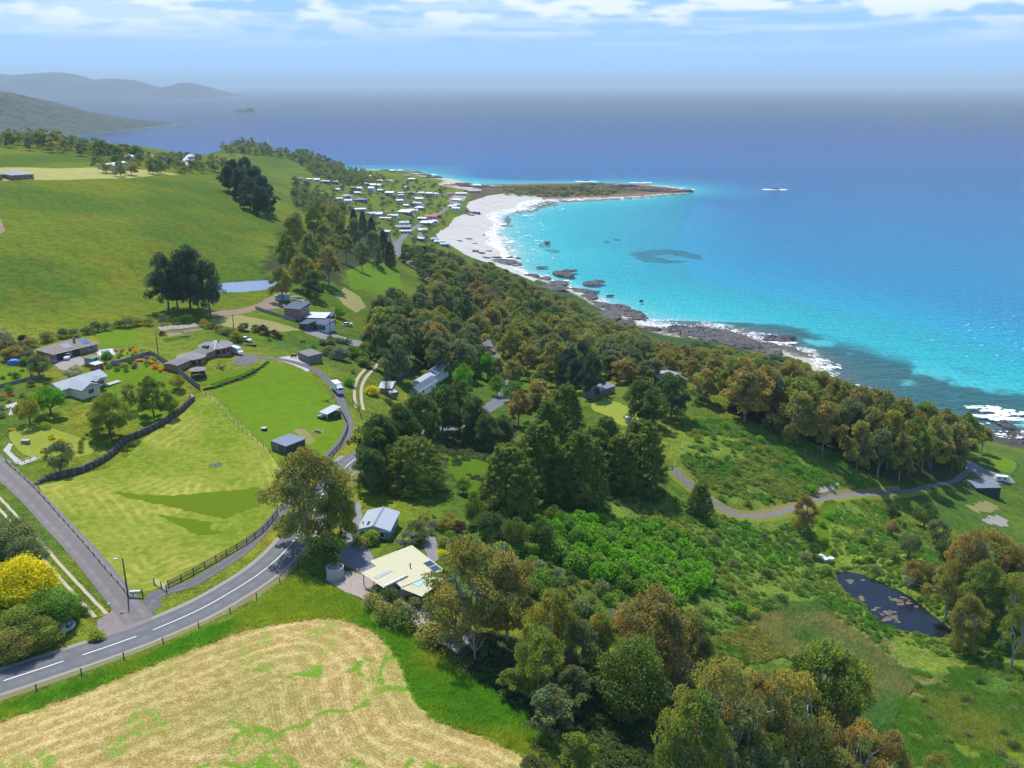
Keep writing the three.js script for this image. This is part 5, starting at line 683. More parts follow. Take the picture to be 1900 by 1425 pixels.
wood([[110.6, -302.9, 21], [101.7, -305.9, 19.7], [84.8, -313.4, 20.8], [135.2, -316.5, 19.6], [116.6, -318.2, 17.9], [95.8, -320.4, 19.1], [127, -322.2, 19.9], [105.2, -322.3, 20.8], [83.4, -326.7, 19.1], [145.8, -328.4, 18.2], [133.7, -328.6, 15.7], [97.6, -331.7, 18.2], [161.5, -332.8, 19.9], [120.3, -333.9, 16.6], [134.5, -337.5, 18.1], [145.3, -339.4, 18.5], [169, -343.3, 19.2], [107.6, -343.8, 18.6], [154.5, -344.8, 15.6], [131.4, -346.9, 15.4], [118.8, -351, 17.1], [165.8, -355, 20], [142.9, -355.7, 20.2], [175.8, -355.8, 20.9], [154.6, -358.3, 19.9], [186.9, -359.3, 20.7], [109.2, -359.4, 15.2], [199.7, -364.4, 20.9], [132.5, -364.8, 17.3], [121.3, -366.3, 16.7], [143, -366.6, 16.8], [179.6, -368.6, 15.1], [165, -369.7, 19.9], [189.7, -372.7, 20.8], [147.8, -378.2, 15.8], [171.4, -378.6, 19.4], [198.8, -380.9, 17.3], [182.1, -383.3, 15.5], [156.4, -384, 16.2], [141.7, -389.2, 15.7], [166.3, -390.1, 16.4], [210.1, -392.5, 16.4], [189.5, -393.3, 18.1], [152.3, -394.2, 15.9], [200.6, -400.1, 15.9], [143.8, -404.5, 17.2], [171.6, -408.8, 15.8], [189, -412.7, 15.8], [162.3, -416, 15.2], [202.2, -420.3, 15.2], [181.2, -431.1, 15.5], [167.6, -431.7, 15.1], [150, -432.4, 15.4]], 'gum', 'gum_tree', ['olive', 'oliveGreen', 'greyGreen', 'brown'], 'grey', 0.8, 'gum in the belt of trees along the seaward ridge', 'tree', 'gums along the seaward ridge');
wood([[-58.2, -636.9, 12.9], [-63, -648.2, 12.9], [-55.8, -662.2, 11.8], [-67.1, -668.9, 11.7], [-57, -684.8, 9.4], [-72.8, -685, 9.4], [-80.8, -694.2, 12.4], [-66.4, -695.6, 12.5], [-55.7, -701.9, 9.5], [-76.1, -705.4, 9], [-52.7, -717.6, 12.2], [-78.7, -721.4, 9.9], [-68.6, -726.6, 11.7], [-84, -734, 11.1], [-55.1, -734.5, 12.8], [-75.8, -745.3, 9.4], [-57.6, -753.5, 11.2], [-78.7, -761, 9.9], [-66.2, -763.7, 11], [-52.4, -770.8, 10.7], [-84.2, -772.2, 10.5], [-71.8, -782.9, 10.2], [-54.4, -784.7, 9.2], [-93.2, -786.3, 8.5], [-80.7, -793.6, 10.4], [-60.6, -801.8, 8.9], [-47.4, -803.6, 12.3], [-71.5, -805.9, 8.4], [-84.6, -806.7, 10], [-95.3, -817.4, 8.1], [-80.6, -821.7, 12.4], [-51.3, -822, 9.5], [-64.5, -825.2, 12.3], [-78.4, -834.8, 12], [-89.3, -838.3, 9.4], [-53, -844.9, 9.7], [-65.3, -851, 9.5], [-78.8, -854, 8.3], [-87.7, -864.6, 9.5], [-50.3, -864.8, 8.4], [-69.7, -865.2, 9.8], [-79.8, -873.9, 8.1], [-53.1, -879.2, 8.7], [-77.1, -885.5, 9.7], [-61.7, -891.8, 8.2], [-78.4, -897.7, 9.1], [-61.4, -902.7, 8.2], [-79.4, -912, 9.3]], 'gum', 'gum_tree', ['olive', 'greyGreen', 'darkGreen'], 'grey', 1.1, 'gum on the seaward side of the beach road', 'tree', 'gums beside the beach road');
wood([[-159.8, -732.2, 12], [-168.4, -771.4, 11.8], [-172.5, -786.5, 11.8], [-182.8, -811.5, 10.4], [-166.5, -813.1, 11.7], [-189.9, -824.8, 11.5], [-164.1, -836.4, 10.5], [-186.6, -839.7, 8.3], [-163.4, -855.6, 10.6], [-193.2, -858.6, 8.6], [-174.2, -866.8, 8.5], [-184.1, -877.2, 9.9], [-205.6, -879.6, 11.3], [-169.4, -884.2, 9.7], [-181.2, -896.6, 11.2], [-204.6, -900.4, 10.9], [-191.7, -912, 8], [-173.9, -919.3, 10.9], [-209.9, -920.1, 10.4], [-194.9, -925.6, 8.2], [-214.5, -934.1, 11.4], [-181.4, -941.5, 10.8], [-223, -949.3, 9.4], [-206, -951.3, 8], [-175.2, -955.3, 11.6], [-192, -966.2, 8.3], [-216, -968.8, 9.5], [-191, -980.6, 9.8], [-226.3, -998.5, 8.7], [-198.3, -1000.9, 9.9], [-186.4, -1009.4, 10.1], [-203.2, -1014.4, 8.4], [-221.3, -1017.6, 10.1], [-188.8, -1029, 11.7], [-215.3, -1034.5, 8.7], [-231.4, -1036.8, 11.9], [-192.9, -1046.3, 8.3], [-215.5, -1050.3, 8.7], [-243.4, -1054.7, 8.1], [-199.1, -1062.5, 9.1], [-218, -1067.8, 8.7], [-248, -1073.9, 8.3], [-230, -1078.4, 8.3], [-205.7, -1079.6, 11.2], [-215.4, -1094.4, 10.2], [-227.4, -1102.8, 8.1], [-247.5, -1112.2, 9.2], [-259.3, -1117.6, 8.6], [-213.7, -1120.1, 9.5], [-230.5, -1123.9, 8.9], [-238.8, -1138.9, 8.6], [-257, -1139.2, 11.3], [-223.8, -1150.2, 8.1], [-267.6, -1155, 10.2], [-254.7, -1158.6, 8.7], [-232.5, -1166.2, 10.2], [-263.3, -1172, 11.9], [-244.1, -1182.8, 8.9], [-270.4, -1187.3, 9.1], [-251.6, -1202.3, 9.9], [-267.9, -1211.4, 12], [-283.3, -1214.9, 11.6], [-257.9, -1225.4, 8], [-283, -1233.2, 8.7], [-271.2, -1242, 8.8], [-287, -1248.2, 9.2], [-295.5, -1272.1, 8.3]], 'gumFar', 'hillside_tree', ['greyGreen', 'darkGreen', 'olive'], 'grey', 0.8, 'small dark tree on the slope above the village', 'tree', 'trees on the slope above the village');
wood([[-269.6, -1382.8, 13.6], [-277.5, -1398.7, 13.5], [-252.3, -1408.5, 13.2], [-267.2, -1410.4, 11.8], [-261.8, -1426.9, 12.7], [-275.6, -1427, 11.2], [-296.3, -1427.7, 12.7], [-247.9, -1431.3, 12.1], [-256.5, -1439.5, 11.3], [-294.3, -1440.8, 12.7], [-276.1, -1448.4, 9.1], [-305.4, -1449, 13.9], [-234.5, -1450.2, 13.9], [-250.9, -1453.7, 12.7], [-288, -1455.2, 13.4], [-268.4, -1459, 12.1], [-258.1, -1464.4, 11.3], [-290.9, -1468.5, 14], [-309, -1469.9, 11.4], [-270, -1477.9, 12.1], [-244.2, -1481.2, 10.9], [-297.7, -1485.3, 10.4], [-314.9, -1486.3, 11.2], [-261.1, -1490.5, 9.4], [-283.9, -1491, 12], [-244.9, -1496.1, 11.5], [-322.4, -1497.3, 13], [-228.6, -1501.2, 13.4], [-287.3, -1504.9, 10.6], [-275.6, -1505, 9.8], [-305.9, -1505.2, 10.2], [-327.6, -1511.5, 10], [-263.3, -1512.2, 13.5], [-241.4, -1514.9, 9.4], [-318.1, -1518.6, 11.3], [-271.8, -1523, 13.4], [-300.9, -1524.9, 10.4], [-284.2, -1533.6, 11.1], [-325.4, -1535.1, 12], [-247.1, -1535.6, 9.8], [-457.6, -1536, 13.8], [-271.7, -1538.6, 10.9], [-300.5, -1541.2, 9.7], [-261.5, -1541.4, 13.4], [-322.7, -1545.7, 12.5], [-225.2, -1547.7, 13], [-302.1, -1556.4, 12.2], [-337.3, -1559.3, 9.1], [-243, -1559.4, 10.9], [-434.6, -1561.9, 13.9], [-271.9, -1565.4, 13.7], [-351.4, -1565.6, 13.8], [-321.8, -1565.7, 13.2], [-295.1, -1568.2, 10.6], [-446.3, -1570.6, 12.2], [-258.4, -1570.9, 9.3], [-335.7, -1571.1, 9.6], [-242.7, -1572.7, 9.9], [-314.9, -1573.4, 9.6], [-464.3, -1577.7, 12.2], [-354.2, -1581.2, 12.6], [-429, -1581.4, 13.6], [-475.6, -1583.1, 12.5], [-269, -1583.9, 12.6], [-327.2, -1586.3, 12], [-337.8, -1587.9, 11.4], [-284.7, -1588.7, 10.9], [-251, -1588.9, 12.2], [-453.3, -1589.9, 12.3], [-234, -1591.9, 11.2], [-421.1, -1594.8, 12.7], [-258.6, -1598.7, 10], [-435.1, -1600.4, 13.2], [-299.7, -1601.3, 12.8], [-393.9, -1601.5, 13.9], [-410, -1602.3, 13.1], [-462, -1602.5, 13.3], [-486, -1604.5, 12.7], [-339.9, -1604.7, 10.5], [-324.3, -1605.3, 9.5], [-273.6, -1606.9, 11.4], [-352.7, -1607.3, 9.4], [-425.4, -1610.6, 12.9], [-253.3, -1611.1, 13.5], [-373.1, -1611.6, 13.2], [-298.2, -1611.9, 13.9], [-239.3, -1614.4, 12.2], [-457.4, -1615.4, 11.6], [-327.6, -1617.7, 10.6], [-417, -1618.5, 12.1], [-355.3, -1619.3, 11.2], [-402.9, -1620.1, 12.8], [-442.1, -1620.1, 11.8], [-480.4, -1621.2, 12.2], [-384.9, -1621.2, 13.6], [-493, -1624.9, 9.3], [-319.7, -1628.3, 11.5], [-434.4, -1630.2, 11.5], [-336.2, -1630.2, 12.1], [-366.4, -1630.9, 9.5], [-422.2, -1633, 12.9], [-458.3, -1633.8, 11.5], [-228.3, -1634.2, 13.7], [-298.6, -1634.3, 10.7], [-350, -1635.1, 12.9], [-401.2, -1639.3, 12.4], [-235.5, -1643.4, 12], [-382.6, -1644, 10.2], [-320.6, -1645.6, 13.8], [-355.8, -1646.3, 9.7], [-445.5, -1647, 10.6], [-480.3, -1648.6, 13.4], [-422.9, -1650.2, 9.6], [-334.1, -1652.2, 9.1], [-459.6, -1653.3, 9.5], [-506.4, -1654.2, 12.6], [-378.6, -1656.1, 9.1], [-433.8, -1661.5, 13.8], [-356.4, -1661.5, 11.5], [-247.1, -1662.5, 11.5], [-464.2, -1663.7, 11.6], [-336.3, -1663.7, 11.7], [-398.9, -1664.8, 11], [-321, -1665, 13.3], [-481.5, -1665.3, 12], [-229.2, -1667.1, 10.2], [-306.6, -1670.7, 13.4], [-494.5, -1670.9, 10.7], [-446.1, -1674.1, 9.8], [-348.8, -1676.4, 11.7], [-460.9, -1676.8, 13.9], [-337.4, -1677.4, 9.7], [-364.9, -1678.6, 11.1], [-381.3, -1687.5, 12.3], [-481.3, -1689.1, 12.5], [-300.8, -1692, 9.2], [-315.9, -1695.5, 12.1], [-329, -1696.2, 9], [-345.7, -1698.8, 12.2], [-295.7, -1705.5, 9.9], [-333, -1706.7, 13.7], [-388.6, -1707.2, 10.5], [-376.8, -1708.4, 12.1], [-364.8, -1713.9, 9.5], [-324, -1716.9, 13.1], [-313.8, -1717.4, 12.2], [-290.6, -1720, 11], [-340.7, -1721.2, 9.2], [-355.6, -1723.7, 11.9], [-384, -1725.7, 10.3], [-283, -1728.9, 11.7], [-367.2, -1730.5, 9.8], [-377.3, -1736.4, 9.1], [-347.6, -1741.5, 11.9], [-322.4, -1753.6, 12.2], [-301.2, -1764.5, 12.3], [-325, -1776.1, 12.7], [-299.3, -1790.1, 11.7], [-311.5, -1795.1, 9.6], [-324.8, -1804.6, 9.9], [-303.6, -1811.9, 9.5], [-286.7, -1824.1, 11.6], [-265.5, -1833.2, 11.6], [-290.9, -1840.4, 12.9], [-279.3, -1847.3, 10.8], [-289.5, -1854.4, 9.3], [-267.5, -1862.3, 9.3], [-299.2, -1863.2, 9.7], [-318.6, -1917, 9.9]], 'gumFar', 'headland_tree', ['greyGreen', 'olive', 'darkGreen', 'oliveGreen'], 'grey', 0.9, 'tree in the wood on the headland beyond the village', 'tree', 'trees of the headland wood');
wood([[-343.8, -820.5, 13.3], [-366.6, -834.7, 13.6], [-347, -838.9, 11.9], [-387, -846.7, 13], [-361.7, -852.1, 12.6], [-420.4, -861, 13.7], [-346.5, -866.4, 12.7], [-443.3, -867.4, 13.7], [-388.8, -874.5, 10.3], [-416.6, -876.3, 13.2], [-363.8, -879.8, 10.2], [-470.3, -886.6, 13.6], [-353.2, -888.9, 10.3], [-439.6, -890, 13.8], [-378.6, -891.9, 10.5], [-407.6, -894.2, 13.5], [-457.2, -897.1, 11.9], [-428.1, -902, 13.7], [-487.6, -907.4, 12.4], [-395.2, -909.4, 12], [-448.6, -910.3, 13.6], [-360.3, -910.4, 10.7], [-412.2, -911.9, 11.5], [-460.5, -917.5, 13.5], [-428.8, -919.1, 11.1], [-377.3, -923.8, 10.8], [-405.5, -925.5, 11.2], [-442.6, -932.9, 11.4], [-487.9, -936, 13.3], [-465.4, -937.9, 12.7], [-409, -943.4, 11.4], [-426.4, -944.4, 10.8], [-391.1, -945.3, 10], [-502.3, -947.4, 11.3], [-441.2, -954.4, 11.5], [-465.4, -958.5, 11.6], [-515.2, -961.6, 10.9], [-424.5, -964.3, 11.2], [-483.2, -964.4, 11.5], [-500.9, -965.7, 12], [-450.9, -969.7, 11.2], [-467.5, -975.4, 13.3], [-518.6, -979.1, 12.7], [-494.5, -986.9, 12], [-476.5, -992.3, 10], [-493.7, -1001.4, 11.6], [-510.1, -1002.5, 12.5], [-529.3, -1011.8, 10.2], [-490.2, -1017.4, 11.7], [-509.9, -1027.9, 11.2], [-1942.4, -3666, 10.2], [-1839.5, -3670.3, 10.1], [-1890.2, -3678.5, 10.5], [-1817.8, -3696.9, 10.9], [-1850.7, -3711.2, 10.6], [-1887.9, -3711.4, 11.3], [-1966.9, -3721.4, 10.6], [-1899.7, -3721.7, 11.5], [-1988, -3730.1, 10.7], [-1829.8, -3733, 10.2], [-1944.6, -3734, 10.4], [-1878.1, -3736.3, 10.6], [-2009.9, -3754.1, 10.2], [-1954.5, -3755.3, 11.1], [-1884.8, -3769.6, 11.8], [-1972.9, -3776.7, 11.1], [-1900.1, -3784.1, 10.5], [-1923.5, -3788, 11.2], [-1962.1, -3800.7, 10.3], [-1983, -3810.4, 12.9], [-2031, -3814.3, 10.8], [-1915.2, -3818.1, 11.4], [-1991.6, -3828.6, 11.2], [-1971.3, -3841.7, 10.8], [-2057.3, -3859.9, 11.4], [-2006.9, -3866.5, 12], [-2033, -3884.9, 11.6], [-1993.6, -3885.2, 13], [-1969.5, -3886.5, 10.9], [-2048.8, -3888.2, 12.8], [-2071.2, -3895, 11.7], [-2028.5, -3913.5, 11.4], [-2073, -3933.6, 13.5], [-2048.9, -3947.2, 10.9], [-2119.7, -3951.3, 11.9], [-2093, -3967, 11.7], [-2058.7, -3975.9, 10.3], [-2075.8, -3976, 10.7], [-2136.1, -3982.9, 13.2], [-2151.9, -4007.5, 12.2], [-2124.1, -4008.4, 10.3], [-2164.1, -4055.2, 12.8], [-2123.1, -4057.1, 10.4], [-2145.5, -4059.5, 12.1], [-2164.2, -4098.6, 10.7], [-2204.3, -4131.5, 11.1], [-2218.8, -4144.4, 11.1]], 'gumFar', 'distant_tree', ['greyGreen', 'olive', 'darkGreen'], 'grey', 0.95, 'tree in the far wood beyond the top pasture', 'tree', 'trees beyond the top pasture');
wood([[-277.8, -664.4, 10.6], [-293.8, -678.8, 9.8], [-276.9, -682, 10.7], [-294.1, -703.5, 8.2], [-272, -709.4, 11], [-306.4, -714.6, 7.3], [-271.5, -724.8, 10.9], [-324.3, -731.9, 8.7], [-298.1, -734.2, 7.5], [-277.8, -739.7, 10.6], [-314.1, -746.8, 9.8], [-331.1, -754.2, 8.3], [-303.1, -759.1, 7.5], [-283.2, -766.6, 9.3], [-314.1, -771.7, 10.2], [-296.1, -777.7, 8.5], [-275, -785.7, 10.8], [-334, -789.8, 7.9], [-307.6, -797.4, 10.3], [-283.4, -801.1, 10.5], [-338.2, -805.1, 7.2], [-307.7, -817.8, 10.4], [-325, -821, 9.8], [-281.1, -824.3, 10.7], [-343, -830, 7.7], [-299.9, -837, 9.8], [-317.2, -845.4, 10.3], [-279.8, -846.1, 10.4], [-337.1, -850.8, 8], [-312.3, -860.3, 10.9], [-288.6, -861, 8.6], [-346, -866.2, 7.5], [-278.6, -879.5, 10.7], [-300.2, -879.9, 9.3], [-333.1, -881.6, 7.9], [-288.9, -892.8, 7.5], [-346, -897.1, 7.6], [-323.5, -900.7, 9], [-340, -921.9, 8], [-350.5, -944.6, 7.9], [-340.1, -964.5, 8.6], [-348.1, -980.5, 9.6], [-352.2, -998.2, 7.2], [-363.9, -1008.4, 8.1], [-336.5, -1010.9, 8.3], [-350.6, -1021.8, 10.7], [-346.8, -1037.9, 10.4], [-366.1, -1039.5, 7.9], [-366.9, -1061.2, 7.8], [-342, -1066.6, 9.7], [-360.5, -1075.9, 8.2], [-344, -1084.3, 9.8], [-364.4, -1098.4, 7.1], [-341.6, -1107.1, 8.6], [-356, -1112, 8.4], [-348.4, -1129.2, 8.2], [-407.3, -1337.3, 9.1], [-412.7, -1354.2, 8.4], [-421.6, -1378.1, 7.9], [-439.3, -1402.2, 7.4], [-451.3, -1420.3, 7.9]], 'gumFar', 'shelter_tree', ['greyGreen', 'olive', 'darkGreen'], 'grey', 0.95, 'tree in the shelter belt around the hilltop houses', 'tree', 'trees round the hilltop houses');
wood([[-116.4, -786.2, 6.7], [-127.9, -826.5, 6.5], [-114.6, -839, 7], [-131, -870.6, 6.1], [-140.4, -889.5, 4.8], [-111.6, -900.9, 4.2], [-136.6, -918.5, 5.6], [-110.1, -927.7, 3.7], [-160.4, -940.7, 5.6], [-135.8, -942.5, 6.8], [-101.1, -947.7, 5.1], [-122.2, -961.1, 5], [-152.8, -964.8, 6], [-105.2, -972.5, 3.8], [-181.5, -973.4, 6.9], [-130.9, -973.6, 4.5], [-105.1, -993.2, 5], [-148.1, -993.4, 5.8], [-169.2, -995.6, 4.9], [-126.2, -1008.9, 3.8], [-151.9, -1012.8, 6.9], [-96.6, -1015, 6.3], [-182.2, -1015.1, 6.1], [-113, -1026, 3.7], [-132.9, -1029.6, 3.1], [-167.3, -1035.5, 4.7], [-149.7, -1037.8, 3.6], [-98, -1041.7, 5.6], [-199.5, -1045.4, 5.7], [-134.1, -1052, 3.5], [-158.8, -1057.8, 6.2], [-182.4, -1059.6, 5.7], [-116.1, -1064.2, 4.8], [-139.5, -1068, 4.6], [-203.8, -1072, 5.5], [-103, -1076.1, 6.4], [-170.1, -1078.4, 5.2], [-121.6, -1087.1, 4.3], [-211.5, -1094.3, 6.5], [-147.8, -1097.2, 6.8], [-125, -1102.8, 4.7], [-101.5, -1103.2, 5.7], [-191.8, -1105.4, 5.4], [-174.8, -1112, 5.5], [-142.4, -1114.4, 3.9], [-215.6, -1124.8, 6.4], [-197, -1127.2, 6.7], [-168.7, -1129.9, 4.6], [-100.7, -1131.2, 5.1], [-128.1, -1134.1, 4.6], [-151.7, -1136.2, 4.2], [-209.7, -1144.2, 6.1], [-227.8, -1146.2, 6.3], [-153.2, -1152.4, 6.2], [-104.7, -1158.4, 6.6], [-181.2, -1160.3, 4.7], [-127.7, -1160.4, 6.8], [-207.7, -1163.1, 6.1], [-250.4, -1170.2, 7], [-115.8, -1172.1, 6.7], [-163.7, -1173, 4.5], [-97.6, -1179.3, 3.8], [-180.7, -1184.5, 3.2], [-229.2, -1187.5, 6.8], [-146.6, -1188.7, 3.9], [-212.4, -1189.8, 3.5], [-110.1, -1195.8, 6.4], [-129, -1198.2, 3.7], [-89.5, -1201.7, 5.8], [-257.7, -1202, 4.7], [-185.1, -1204, 6.4], [-168.9, -1206.4, 3.8], [-203.6, -1208.5, 4.7], [-242.4, -1212.4, 6.8], [-110.6, -1213.4, 4.4], [-157.4, -1218, 4.1], [-125.5, -1220, 3.4], [-221.3, -1221.7, 5.7], [-90.9, -1226.4, 3.6], [-273.8, -1230.2, 5], [-189.6, -1235.5, 3.6], [-237.1, -1236.3, 5.7], [-149.4, -1236.9, 4.4], [-110.1, -1242.4, 4.6], [-129.4, -1248.4, 6.9], [-174.8, -1250.1, 7], [-89, -1251.3, 3.1], [-220.5, -1253, 5.4], [-281.5, -1253.3, 3], [-253.5, -1253.4, 3.4], [-202.6, -1253.6, 4.4], [-154.9, -1258.1, 5.7], [-104.1, -1263.1, 3.1], [-121.1, -1270.3, 5.3], [-196.9, -1273.5, 3.7], [-226.9, -1276, 4.7], [-172.9, -1277.5, 6.7], [-90.4, -1278.6, 5.4], [-268, -1286.5, 3.6], [-144.2, -1286.6, 3.4], [-246.2, -1286.8, 6.4], [-203.7, -1290.5, 3.8], [-128.1, -1293.9, 5.3], [-170.6, -1298.4, 5.4], [-224.2, -1300.1, 6.9], [-105.3, -1302, 3.2], [-253.1, -1305, 3.1], [-208.7, -1311.8, 6], [-183.8, -1315.1, 5.7], [-142.2, -1315.7, 6.5], [-239.2, -1315.7, 3.9], [-272.1, -1325.8, 3.4], [-242.7, -1331.5, 6.6], [-117.1, -1332.5, 3.7], [-94.5, -1334.6, 3.5], [-165.4, -1336.2, 5.1], [-204.7, -1338.8, 6.2], [-228.1, -1343.1, 5.2], [-185.7, -1344.7, 3.5], [-142, -1346.4, 5.2], [-94.5, -1350.7, 5.9], [-266.1, -1351.8, 3.1], [-123.1, -1357, 5.7], [-148.3, -1363.7, 3.2], [-106.9, -1364.9, 6.8], [-247.1, -1365.5, 4], [-174, -1365.6, 5.3], [-224.5, -1367.9, 5.1], [-198.3, -1374.2, 4.8], [-259.5, -1384.7, 4.5], [-120, -1385, 3.9], [-185.1, -1388.1, 5.1], [-243.5, -1391.8, 5.9], [-100.9, -1392.5, 4.9], [-133.9, -1392.8, 4.1], [-218.7, -1394.4, 5.2], [-156.8, -1401.5, 6.7], [-230.9, -1405.9, 4.4], [-206.4, -1407.3, 3.5], [-192.4, -1417.2, 5.9], [-154.2, -1419, 4.4], [-124.5, -1419.8, 5.9], [-239.3, -1422.9, 6.6], [-208.8, -1428.3, 5.3], [-109.3, -1428.9, 3.1], [-183, -1435.4, 3.2], [-159.8, -1441.9, 4.5], [-223.3, -1448, 6.8], [-130.4, -1449.4, 5.5], [-245, -1457.8, 5.2], [-158.7, -1462.9, 5.1], [-191, -1466.8, 4.1], [-120.7, -1467, 4.1], [-102.8, -1469.2, 5.1], [-214.1, -1471.9, 3.9], [-140.1, -1475.2, 4.2], [-247.4, -1476.6, 3.4], [-106.2, -1489.6, 4], [-153.9, -1492.3, 5.5], [-134.7, -1493.7, 4.3], [-172, -1495.5, 5.8], [-232.9, -1496.1, 3.2], [-207.4, -1498.2, 4.7], [-112.2, -1504.7, 4.3], [-242.9, -1512.1, 3.7], [-218.6, -1514, 5.1], [-169, -1515.1, 4], [-193.1, -1521.5, 5.1], [-144.7, -1523.3, 4.3], [-217.1, -1536.3, 4.1], [-117.8, -1542.6, 6.5], [-157.5, -1545, 3.5], [-182.4, -1553.6, 5.4], [-200.9, -1556.2, 3], [-128, -1557.2, 5.1], [-230.4, -1558.7, 4.7], [-157.9, -1566.5, 6.4], [-210.8, -1569.9, 4.4], [-176.5, -1574, 5.8], [-122.5, -1575.4, 6.8], [-156.5, -1586.2, 5.3], [-201.1, -1589.7, 5.1], [-224.9, -1591.3, 6.9], [-123, -1598, 6], [-168.9, -1610, 5.4], [-207.8, -1610.2, 3.9], [-228.2, -1611.3, 4.9], [-117, -1617, 6.6], [-189.1, -1621.2, 6], [-209, -1629, 4.5], [-154, -1629.4, 4.4], [-173.2, -1634.4, 3.3], [-140.2, -1643.1, 6.9], [-216.5, -1644.8, 6.1], [-185.3, -1652.2, 5.1], [-205.8, -1657.3, 6], [-223.5, -1664.1, 4.1], [-163.5, -1664.3, 4.7], [-127.1, -1665.5, 3.6], [-141.4, -1675, 6.2], [-206.1, -1680.2, 5.7], [-188.6, -1680.8, 6.7], [-173.5, -1702, 6.1], [-140.4, -1711.1, 6], [-161.9, -1721.3, 4.5], [-189, -1738.4, 3.4], [-153.4, -1753.4, 3.1], [-179.6, -1763.9, 4.9], [-209.2, -1768.1, 3], [-157.7, -1771.8, 5]], 'shrubFar', 'village_bush', ['greyGreen', 'darkGreen', 'darkGreen', 'olive'], 'grey', 1.5, 'garden bush among the beach village houses', 'bush', 'bushes among the beach village houses');
wood([[45, -1560.1, 5.5], [58.2, -1560.4, 5.7], [84.9, -1560.8, 5.8], [30.9, -1564, 5.4], [71.5, -1564.3, 5.6], [11.9, -1565, 6], [93.1, -1567.9, 6], [44.1, -1571.8, 4.1], [110.1, -1572.2, 5.4], [23.1, -1572.7, 5.6], [-7.2, -1573.5, 6], [127.5, -1574.9, 5.4], [11, -1574.9, 5.1], [84.8, -1575.1, 4.8], [55, -1575.2, 4.5], [71.8, -1577.6, 4.4], [140.8, -1578.7, 4.4], [3, -1579.2, 5], [152, -1581.2, 4.7], [161.4, -1582.6, 5.7], [104.7, -1583.5, 6], [30, -1584.2, 4.8], [91.2, -1584.7, 5.2], [20.2, -1585.3, 5], [-9.6, -1586.2, 4.7], [115.9, -1586.3, 4.9], [127.1, -1586.4, 4.8], [43.8, -1586.8, 4.1], [11.1, -1588, 5.8], [75.1, -1588.9, 5.3], [63.6, -1591.1, 4.4], [148.9, -1591.4, 4.7], [95.7, -1594.3, 5.4], [27.8, -1594.8, 4.9], [135, -1595.5, 4.9], [162.3, -1596.6, 5], [106.3, -1596.7, 4.3], [0.9, -1597.5, 5.7], [172.5, -1598.6, 4.7], [75.3, -1599.3, 4.1], [36, -1599.5, 4.4], [52.8, -1599.7, 5.5], [121.3, -1601, 4.3], [87.6, -1603.4, 4.1], [14.2, -1604.8, 4.7], [24.7, -1605.4, 4.7], [-6.9, -1605.9, 5.5], [157.3, -1606.3, 4.8], [130.2, -1606.8, 5.9], [176.1, -1607.5, 4.7], [67.7, -1608.2, 4.2], [2.3, -1608.3, 5.5], [43.4, -1609.7, 5.8], [109.7, -1609.9, 5.3], [141, -1612.9, 4], [81.3, -1613.2, 4.8], [98.7, -1613.4, 5.2], [53.6, -1615, 5.3], [6.4, -1616.5, 5], [158.8, -1617.1, 4.1], [27.5, -1617.3, 4.1], [179.4, -1617.4, 5.7], [-11.5, -1620, 5.8], [131.1, -1620.1, 4.1], [120.5, -1621.2, 4.8], [169.2, -1621.5, 5], [105.5, -1622.1, 5.5], [42.6, -1622.1, 5.7], [69.3, -1623.1, 4.4], [146.6, -1625.1, 5.8], [81.4, -1625.8, 4], [7, -1626.2, 4.3], [54.7, -1628.2, 5.9], [23.1, -1628.7, 5.7], [128.9, -1629.8, 4.6], [-12, -1630.3, 5.7], [34.1, -1631.8, 4.2], [95.5, -1632, 4.8], [184, -1632.1, 4.1], [162.4, -1633.5, 5.8], [140.1, -1633.7, 5.9], [75.1, -1635.3, 4.4], [111.6, -1636.1, 5.2], [150.8, -1637.3, 4.5], [9.8, -1637.7, 4.6], [88.2, -1638.2, 5.9], [46.4, -1638.5, 4.7], [131.6, -1641.2, 6], [-12.9, -1641.5, 5], [166.2, -1642.3, 4.8], [63.3, -1643.2, 6], [18.3, -1643.6, 4.9], [31.1, -1645.2, 4.8], [113.1, -1648.3, 5.5], [137.4, -1649.2, 5.2], [91, -1649.3, 4.2], [152.5, -1649.3, 4.9], [76.5, -1649.5, 4.2], [54.3, -1649.8, 4.4], [126.6, -1656.1, 5.1], [107.3, -1657.7, 4.7], [36.9, -1658.1, 4], [144.4, -1658.9, 4.3], [87, -1660.2, 4.1], [68.6, -1662.9, 4], [119.3, -1664.9, 4.6], [46.5, -1665.8, 4.1], [129.2, -1666.2, 4.3], [105.8, -1669.4, 4.1]], 'shrubFar', 'point_shrub', ['darkGreen', 'greyGreen', 'olive'], 'grey', 2.4, 'wind clipped shrub on the point across the bay', 'bush', 'shrubs on the point across the bay');
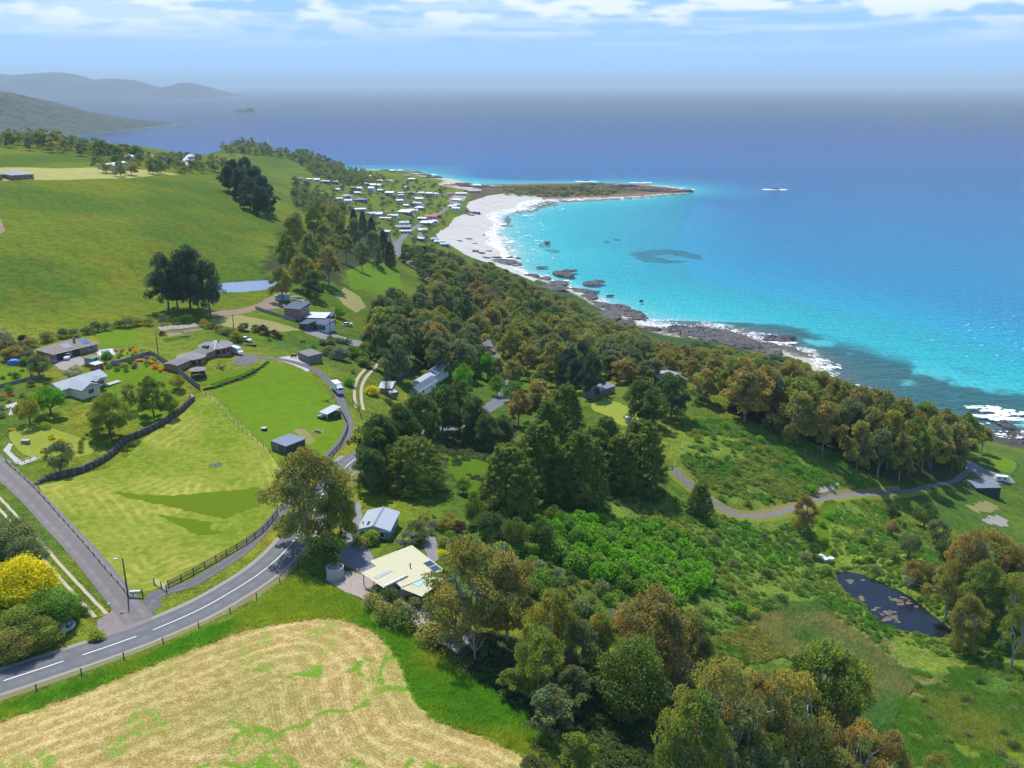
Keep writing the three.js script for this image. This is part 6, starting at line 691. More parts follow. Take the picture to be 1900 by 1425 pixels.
wood([[127.3, -460.4, 6.5], [130.4, -481.6, 6], [121.5, -487.7, 6.6], [135.6, -491.3, 6.2], [96.4, -502.7, 6.8], [129, -504.7, 5.3], [81.7, -505.6, 6.4], [139.4, -511.1, 4.2], [95.4, -514.4, 5], [110.7, -516.8, 5.2], [125.4, -518.6, 5.3], [73.5, -522.1, 6.3], [135.3, -522.9, 5.8], [88.6, -526, 6.3], [79.2, -529.7, 4.9], [144.4, -530.9, 5.4], [130.6, -533.7, 5], [98, -534.1, 5], [120.2, -534.2, 6.5], [87.1, -537.6, 6.7], [78.4, -537.9, 4.8], [68, -540.5, 6.4], [109.3, -541.1, 4.7], [133.2, -546.8, 4.6], [95.9, -547, 6.2], [140.9, -548.1, 4.6], [119, -549.7, 4.8], [107.3, -550, 5.2], [70.3, -551.5, 4.7], [80.8, -553.1, 4.5], [94.6, -557, 5.7], [111, -557.9, 4.7], [130.5, -562.9, 5.3], [61.2, -563.2, 7], [122.6, -564.8, 4.2], [84.3, -565.7, 4.3], [61.4, -572.1, 6.4], [72.6, -573.8, 6.9], [78.5, -579.5, 5.6], [64.6, -586.5, 6.3], [86.6, -587, 6.4], [94.3, -587.1, 4.2], [52.1, -600.2, 6.8], [61, -600.8, 4.2], [83.1, -608.3, 6.7], [79.6, -614, 4.1], [57.4, -615.7, 6.4], [83.9, -622.8, 6.8], [73.8, -625.6, 6.9], [46.2, -628.9, 4.8], [82.5, -632, 6.1], [86.4, -639.1, 5.5], [50.1, -639.4, 4.2], [66, -641.2, 6.3], [76.6, -644.9, 5.9], [49.5, -646.8, 6.5], [59.5, -652.8, 5.8], [42.9, -653.6, 6.9], [70.6, -656.1, 6.7], [44.9, -660.3, 5], [81.6, -660.4, 4.8], [38, -661.3, 6.5], [52.4, -666.3, 5.1], [76.3, -667, 4.7], [64.8, -668.2, 4.7], [75.9, -675.1, 4.1], [50.7, -675.5, 6], [26.2, -675.7, 6.5], [36.5, -680.2, 5.5], [56.2, -681.1, 5.5], [63.1, -685.5, 4.7], [30.8, -688.4, 6.6], [50.4, -697.6, 4.8], [29.5, -698.8, 5.9], [19.7, -705.5, 5.8], [11.4, -714, 5], [38.3, -714.7, 4.7], [28.7, -716.3, 6.8], [49.4, -721.2, 6.4], [19.7, -722.6, 4.2], [40.5, -725.4, 4.8], [5.9, -726.1, 7], [35.2, -733, 5.9], [28.5, -737.7, 4.2], [5.2, -738.8, 6.2], [46.8, -739.4, 4.1], [-5.6, -740.7, 6], [10.1, -746.1, 5], [-9.8, -747, 5.4], [20, -749.2, 5.6], [44, -749.2, 4.4], [1.8, -754.7, 5.4], [33.7, -757.7, 4.2], [-8.6, -762.7, 6.2], [-12.7, -770.1, 4.3], [-23.3, -770.3, 5.1], [-0.5, -771.2, 5.3], [16.2, -773.3, 6.6], [25.1, -774.5, 4.4], [11.4, -780.3, 5.2], [-14.6, -781, 5.5], [-37.4, -782.7, 4.7], [-28.9, -782.8, 6], [1.6, -783.3, 6.7], [15.8, -788.6, 6.2], [-15.8, -793.9, 5.8], [-0.3, -798.4, 5.5], [-33.1, -801.8, 6], [12, -802.2, 5.5], [-10.1, -804.2, 6.5], [-20.2, -811.8, 4.5], [-39.8, -813.8, 6.7], [-5.6, -814, 4.8], [-12.3, -817.5, 4.7], [-41.9, -823.6, 4.9], [-27.2, -824.8, 5.2], [-10.4, -826.7, 5.1], [7.4, -829.6, 5.4], [-40.1, -836.2, 6], [2.5, -837.3, 6], [-9.2, -846.5, 5.4], [-22, -847, 4.5], [-37.9, -854.8, 5.2], [-7.9, -855.5, 4.2], [-44.7, -864.3, 5.9], [-11.9, -865.5, 5.2], [-35.4, -874.6, 6.6], [-6.1, -885.1, 4.2], [-20.2, -897, 5.4], [-27, -901.1, 5.7], [-22.1, -912.1, 6]], 'leafy', 'coastal_shrub', ['darkGreen', 'olive', 'oliveGreen', 'greyGreen', 'olive'], 'grey', 1.7, 'low coastal shrub on the bank behind the shore rocks', 'bush', 'shrubs on the bank behind the shore rocks');
wood([[27.3, -172.9, 4.4], [23.9, -173.5, 3.9], [18.4, -173.8, 4.3], [34, -173.8, 4.7], [13.5, -175.3, 4.7], [29.8, -176.6, 4.2], [21.4, -176.6, 4.3], [9.2, -178.9, 4.5], [35.6, -179, 4], [14.8, -179.4, 3.9], [32.6, -179.7, 4.6], [24.7, -179.9, 4.3], [28.2, -179.9, 4.3], [18.6, -180.6, 3.4], [11.5, -181.6, 3.4], [38.7, -182, 4.7], [8.4, -182.3, 4.1], [28.4, -183.3, 4.7], [14.9, -183.3, 3.6], [33.4, -183.8, 4.6], [23.3, -184.4, 4.2], [37.9, -185.4, 4.4], [8.9, -186.1, 3.8], [20.3, -186.5, 4.5], [34.1, -186.8, 3.5], [42.3, -187.2, 4.6], [26.6, -187.4, 4], [36.9, -188.6, 4.7], [30.7, -188.8, 4.3], [15.5, -189.5, 4.8], [23.5, -189.9, 3.5], [44.4, -190, 4.3], [9.6, -190.3, 4.5], [34.1, -191.9, 4.3], [20.1, -192, 3.2], [37.7, -192.5, 3.9], [30.5, -193.1, 4], [40.7, -193.3, 4.1], [45.6, -193.9, 3.6], [22.5, -194.5, 4.5], [17.2, -194.7, 4.6], [12.2, -195.7, 4.1], [27.4, -195.7, 3.8], [36.8, -196.1, 4.3], [31.7, -196.1, 4.6], [42.2, -196.2, 3.8], [46.4, -197.5, 4.3], [30.4, -199, 4.7], [19.9, -199, 3.5], [24.4, -199, 3.5], [35.5, -199.2, 3.8], [38.6, -200, 4.8], [14.1, -200.6, 3.6], [47.8, -201.4, 3.3], [41.4, -202, 3.2], [35.3, -202.3, 3.8], [24.3, -202.3, 3.7], [29.6, -202.5, 4.6], [44.8, -203.4, 3.7], [19.3, -204.1, 3.7], [16.3, -204.8, 3.4], [26.7, -205.6, 3.5], [22.2, -205.8, 3.3], [47.2, -207, 3.5], [43.2, -207.4, 4], [30.1, -207.6, 4.1], [33.8, -208.3, 3.7], [38.5, -208.5, 3.9], [50.3, -208.6, 3.4], [40.7, -211.5, 4.3], [36, -211.7, 3.4], [48.3, -212.7, 3.5], [44.4, -212.9, 3.7], [38.2, -215, 3.5]], 'leafy', 'leafy_shrub', ['bright', 'bright', 'green'], 'grey', 1.35, 'bright green large leaved shrub in the thicket below the cypresses', 'bush', 'shrubs of the bright green thicket');
wood([[41.3, -168.1, 2.5], [35.2, -168.9, 2.2], [35.8, -174.7, 1.4], [42.1, -175.2, 2.5], [49.6, -175.5, 2], [55.2, -181, 2.2], [41.5, -181.3, 1.7], [48.9, -181.5, 1.3], [52.4, -186.6, 2.3], [60.2, -188.4, 2.1], [42.4, -188.7, 2], [45.6, -193.2, 1.5], [52.2, -193.5, 2.6], [58.4, -193.9, 2.1], [65.5, -195.2, 2.6], [52.3, -199.7, 1.4], [58.8, -201, 1.4], [45.1, -201, 1.5], [72.1, -202.8, 1.6], [49.6, -206.3, 2.3], [75, -207.3, 1.9], [65.5, -208.4, 2.6], [56.7, -208.8, 2.4], [51.4, -212.6, 1.3], [62.3, -213.6, 1.3], [107.5, -213.7, 2.7], [78, -214.6, 2.3], [69.8, -218.3, 2.5], [84.4, -218.6, 2.7], [53.9, -219.4, 2.4], [98.4, -220.1, 2.6], [105, -224.3, 2.5], [65.8, -224.5, 2], [87.8, -224.5, 1.4], [55.9, -224.8, 2.2], [80.8, -225, 2.7], [74.9, -225.5, 1.4], [95.4, -225.9, 1.5], [60.6, -229.4, 1.6], [90.2, -229.7, 1.9], [103.5, -231.1, 2.6], [71.2, -232.2, 1.9], [79.5, -232.6, 1.6], [100.3, -235.3, 2.2], [85.9, -235.4, 1.8], [95.1, -239.1, 1.9], [91.5, -244, 2.1], [105.8, -244.3, 2.3], [95.8, -250.6, 2.4], [102.6, -251.2, 2.1], [107.4, -255.5, 1.6]], 'shrub', 'scrub_bush', ['green', 'oliveGreen', 'darkGreen', 'bright', 'greyGreen'], 'grey', 1.5, 'scrubby bush in the gully above the dark pond', 'bush', 'bushes in the gully above the dark pond');
wood([[70.4, -248.7, 2.2], [62.4, -249, 1.8], [52.6, -252.1, 2.3], [77.9, -253.9, 1.8], [57.5, -254.5, 2.4], [65.6, -256.6, 2.4], [83.9, -258.6, 1.5], [71.3, -258.8, 1.5], [55.2, -263.1, 2], [88.8, -263.4, 1.6], [79.3, -264.4, 2.2], [70, -265, 2.9], [62, -265.1, 2.4], [95.2, -267.3, 2.9], [65.6, -268.9, 2.2], [84.5, -269.4, 1.5], [58.9, -270.1, 2.2], [69.3, -272.7, 2.2], [97.8, -273.2, 1.3], [75.6, -273.2, 2], [90.9, -273.3, 1.8], [61.3, -276.2, 1.9], [80.1, -277.5, 2.9], [104, -277.6, 2.7], [86.3, -277.9, 2.8], [93.8, -279.3, 2.7], [72.6, -279.9, 1.7], [66.4, -280.3, 2.4], [100.2, -282.5, 1.9], [107.3, -284.1, 1.4], [61.9, -284.5, 3], [82.5, -284.7, 2.9], [91.4, -284.8, 2.7], [72.4, -285.2, 1.5], [111.9, -287.4, 1.7], [86.1, -288.8, 2.3], [68.1, -289.2, 1.9], [79.1, -290.6, 2.4], [62.3, -290.9, 2.5], [101.4, -291, 1.3], [116.5, -292.2, 1.4], [71.3, -294.3, 1.3], [94.6, -294.6, 1.8], [86, -296.5, 2.6], [80.2, -296.7, 2.3], [66.1, -298, 1.4], [91.6, -299.7, 1.4], [74.9, -301.4, 2.9], [84.9, -302.9, 1.5], [77, -308.8, 1.5]], 'shrub', 'scrub_bush', ['green', 'oliveGreen', 'bright', 'olive'], 'grey', 1.5, 'scrubby bush on the green slope above the coast track', 'bush', 'bushes on the slope above the coast track');
wood([[19.8, -155.6, 3.3], [26, -156.5, 3.5], [23, -158.5, 1.6], [13.5, -158.6, 3.4], [16.7, -159, 2.6], [20.2, -159.4, 2.7], [26.6, -160.7, 1.4], [11.6, -163, 2.8], [16.2, -163.8, 1.9], [8.8, -164.1, 3.5], [23.1, -164.8, 1.7], [19.9, -165.1, 2.6], [12.3, -167.4, 2.9], [18.6, -168.1, 3.4], [23, -168.4, 1.4], [15.5, -169.5, 1.6], [9.6, -170.4, 2.3], [5.6, -170.7, 2.8], [12, -172.3, 1.6], [15.7, -173.5, 1.4], [4.4, -173.8, 2.1], [8.1, -174.3, 1.4], [-2.2, -175.2, 3.3], [4.9, -178.1, 2.3], [0.8, -178.1, 3.2], [-4.3, -178.2, 2.9], [-5.6, -182, 2.9], [1.2, -182.5, 3.4], [-2.6, -183.9, 3], [-5.8, -185.3, 1.7], [1.2, -188.1, 1.8], [-7.5, -188.8, 1.6], [-4.7, -189.9, 1.6]], 'shrub', 'garden_shrub', ['darkGreen', 'greyGreen', 'green', 'olive', 'silver'], 'grey', 1.4, 'mixed shrub on the bank behind the pale green roofed house', 'bush', 'shrubs on the bank behind the pale green roof');
wood([[-13.9, -137.2, 4.4], [-12.8, -141.1, 3.8], [-19.1, -141.6, 4.4], [-23, -143.3, 4.2], [-20.5, -146, 3.3], [-14.7, -146.6, 3], [-25.6, -147.8, 3.5], [-17.9, -148.6, 2.5], [-22.8, -149.7, 3.8], [-25.2, -153.3, 2.5]], 'shrub', 'garden_shrub', ['darkGreen', 'greyGreen', 'olive'], 'grey', 1.3, 'dark shrub against the front wall of the pale green roofed house', 'bush', 'shrubs in front of the pale green roof');
wood([[1.1, -179.8, 7.8], [6.6, -181.5, 8], [-5.1, -182.2, 7.6], [-2.3, -187.4, 5], [-8.2, -189, 7.2], [5.9, -189.1, 5.8], [1, -191.8, 7.9], [-4.1, -193.9, 7.6], [11.8, -195.7, 5.3], [6.1, -196.7, 4.4], [-8.7, -198.5, 5.7], [1, -200.8, 4.6], [10, -202.2, 4], [-7.7, -204.8, 4.1], [-12.1, -209.7, 4.3]], 'round', 'understorey_tree', ['darkGreen', 'green', 'cypress'], 'dark', 0.9, 'dark understorey tree in the shade of the cypresses', 'tree', 'understorey below the cypresses');
wood([[-142.3, -239.9, 1.9], [-140.4, -245, 2], [-145.2, -245.9, 1.5], [-141.5, -251.5, 1.8], [-146.6, -252.5, 1.3], [-139, -253.7, 2.1], [-149.5, -254.3, 1.8], [-142.9, -255.4, 1.5], [-146, -258.4, 1.6], [-141.7, -258.9, 1.3], [-149.8, -259.2, 1.5], [-152.2, -262.6, 2], [-144.9, -263.5, 0.8], [-154.1, -266.3, 1.4], [-147.4, -266.9, 2.2], [-143, -267.5, 2], [-151.8, -270.8, 1.2], [-158.9, -272.4, 1.3], [-145.4, -272.5, 0.9], [-155.7, -274.1, 2.2], [-148.2, -274.8, 1.4], [-151.9, -276.3, 1.1], [-158.9, -276.5, 1.3], [-151.6, -280.5, 1], [-157.2, -280.8, 1.3], [-157.1, -284.3, 0.8]], 'shrub', 'garden_shrub', ['darkGreen', 'green', 'olive', 'greyGreen', 'lime'], 'grey', 1.5, 'mixed shrub in the garden behind the bright green maple', 'bush', 'shrubs behind the bright green maple');
wood([[-124.8, -283, 1.7], [-114, -283.5, 0.9], [-128, -283.6, 1.7], [-131.5, -285.6, 1.6], [-123.4, -286, 1.6], [-116.8, -286.6, 1.8], [-127, -287.2, 1.7], [-119.9, -287.8, 1.2], [-133.7, -288.6, 1.4], [-124.2, -289.2, 1.2], [-129.7, -289.3, 0.7], [-117.4, -289.8, 1], [-120.7, -290.3, 1.6], [-126.5, -290.4, 1.7], [-132.6, -291.8, 1.1], [-129.6, -292, 1.2], [-123.6, -292.8, 1.2], [-135.4, -293, 1.2], [-126.7, -293.1, 1.1], [-119.8, -293.5, 1.8], [-129.5, -294.8, 0.7], [-137, -294.9, 1.6], [-132.2, -295.6, 1.2], [-122.9, -296, 1.4], [-126.4, -296.9, 1.8], [-138.6, -297.4, 0.8], [-135.9, -298, 1], [-132.7, -298.2, 1.3], [-128.8, -298.8, 0.9], [-124.2, -299.2, 1.5], [-137.5, -300.7, 1], [-131.7, -301.3, 0.8], [-126.7, -302, 1.2], [-129.5, -303, 1.3], [-134.3, -303.1, 1.2], [-136.8, -304.2, 0.8], [-132.2, -305, 1.2], [-128.5, -305.7, 0.8], [-135.4, -306.7, 0.8], [-133, -309.4, 0.9]], 'shrub', 'flower_bush', ['green', 'lime', 'darkGreen', 'orange', 'mauve', 'greyGreen', 'cream'], 'grey', 1.5, 'small flowering bush in the long bed below the paling fence', 'bush', 'bushes of the long flower bed');
wood([[-114.6, -218.8, 1.2], [-112.4, -221.3, 1.3], [-116.3, -221.4, 1.7], [-113.4, -223.7, 1.2], [-118.3, -223.8, 1.8], [-120.3, -225.8, 0.9], [-114.6, -226.7, 1.5], [-112.4, -227.8, 1.2], [-115.3, -229.7, 1], [-115.6, -232.5, 0.8]], 'shrub', 'flower_bush', ['green', 'silver', 'darkGreen', 'cream', 'olive'], 'grey', 1.5, 'small bush in the rockery above the stone wall', 'bush', 'bushes of the terrace rockery');
wood([[-12.3, -174.2, 2], [-14.7, -176.6, 2.4], [-18.9, -178.2, 2], [-11.3, -178.2, 1.9], [-13.6, -179.8, 2.6], [-9.2, -180.5, 2], [-17.9, -181.8, 1.7], [-10, -183.3, 1.1], [-20.6, -183.7, 2.4], [-14.8, -183.7, 1.4], [-17.7, -185.4, 2.3], [-12.7, -186.4, 2.5], [-15.5, -187.3, 2.3], [-19.5, -188.6, 2], [-11.2, -189.1, 1.2], [-14.3, -190.7, 2.3], [-21.1, -191.2, 1.1], [-18.2, -192, 1.1], [-14, -194.4, 1.1]], 'shrub', 'garden_shrub', ['green', 'olive', 'gold', 'darkGreen', 'silver', 'maroon'], 'grey', 1.4, 'mixed garden shrub around the gravel path behind the house', 'bush', 'shrubs around the gravel garden path');
wood([[12.7, -156.7, 2.7], [7.7, -159.1, 3.8], [16.1, -159.3, 2.1], [-1.2, -161.3, 3.5], [4.5, -161.9, 3.4], [10.6, -163.4, 2.4], [0.1, -165.3, 3], [5.4, -166.1, 3.2], [-3.1, -167.6, 3.8], [8.1, -169.8, 1.7], [-3.1, -171.9, 3.1], [3.4, -172.4, 1.6], [-6.8, -174.9, 1.7], [0.2, -175.8, 2]], 'leafy', 'bank_shrub', ['greyGreen', 'darkGreen', 'olive', 'green'], 'grey', 1.4, 'grey green shrub on the slope beside the brown house gum', 'bush', 'shrubs on the slope beside the house gum');
wood([[-159.7, -288.3, 3.1], [-162.2, -294, 3.7], [-167.8, -294.9, 3.4], [-164.7, -298.9, 3.3], [-169.3, -300.3, 3.5], [-174.7, -302.3, 2.4], [-169.8, -304.8, 3.1], [-174.4, -307.8, 2.6], [-170.5, -309.6, 2.6], [-179, -312.4, 2.9], [-173.6, -314.1, 2.9], [-181.1, -317.6, 2.2]], 'leafy', 'garden_shrub', ['darkGreen', 'greyGreen', 'olive', 'maroon'], 'grey', 1.4, 'dark shrub at the hill paddock corner behind the blue cover', 'bush', 'shrubs at the hill paddock corner');
wood([[9.3, -107.7, 5.7], [5.5, -114.5, 8.8], [9.7, -123.4, 8], [0.9, -123.8, 6.2]], 'gum', 'understorey_tree', ['oliveGreen', 'darkGreen', 'greyGreen'], 'grey', 0.9, 'young gum in the shade beside the dense dark tree', 'tree', 'young gums beside the dense dark tree');
for (const [x, z, h, w] of [[45.2, -121.8, 19, 9], [29.7, -110.4, 15, 8], [52.3, -122.5, 12, 7], [50.4, -123.4, 20, 9], [37.9, -114.6, 11, 7], [122.3, -204.7, 17, 8], [27.6, -135.4, 13, 6], [102.9, -210.1, 8, 4], [-6.3, -132.8, 8, 4]]) plant('bare', 'dead_gum', x, z, h, w, 'olive', 'pale', 'bleached dead gum whose bare limbs show among the living ones', 'tree', 'bleached dead gums');
wood([[68.8, -125.9, 1.5], [71.7, -130.3, 1.4], [88.1, -131.8, 1.8], [76.3, -133.1, 1.6], [82.3, -133.5, 0.7], [68.4, -133.9, 1.7], [88.3, -136.7, 1.5], [73, -137.9, 1.6], [79.7, -139.2, 1.7], [92.8, -140.2, 1.8], [85, -142.2, 1.8], [69.8, -143.5, 1.2], [93.6, -145.1, 1.5], [76.3, -145.1, 1.5], [88.5, -145.7, 1], [80.7, -148.7, 1.4], [96.4, -149.4, 0.7], [67.5, -149.5, 1.2], [87.6, -150.1, 0.7], [75.4, -150.8, 1.2], [63, -153.4, 1.8], [95.2, -154.4, 0.9], [70.5, -154.9, 1.2], [100.9, -155, 1.3], [90.8, -155, 1.5], [83.4, -156.3, 1.4], [77.9, -156.3, 1.1], [60.2, -158.3, 1.5], [93.2, -158.6, 1.8], [73.8, -158.7, 1.6], [65.7, -159.7, 0.8], [87.7, -159.8, 0.7], [82.3, -161.5, 1], [104.7, -161.9, 1.7], [96.9, -162, 1.2], [75.5, -163.6, 1.2], [91.2, -163.7, 1.4], [71, -163.9, 1.6], [85.6, -164.2, 1.8], [79.2, -166.8, 0.9], [100.4, -167.4, 1.6], [93.7, -168.3, 0.8], [107.5, -169.1, 1.2], [75.7, -169.2, 1.2], [112.4, -172.4, 1], [104.5, -172.7, 0.7]], 'shrub', 'scrub_bush', ['green', 'oliveGreen', 'darkGreen', 'greyGreen'], 'grey', 1.6, 'low scrubby bush on the rough grass below the dark pond', 'bush', 'bushes on the rough grass below the pond');
wood([[112.3, -506.8, 3.9], [99.1, -508.4, 3.8], [117.1, -509.3, 4.2], [106.5, -510, 4.5], [130.6, -513.5, 4.2], [98.6, -513.7, 2.8], [112.5, -514.4, 4.1], [118, -516.2, 3.4], [94.3, -516.6, 2.6], [108.4, -517, 2.7], [127.7, -518.9, 4.1], [103.3, -521.1, 3.1], [118.5, -521.1, 3.8], [109.8, -522.2, 4.4], [86.2, -522.4, 3.8], [139.6, -523.5, 4.3], [124.5, -525, 4], [101, -526.8, 4.1], [91.6, -528.1, 2.7], [109.2, -528.2, 3], [118.4, -528.9, 4.3], [132, -529.4, 4.2], [99.8, -531.9, 3], [81.2, -532.5, 4.4], [136.1, -532.6, 4.2], [94.2, -535, 3.1], [131.3, -535.9, 2.9], [121.8, -536.4, 3.8], [116.1, -536.5, 3.4], [84.8, -537, 4], [106.9, -538.2, 4.2], [112.1, -541.1, 3.7], [79.3, -542.1, 2.6], [121.1, -543.7, 3.5], [130.5, -544.4, 3.7], [73.4, -546.3, 4.1], [139.6, -546.8, 3.6], [99.7, -547, 3.1], [90.8, -547.3, 2.8], [84.5, -548.8, 4.2], [111.2, -549.6, 2.7], [125.3, -549.6, 3.5], [105.1, -552.2, 4.4], [73.3, -553.6, 4.4], [134.1, -554.8, 2.8], [120.1, -555.3, 3.8], [97.1, -555.5, 4], [88.4, -555.9, 3], [111.9, -557, 4.4], [126.9, -557.4, 3.2], [79.1, -557.8, 3.2], [132.5, -561.1, 3], [68, -561.3, 3.5], [97.4, -561.6, 3.6], [90.6, -562.6, 4.2], [85.4, -562.6, 4.5], [124.6, -563.9, 2.7], [78.8, -565.8, 2.6], [72.3, -566.3, 2.9], [65.5, -566.3, 3.8], [132, -567.6, 3.3], [103.9, -567.9, 3.7], [97.4, -568.3, 3.7], [87.2, -568.5, 3.5], [114.2, -569.1, 3.3], [81.6, -570.7, 3.2], [69.5, -571.4, 3.5], [62.7, -572.2, 4.2], [94.5, -573.8, 3.4], [78, -574.7, 2.6], [84.7, -575, 3], [108.4, -576.6, 2.6], [63.5, -579.7, 3.8], [84.4, -581, 2.9], [93.5, -583.5, 4.1], [75.6, -584, 3.7], [85.6, -586.9, 4], [62.6, -588.1, 3.9], [68.9, -589.2, 3.6], [91.8, -590.5, 4.2], [78.3, -591.2, 3.8], [58.8, -593.5, 4.2], [85.6, -595.4, 3.9], [73.2, -596.6, 3.8], [92.7, -598.8, 3.4], [61.6, -601.6, 2.8], [84.4, -602, 4.5], [70.5, -604.9, 3.3], [91.4, -608, 3], [62.4, -608.7, 2.6], [85.6, -612.3, 2.9], [75.4, -614.7, 2.8], [60.9, -614.9, 2.8], [66.9, -615.6, 3.9], [89.5, -617.9, 3.1], [80.1, -618, 3.4], [59.7, -622.4, 2.6], [75.3, -626.2, 3.8], [86.7, -626.9, 3.6], [80.8, -629.9, 3.2], [65.1, -630, 3.8], [71.7, -631.4, 2.7], [60.1, -633.3, 2.9], [54.2, -633.8, 3.6], [48.2, -635.4, 4.1], [77.4, -640.7, 2.5], [52.5, -643.8, 4], [63.1, -643.9, 3.5], [55.6, -648.2, 4.1], [67, -653.9, 3.1], [81.3, -655.2, 2.8], [51.6, -656.1, 4.3], [66.6, -661.6, 4.4], [74.7, -663.1, 3.3], [60.4, -665.9, 2.6], [49.7, -669, 3.3], [57.4, -671.3, 3], [73.7, -676.2, 3.5], [65.1, -676.9, 4.4], [51.9, -680.8, 3.4], [58.5, -681.7, 3.4], [74.5, -683.5, 2.9], [67.6, -686.7, 3.9], [56.2, -688.2, 2.7], [62.6, -692.5, 2.6], [68.4, -693.4, 2.6], [57, -698.9, 4.5], [64.8, -702.5, 3.3], [60, -705.1, 3.3], [57, -710.9, 3.8], [62.7, -711.8, 2.9]], 'shrub', 'shore_shrub', ['darkGreen', 'olive', 'oliveGreen', 'greyGreen'], 'grey', 1.8, 'dense low shrub between the coastal gums and shore rocks', 'bush', 'dense shrubs behind the shore rocks');
wood([[190, -522.1, 5.9], [157, -522.5, 6.3], [184.1, -522.8, 6.2], [171.2, -523.7, 5.8], [163.9, -524.7, 6.3], [188.8, -528.4, 4.8], [176.7, -530.8, 5.1], [122, -532.3, 6], [141.4, -532.8, 6.4], [187.7, -534.5, 4.6], [196.8, -535.1, 5.3], [166.4, -536.1, 5.8], [155.5, -536.4, 5.3], [182.8, -537.9, 6.2], [175.2, -538.2, 4.8], [133.8, -538.8, 6.1], [117, -540.1, 5.9], [194.4, -541.5, 5.5], [125.7, -542.6, 5.6], [152.6, -543.6, 5.2], [164.2, -544.5, 3.9], [140.3, -544.9, 5.3], [201.5, -545.1, 5.5], [114.8, -545.6, 6], [185.7, -545.9, 4.2], [178.1, -547, 3.4], [195.3, -549.3, 5.1], [133.3, -549.6, 4.3], [161.3, -550.8, 5.8], [119, -552.1, 4.7], [171.2, -552.7, 5.1], [141, -553, 3.6], [148.3, -553.4, 3.6], [189.8, -554.6, 3.8], [179.8, -554.9, 3.4], [198.3, -555.8, 5.4], [156.1, -557.1, 5.8], [163.9, -557.8, 6.3], [124.2, -557.8, 5.5], [136.8, -559.5, 6.2], [192, -560.8, 3.8], [169.5, -561.1, 4.8], [146.3, -561.5, 6], [184.8, -562.3, 3.8], [130.2, -563.5, 3.3], [156.3, -564.8, 4.5], [179.6, -565.1, 3.3], [117.9, -565.2, 3.2], [136.3, -567.8, 4.3], [190, -568, 5.3], [146.9, -568.4, 3.5], [170.7, -568.5, 4.5], [124.4, -570.5, 3.9], [160.1, -571.5, 4.7], [130.3, -572.4, 6.5], [180, -572.9, 4.7], [192.6, -573.8, 3.7], [140.9, -573.8, 5.2], [152.5, -577.2, 4.4], [184.3, -578.5, 5.9], [167.2, -578.7, 4.9], [160.7, -579, 5.8], [194.3, -580.2, 3.9], [173.9, -581.8, 6], [135.2, -581.9, 3.4], [121.4, -581.9, 4.9], [142.8, -583.2, 4.8], [190.3, -584.5, 4.9], [151.9, -586.7, 3.6], [184.2, -586.8, 5], [129.5, -587.8, 4.6], [177.2, -587.8, 4.4], [161.5, -588.3, 3.1], [141, -590.5, 5.4], [124.6, -592.1, 3.1], [180.8, -592.5, 3.7], [133.8, -592.8, 3.8], [158.4, -593.5, 4.1], [169.3, -594.6, 3.4], [148.6, -599.8, 3.2], [168.7, -602.4, 3.2], [161.8, -602.5, 3], [137.6, -602.7, 3.6], [126.2, -606, 3.6], [143.8, -609.8, 3.6], [135.8, -617.6, 3.2]], 'leafy', 'ridge_shrub', ['darkGreen', 'olive', 'oliveGreen', 'brown'], 'grey', 1.7, 'tall shrub at the seaward foot of the ridge gums', 'bush', 'shrubs at the seaward foot of the ridge');
// hedges and garden planting
function row(line, step, h, w, kind, name, tints, label, group, jitter = 0.5) { const n = Math.max(1, Math.round(lengthOf(line) / step)), L = lengthOf(line); for (let i = 0; i <= n; i++) { const p = along(line, Math.min(L - 0.01, i / n * L), L)[0] ?? line[line.length - 1]; plant(kind, name, p[0] + rnd(-jitter, jitter), p[1] + rnd(-jitter, jitter), h * rnd(0.75, 1.2), w * rnd(0.85, 1.2), pick(tints), 'dark', label, 'bush', group); } }
row([[-168.4, -310], [-164.3, -321.2], [-157.9, -328.8], [-153.3, -336.7], [-145.8, -343.7], [-136.7, -347.2], [-129.1, -352.4]], 4.2, 4.2, 5.6, 'shrub', 'hedge_shrub', ['darkGreen', 'darkGreen', 'olive', 'greyGreen'], 'dark hedge shrub between the hill paddock and the gardens', 'hedge along the hill paddock', 1.2);
row([[-121.3, -347.9], [-114.8, -343.9], [-107.2, -335.7], [-102.2, -328.9]], 4, 3, 4.6, 'shrub', 'hedge_shrub', ['olive', 'oliveGreen', 'brown', 'darkGreen'], 'flowering hedge shrub along the vegetable garden', 'hedge along the vegetable garden', 0.8);
row([[-104.5, -345.6], [-100.7, -345.5], [-96.2, -344.2]], 4, 3.4, 4.6, 'round', 'plum_tree', ['maroon', 'darkGreen'], 'small dark orchard tree uphill of the white van', 'orchard trees uphill of the van', 0.6);
row([[-94.2, -341.8], [-91.5, -341.6], [-88.7, -339.7]], 3, 2.6, 3.2, 'round', 'plum_tree', ['maroon'], 'small maroon plum tree at the end of the orchard row', 'maroon plum trees', 0.3);
row([[-94.4, -275.8], [-91.8, -279.7], [-89.1, -285.5], [-86.6, -292.7], [-84.7, -299.4], [-84.6, -304.1]], 2.7, 0.9, 1.7, 'shrub', 'clipped_bush', ['olive', 'green'], 'small clipped bush along the curved garden wall', 'clipped bushes along the curved wall', 0.1);
row([[-67.8, -325.6], [-64.7, -321.4], [-62.7, -323.5]], 4, 4.5, 6.5, 'leafy', 'large_shrub', ['silver', 'greyGreen'], 'large blue green shrub beside the small grey shed', 'blue green shrubs by the small grey shed', 0.6);
row([[-61.7, -338.1], [-57.9, -329.9], [-54.8, -320.5], [-57, -339.8], [-58.2, -355.3], [-59.4, -369.5]], 4.2, 3.6, 5, 'leafy', 'large_shrub', ['green', 'oliveGreen', 'darkGreen'], 'leafy shrub in the belt beside the wheel tracks', 'shrubs beside the wheel tracks', 1.2);
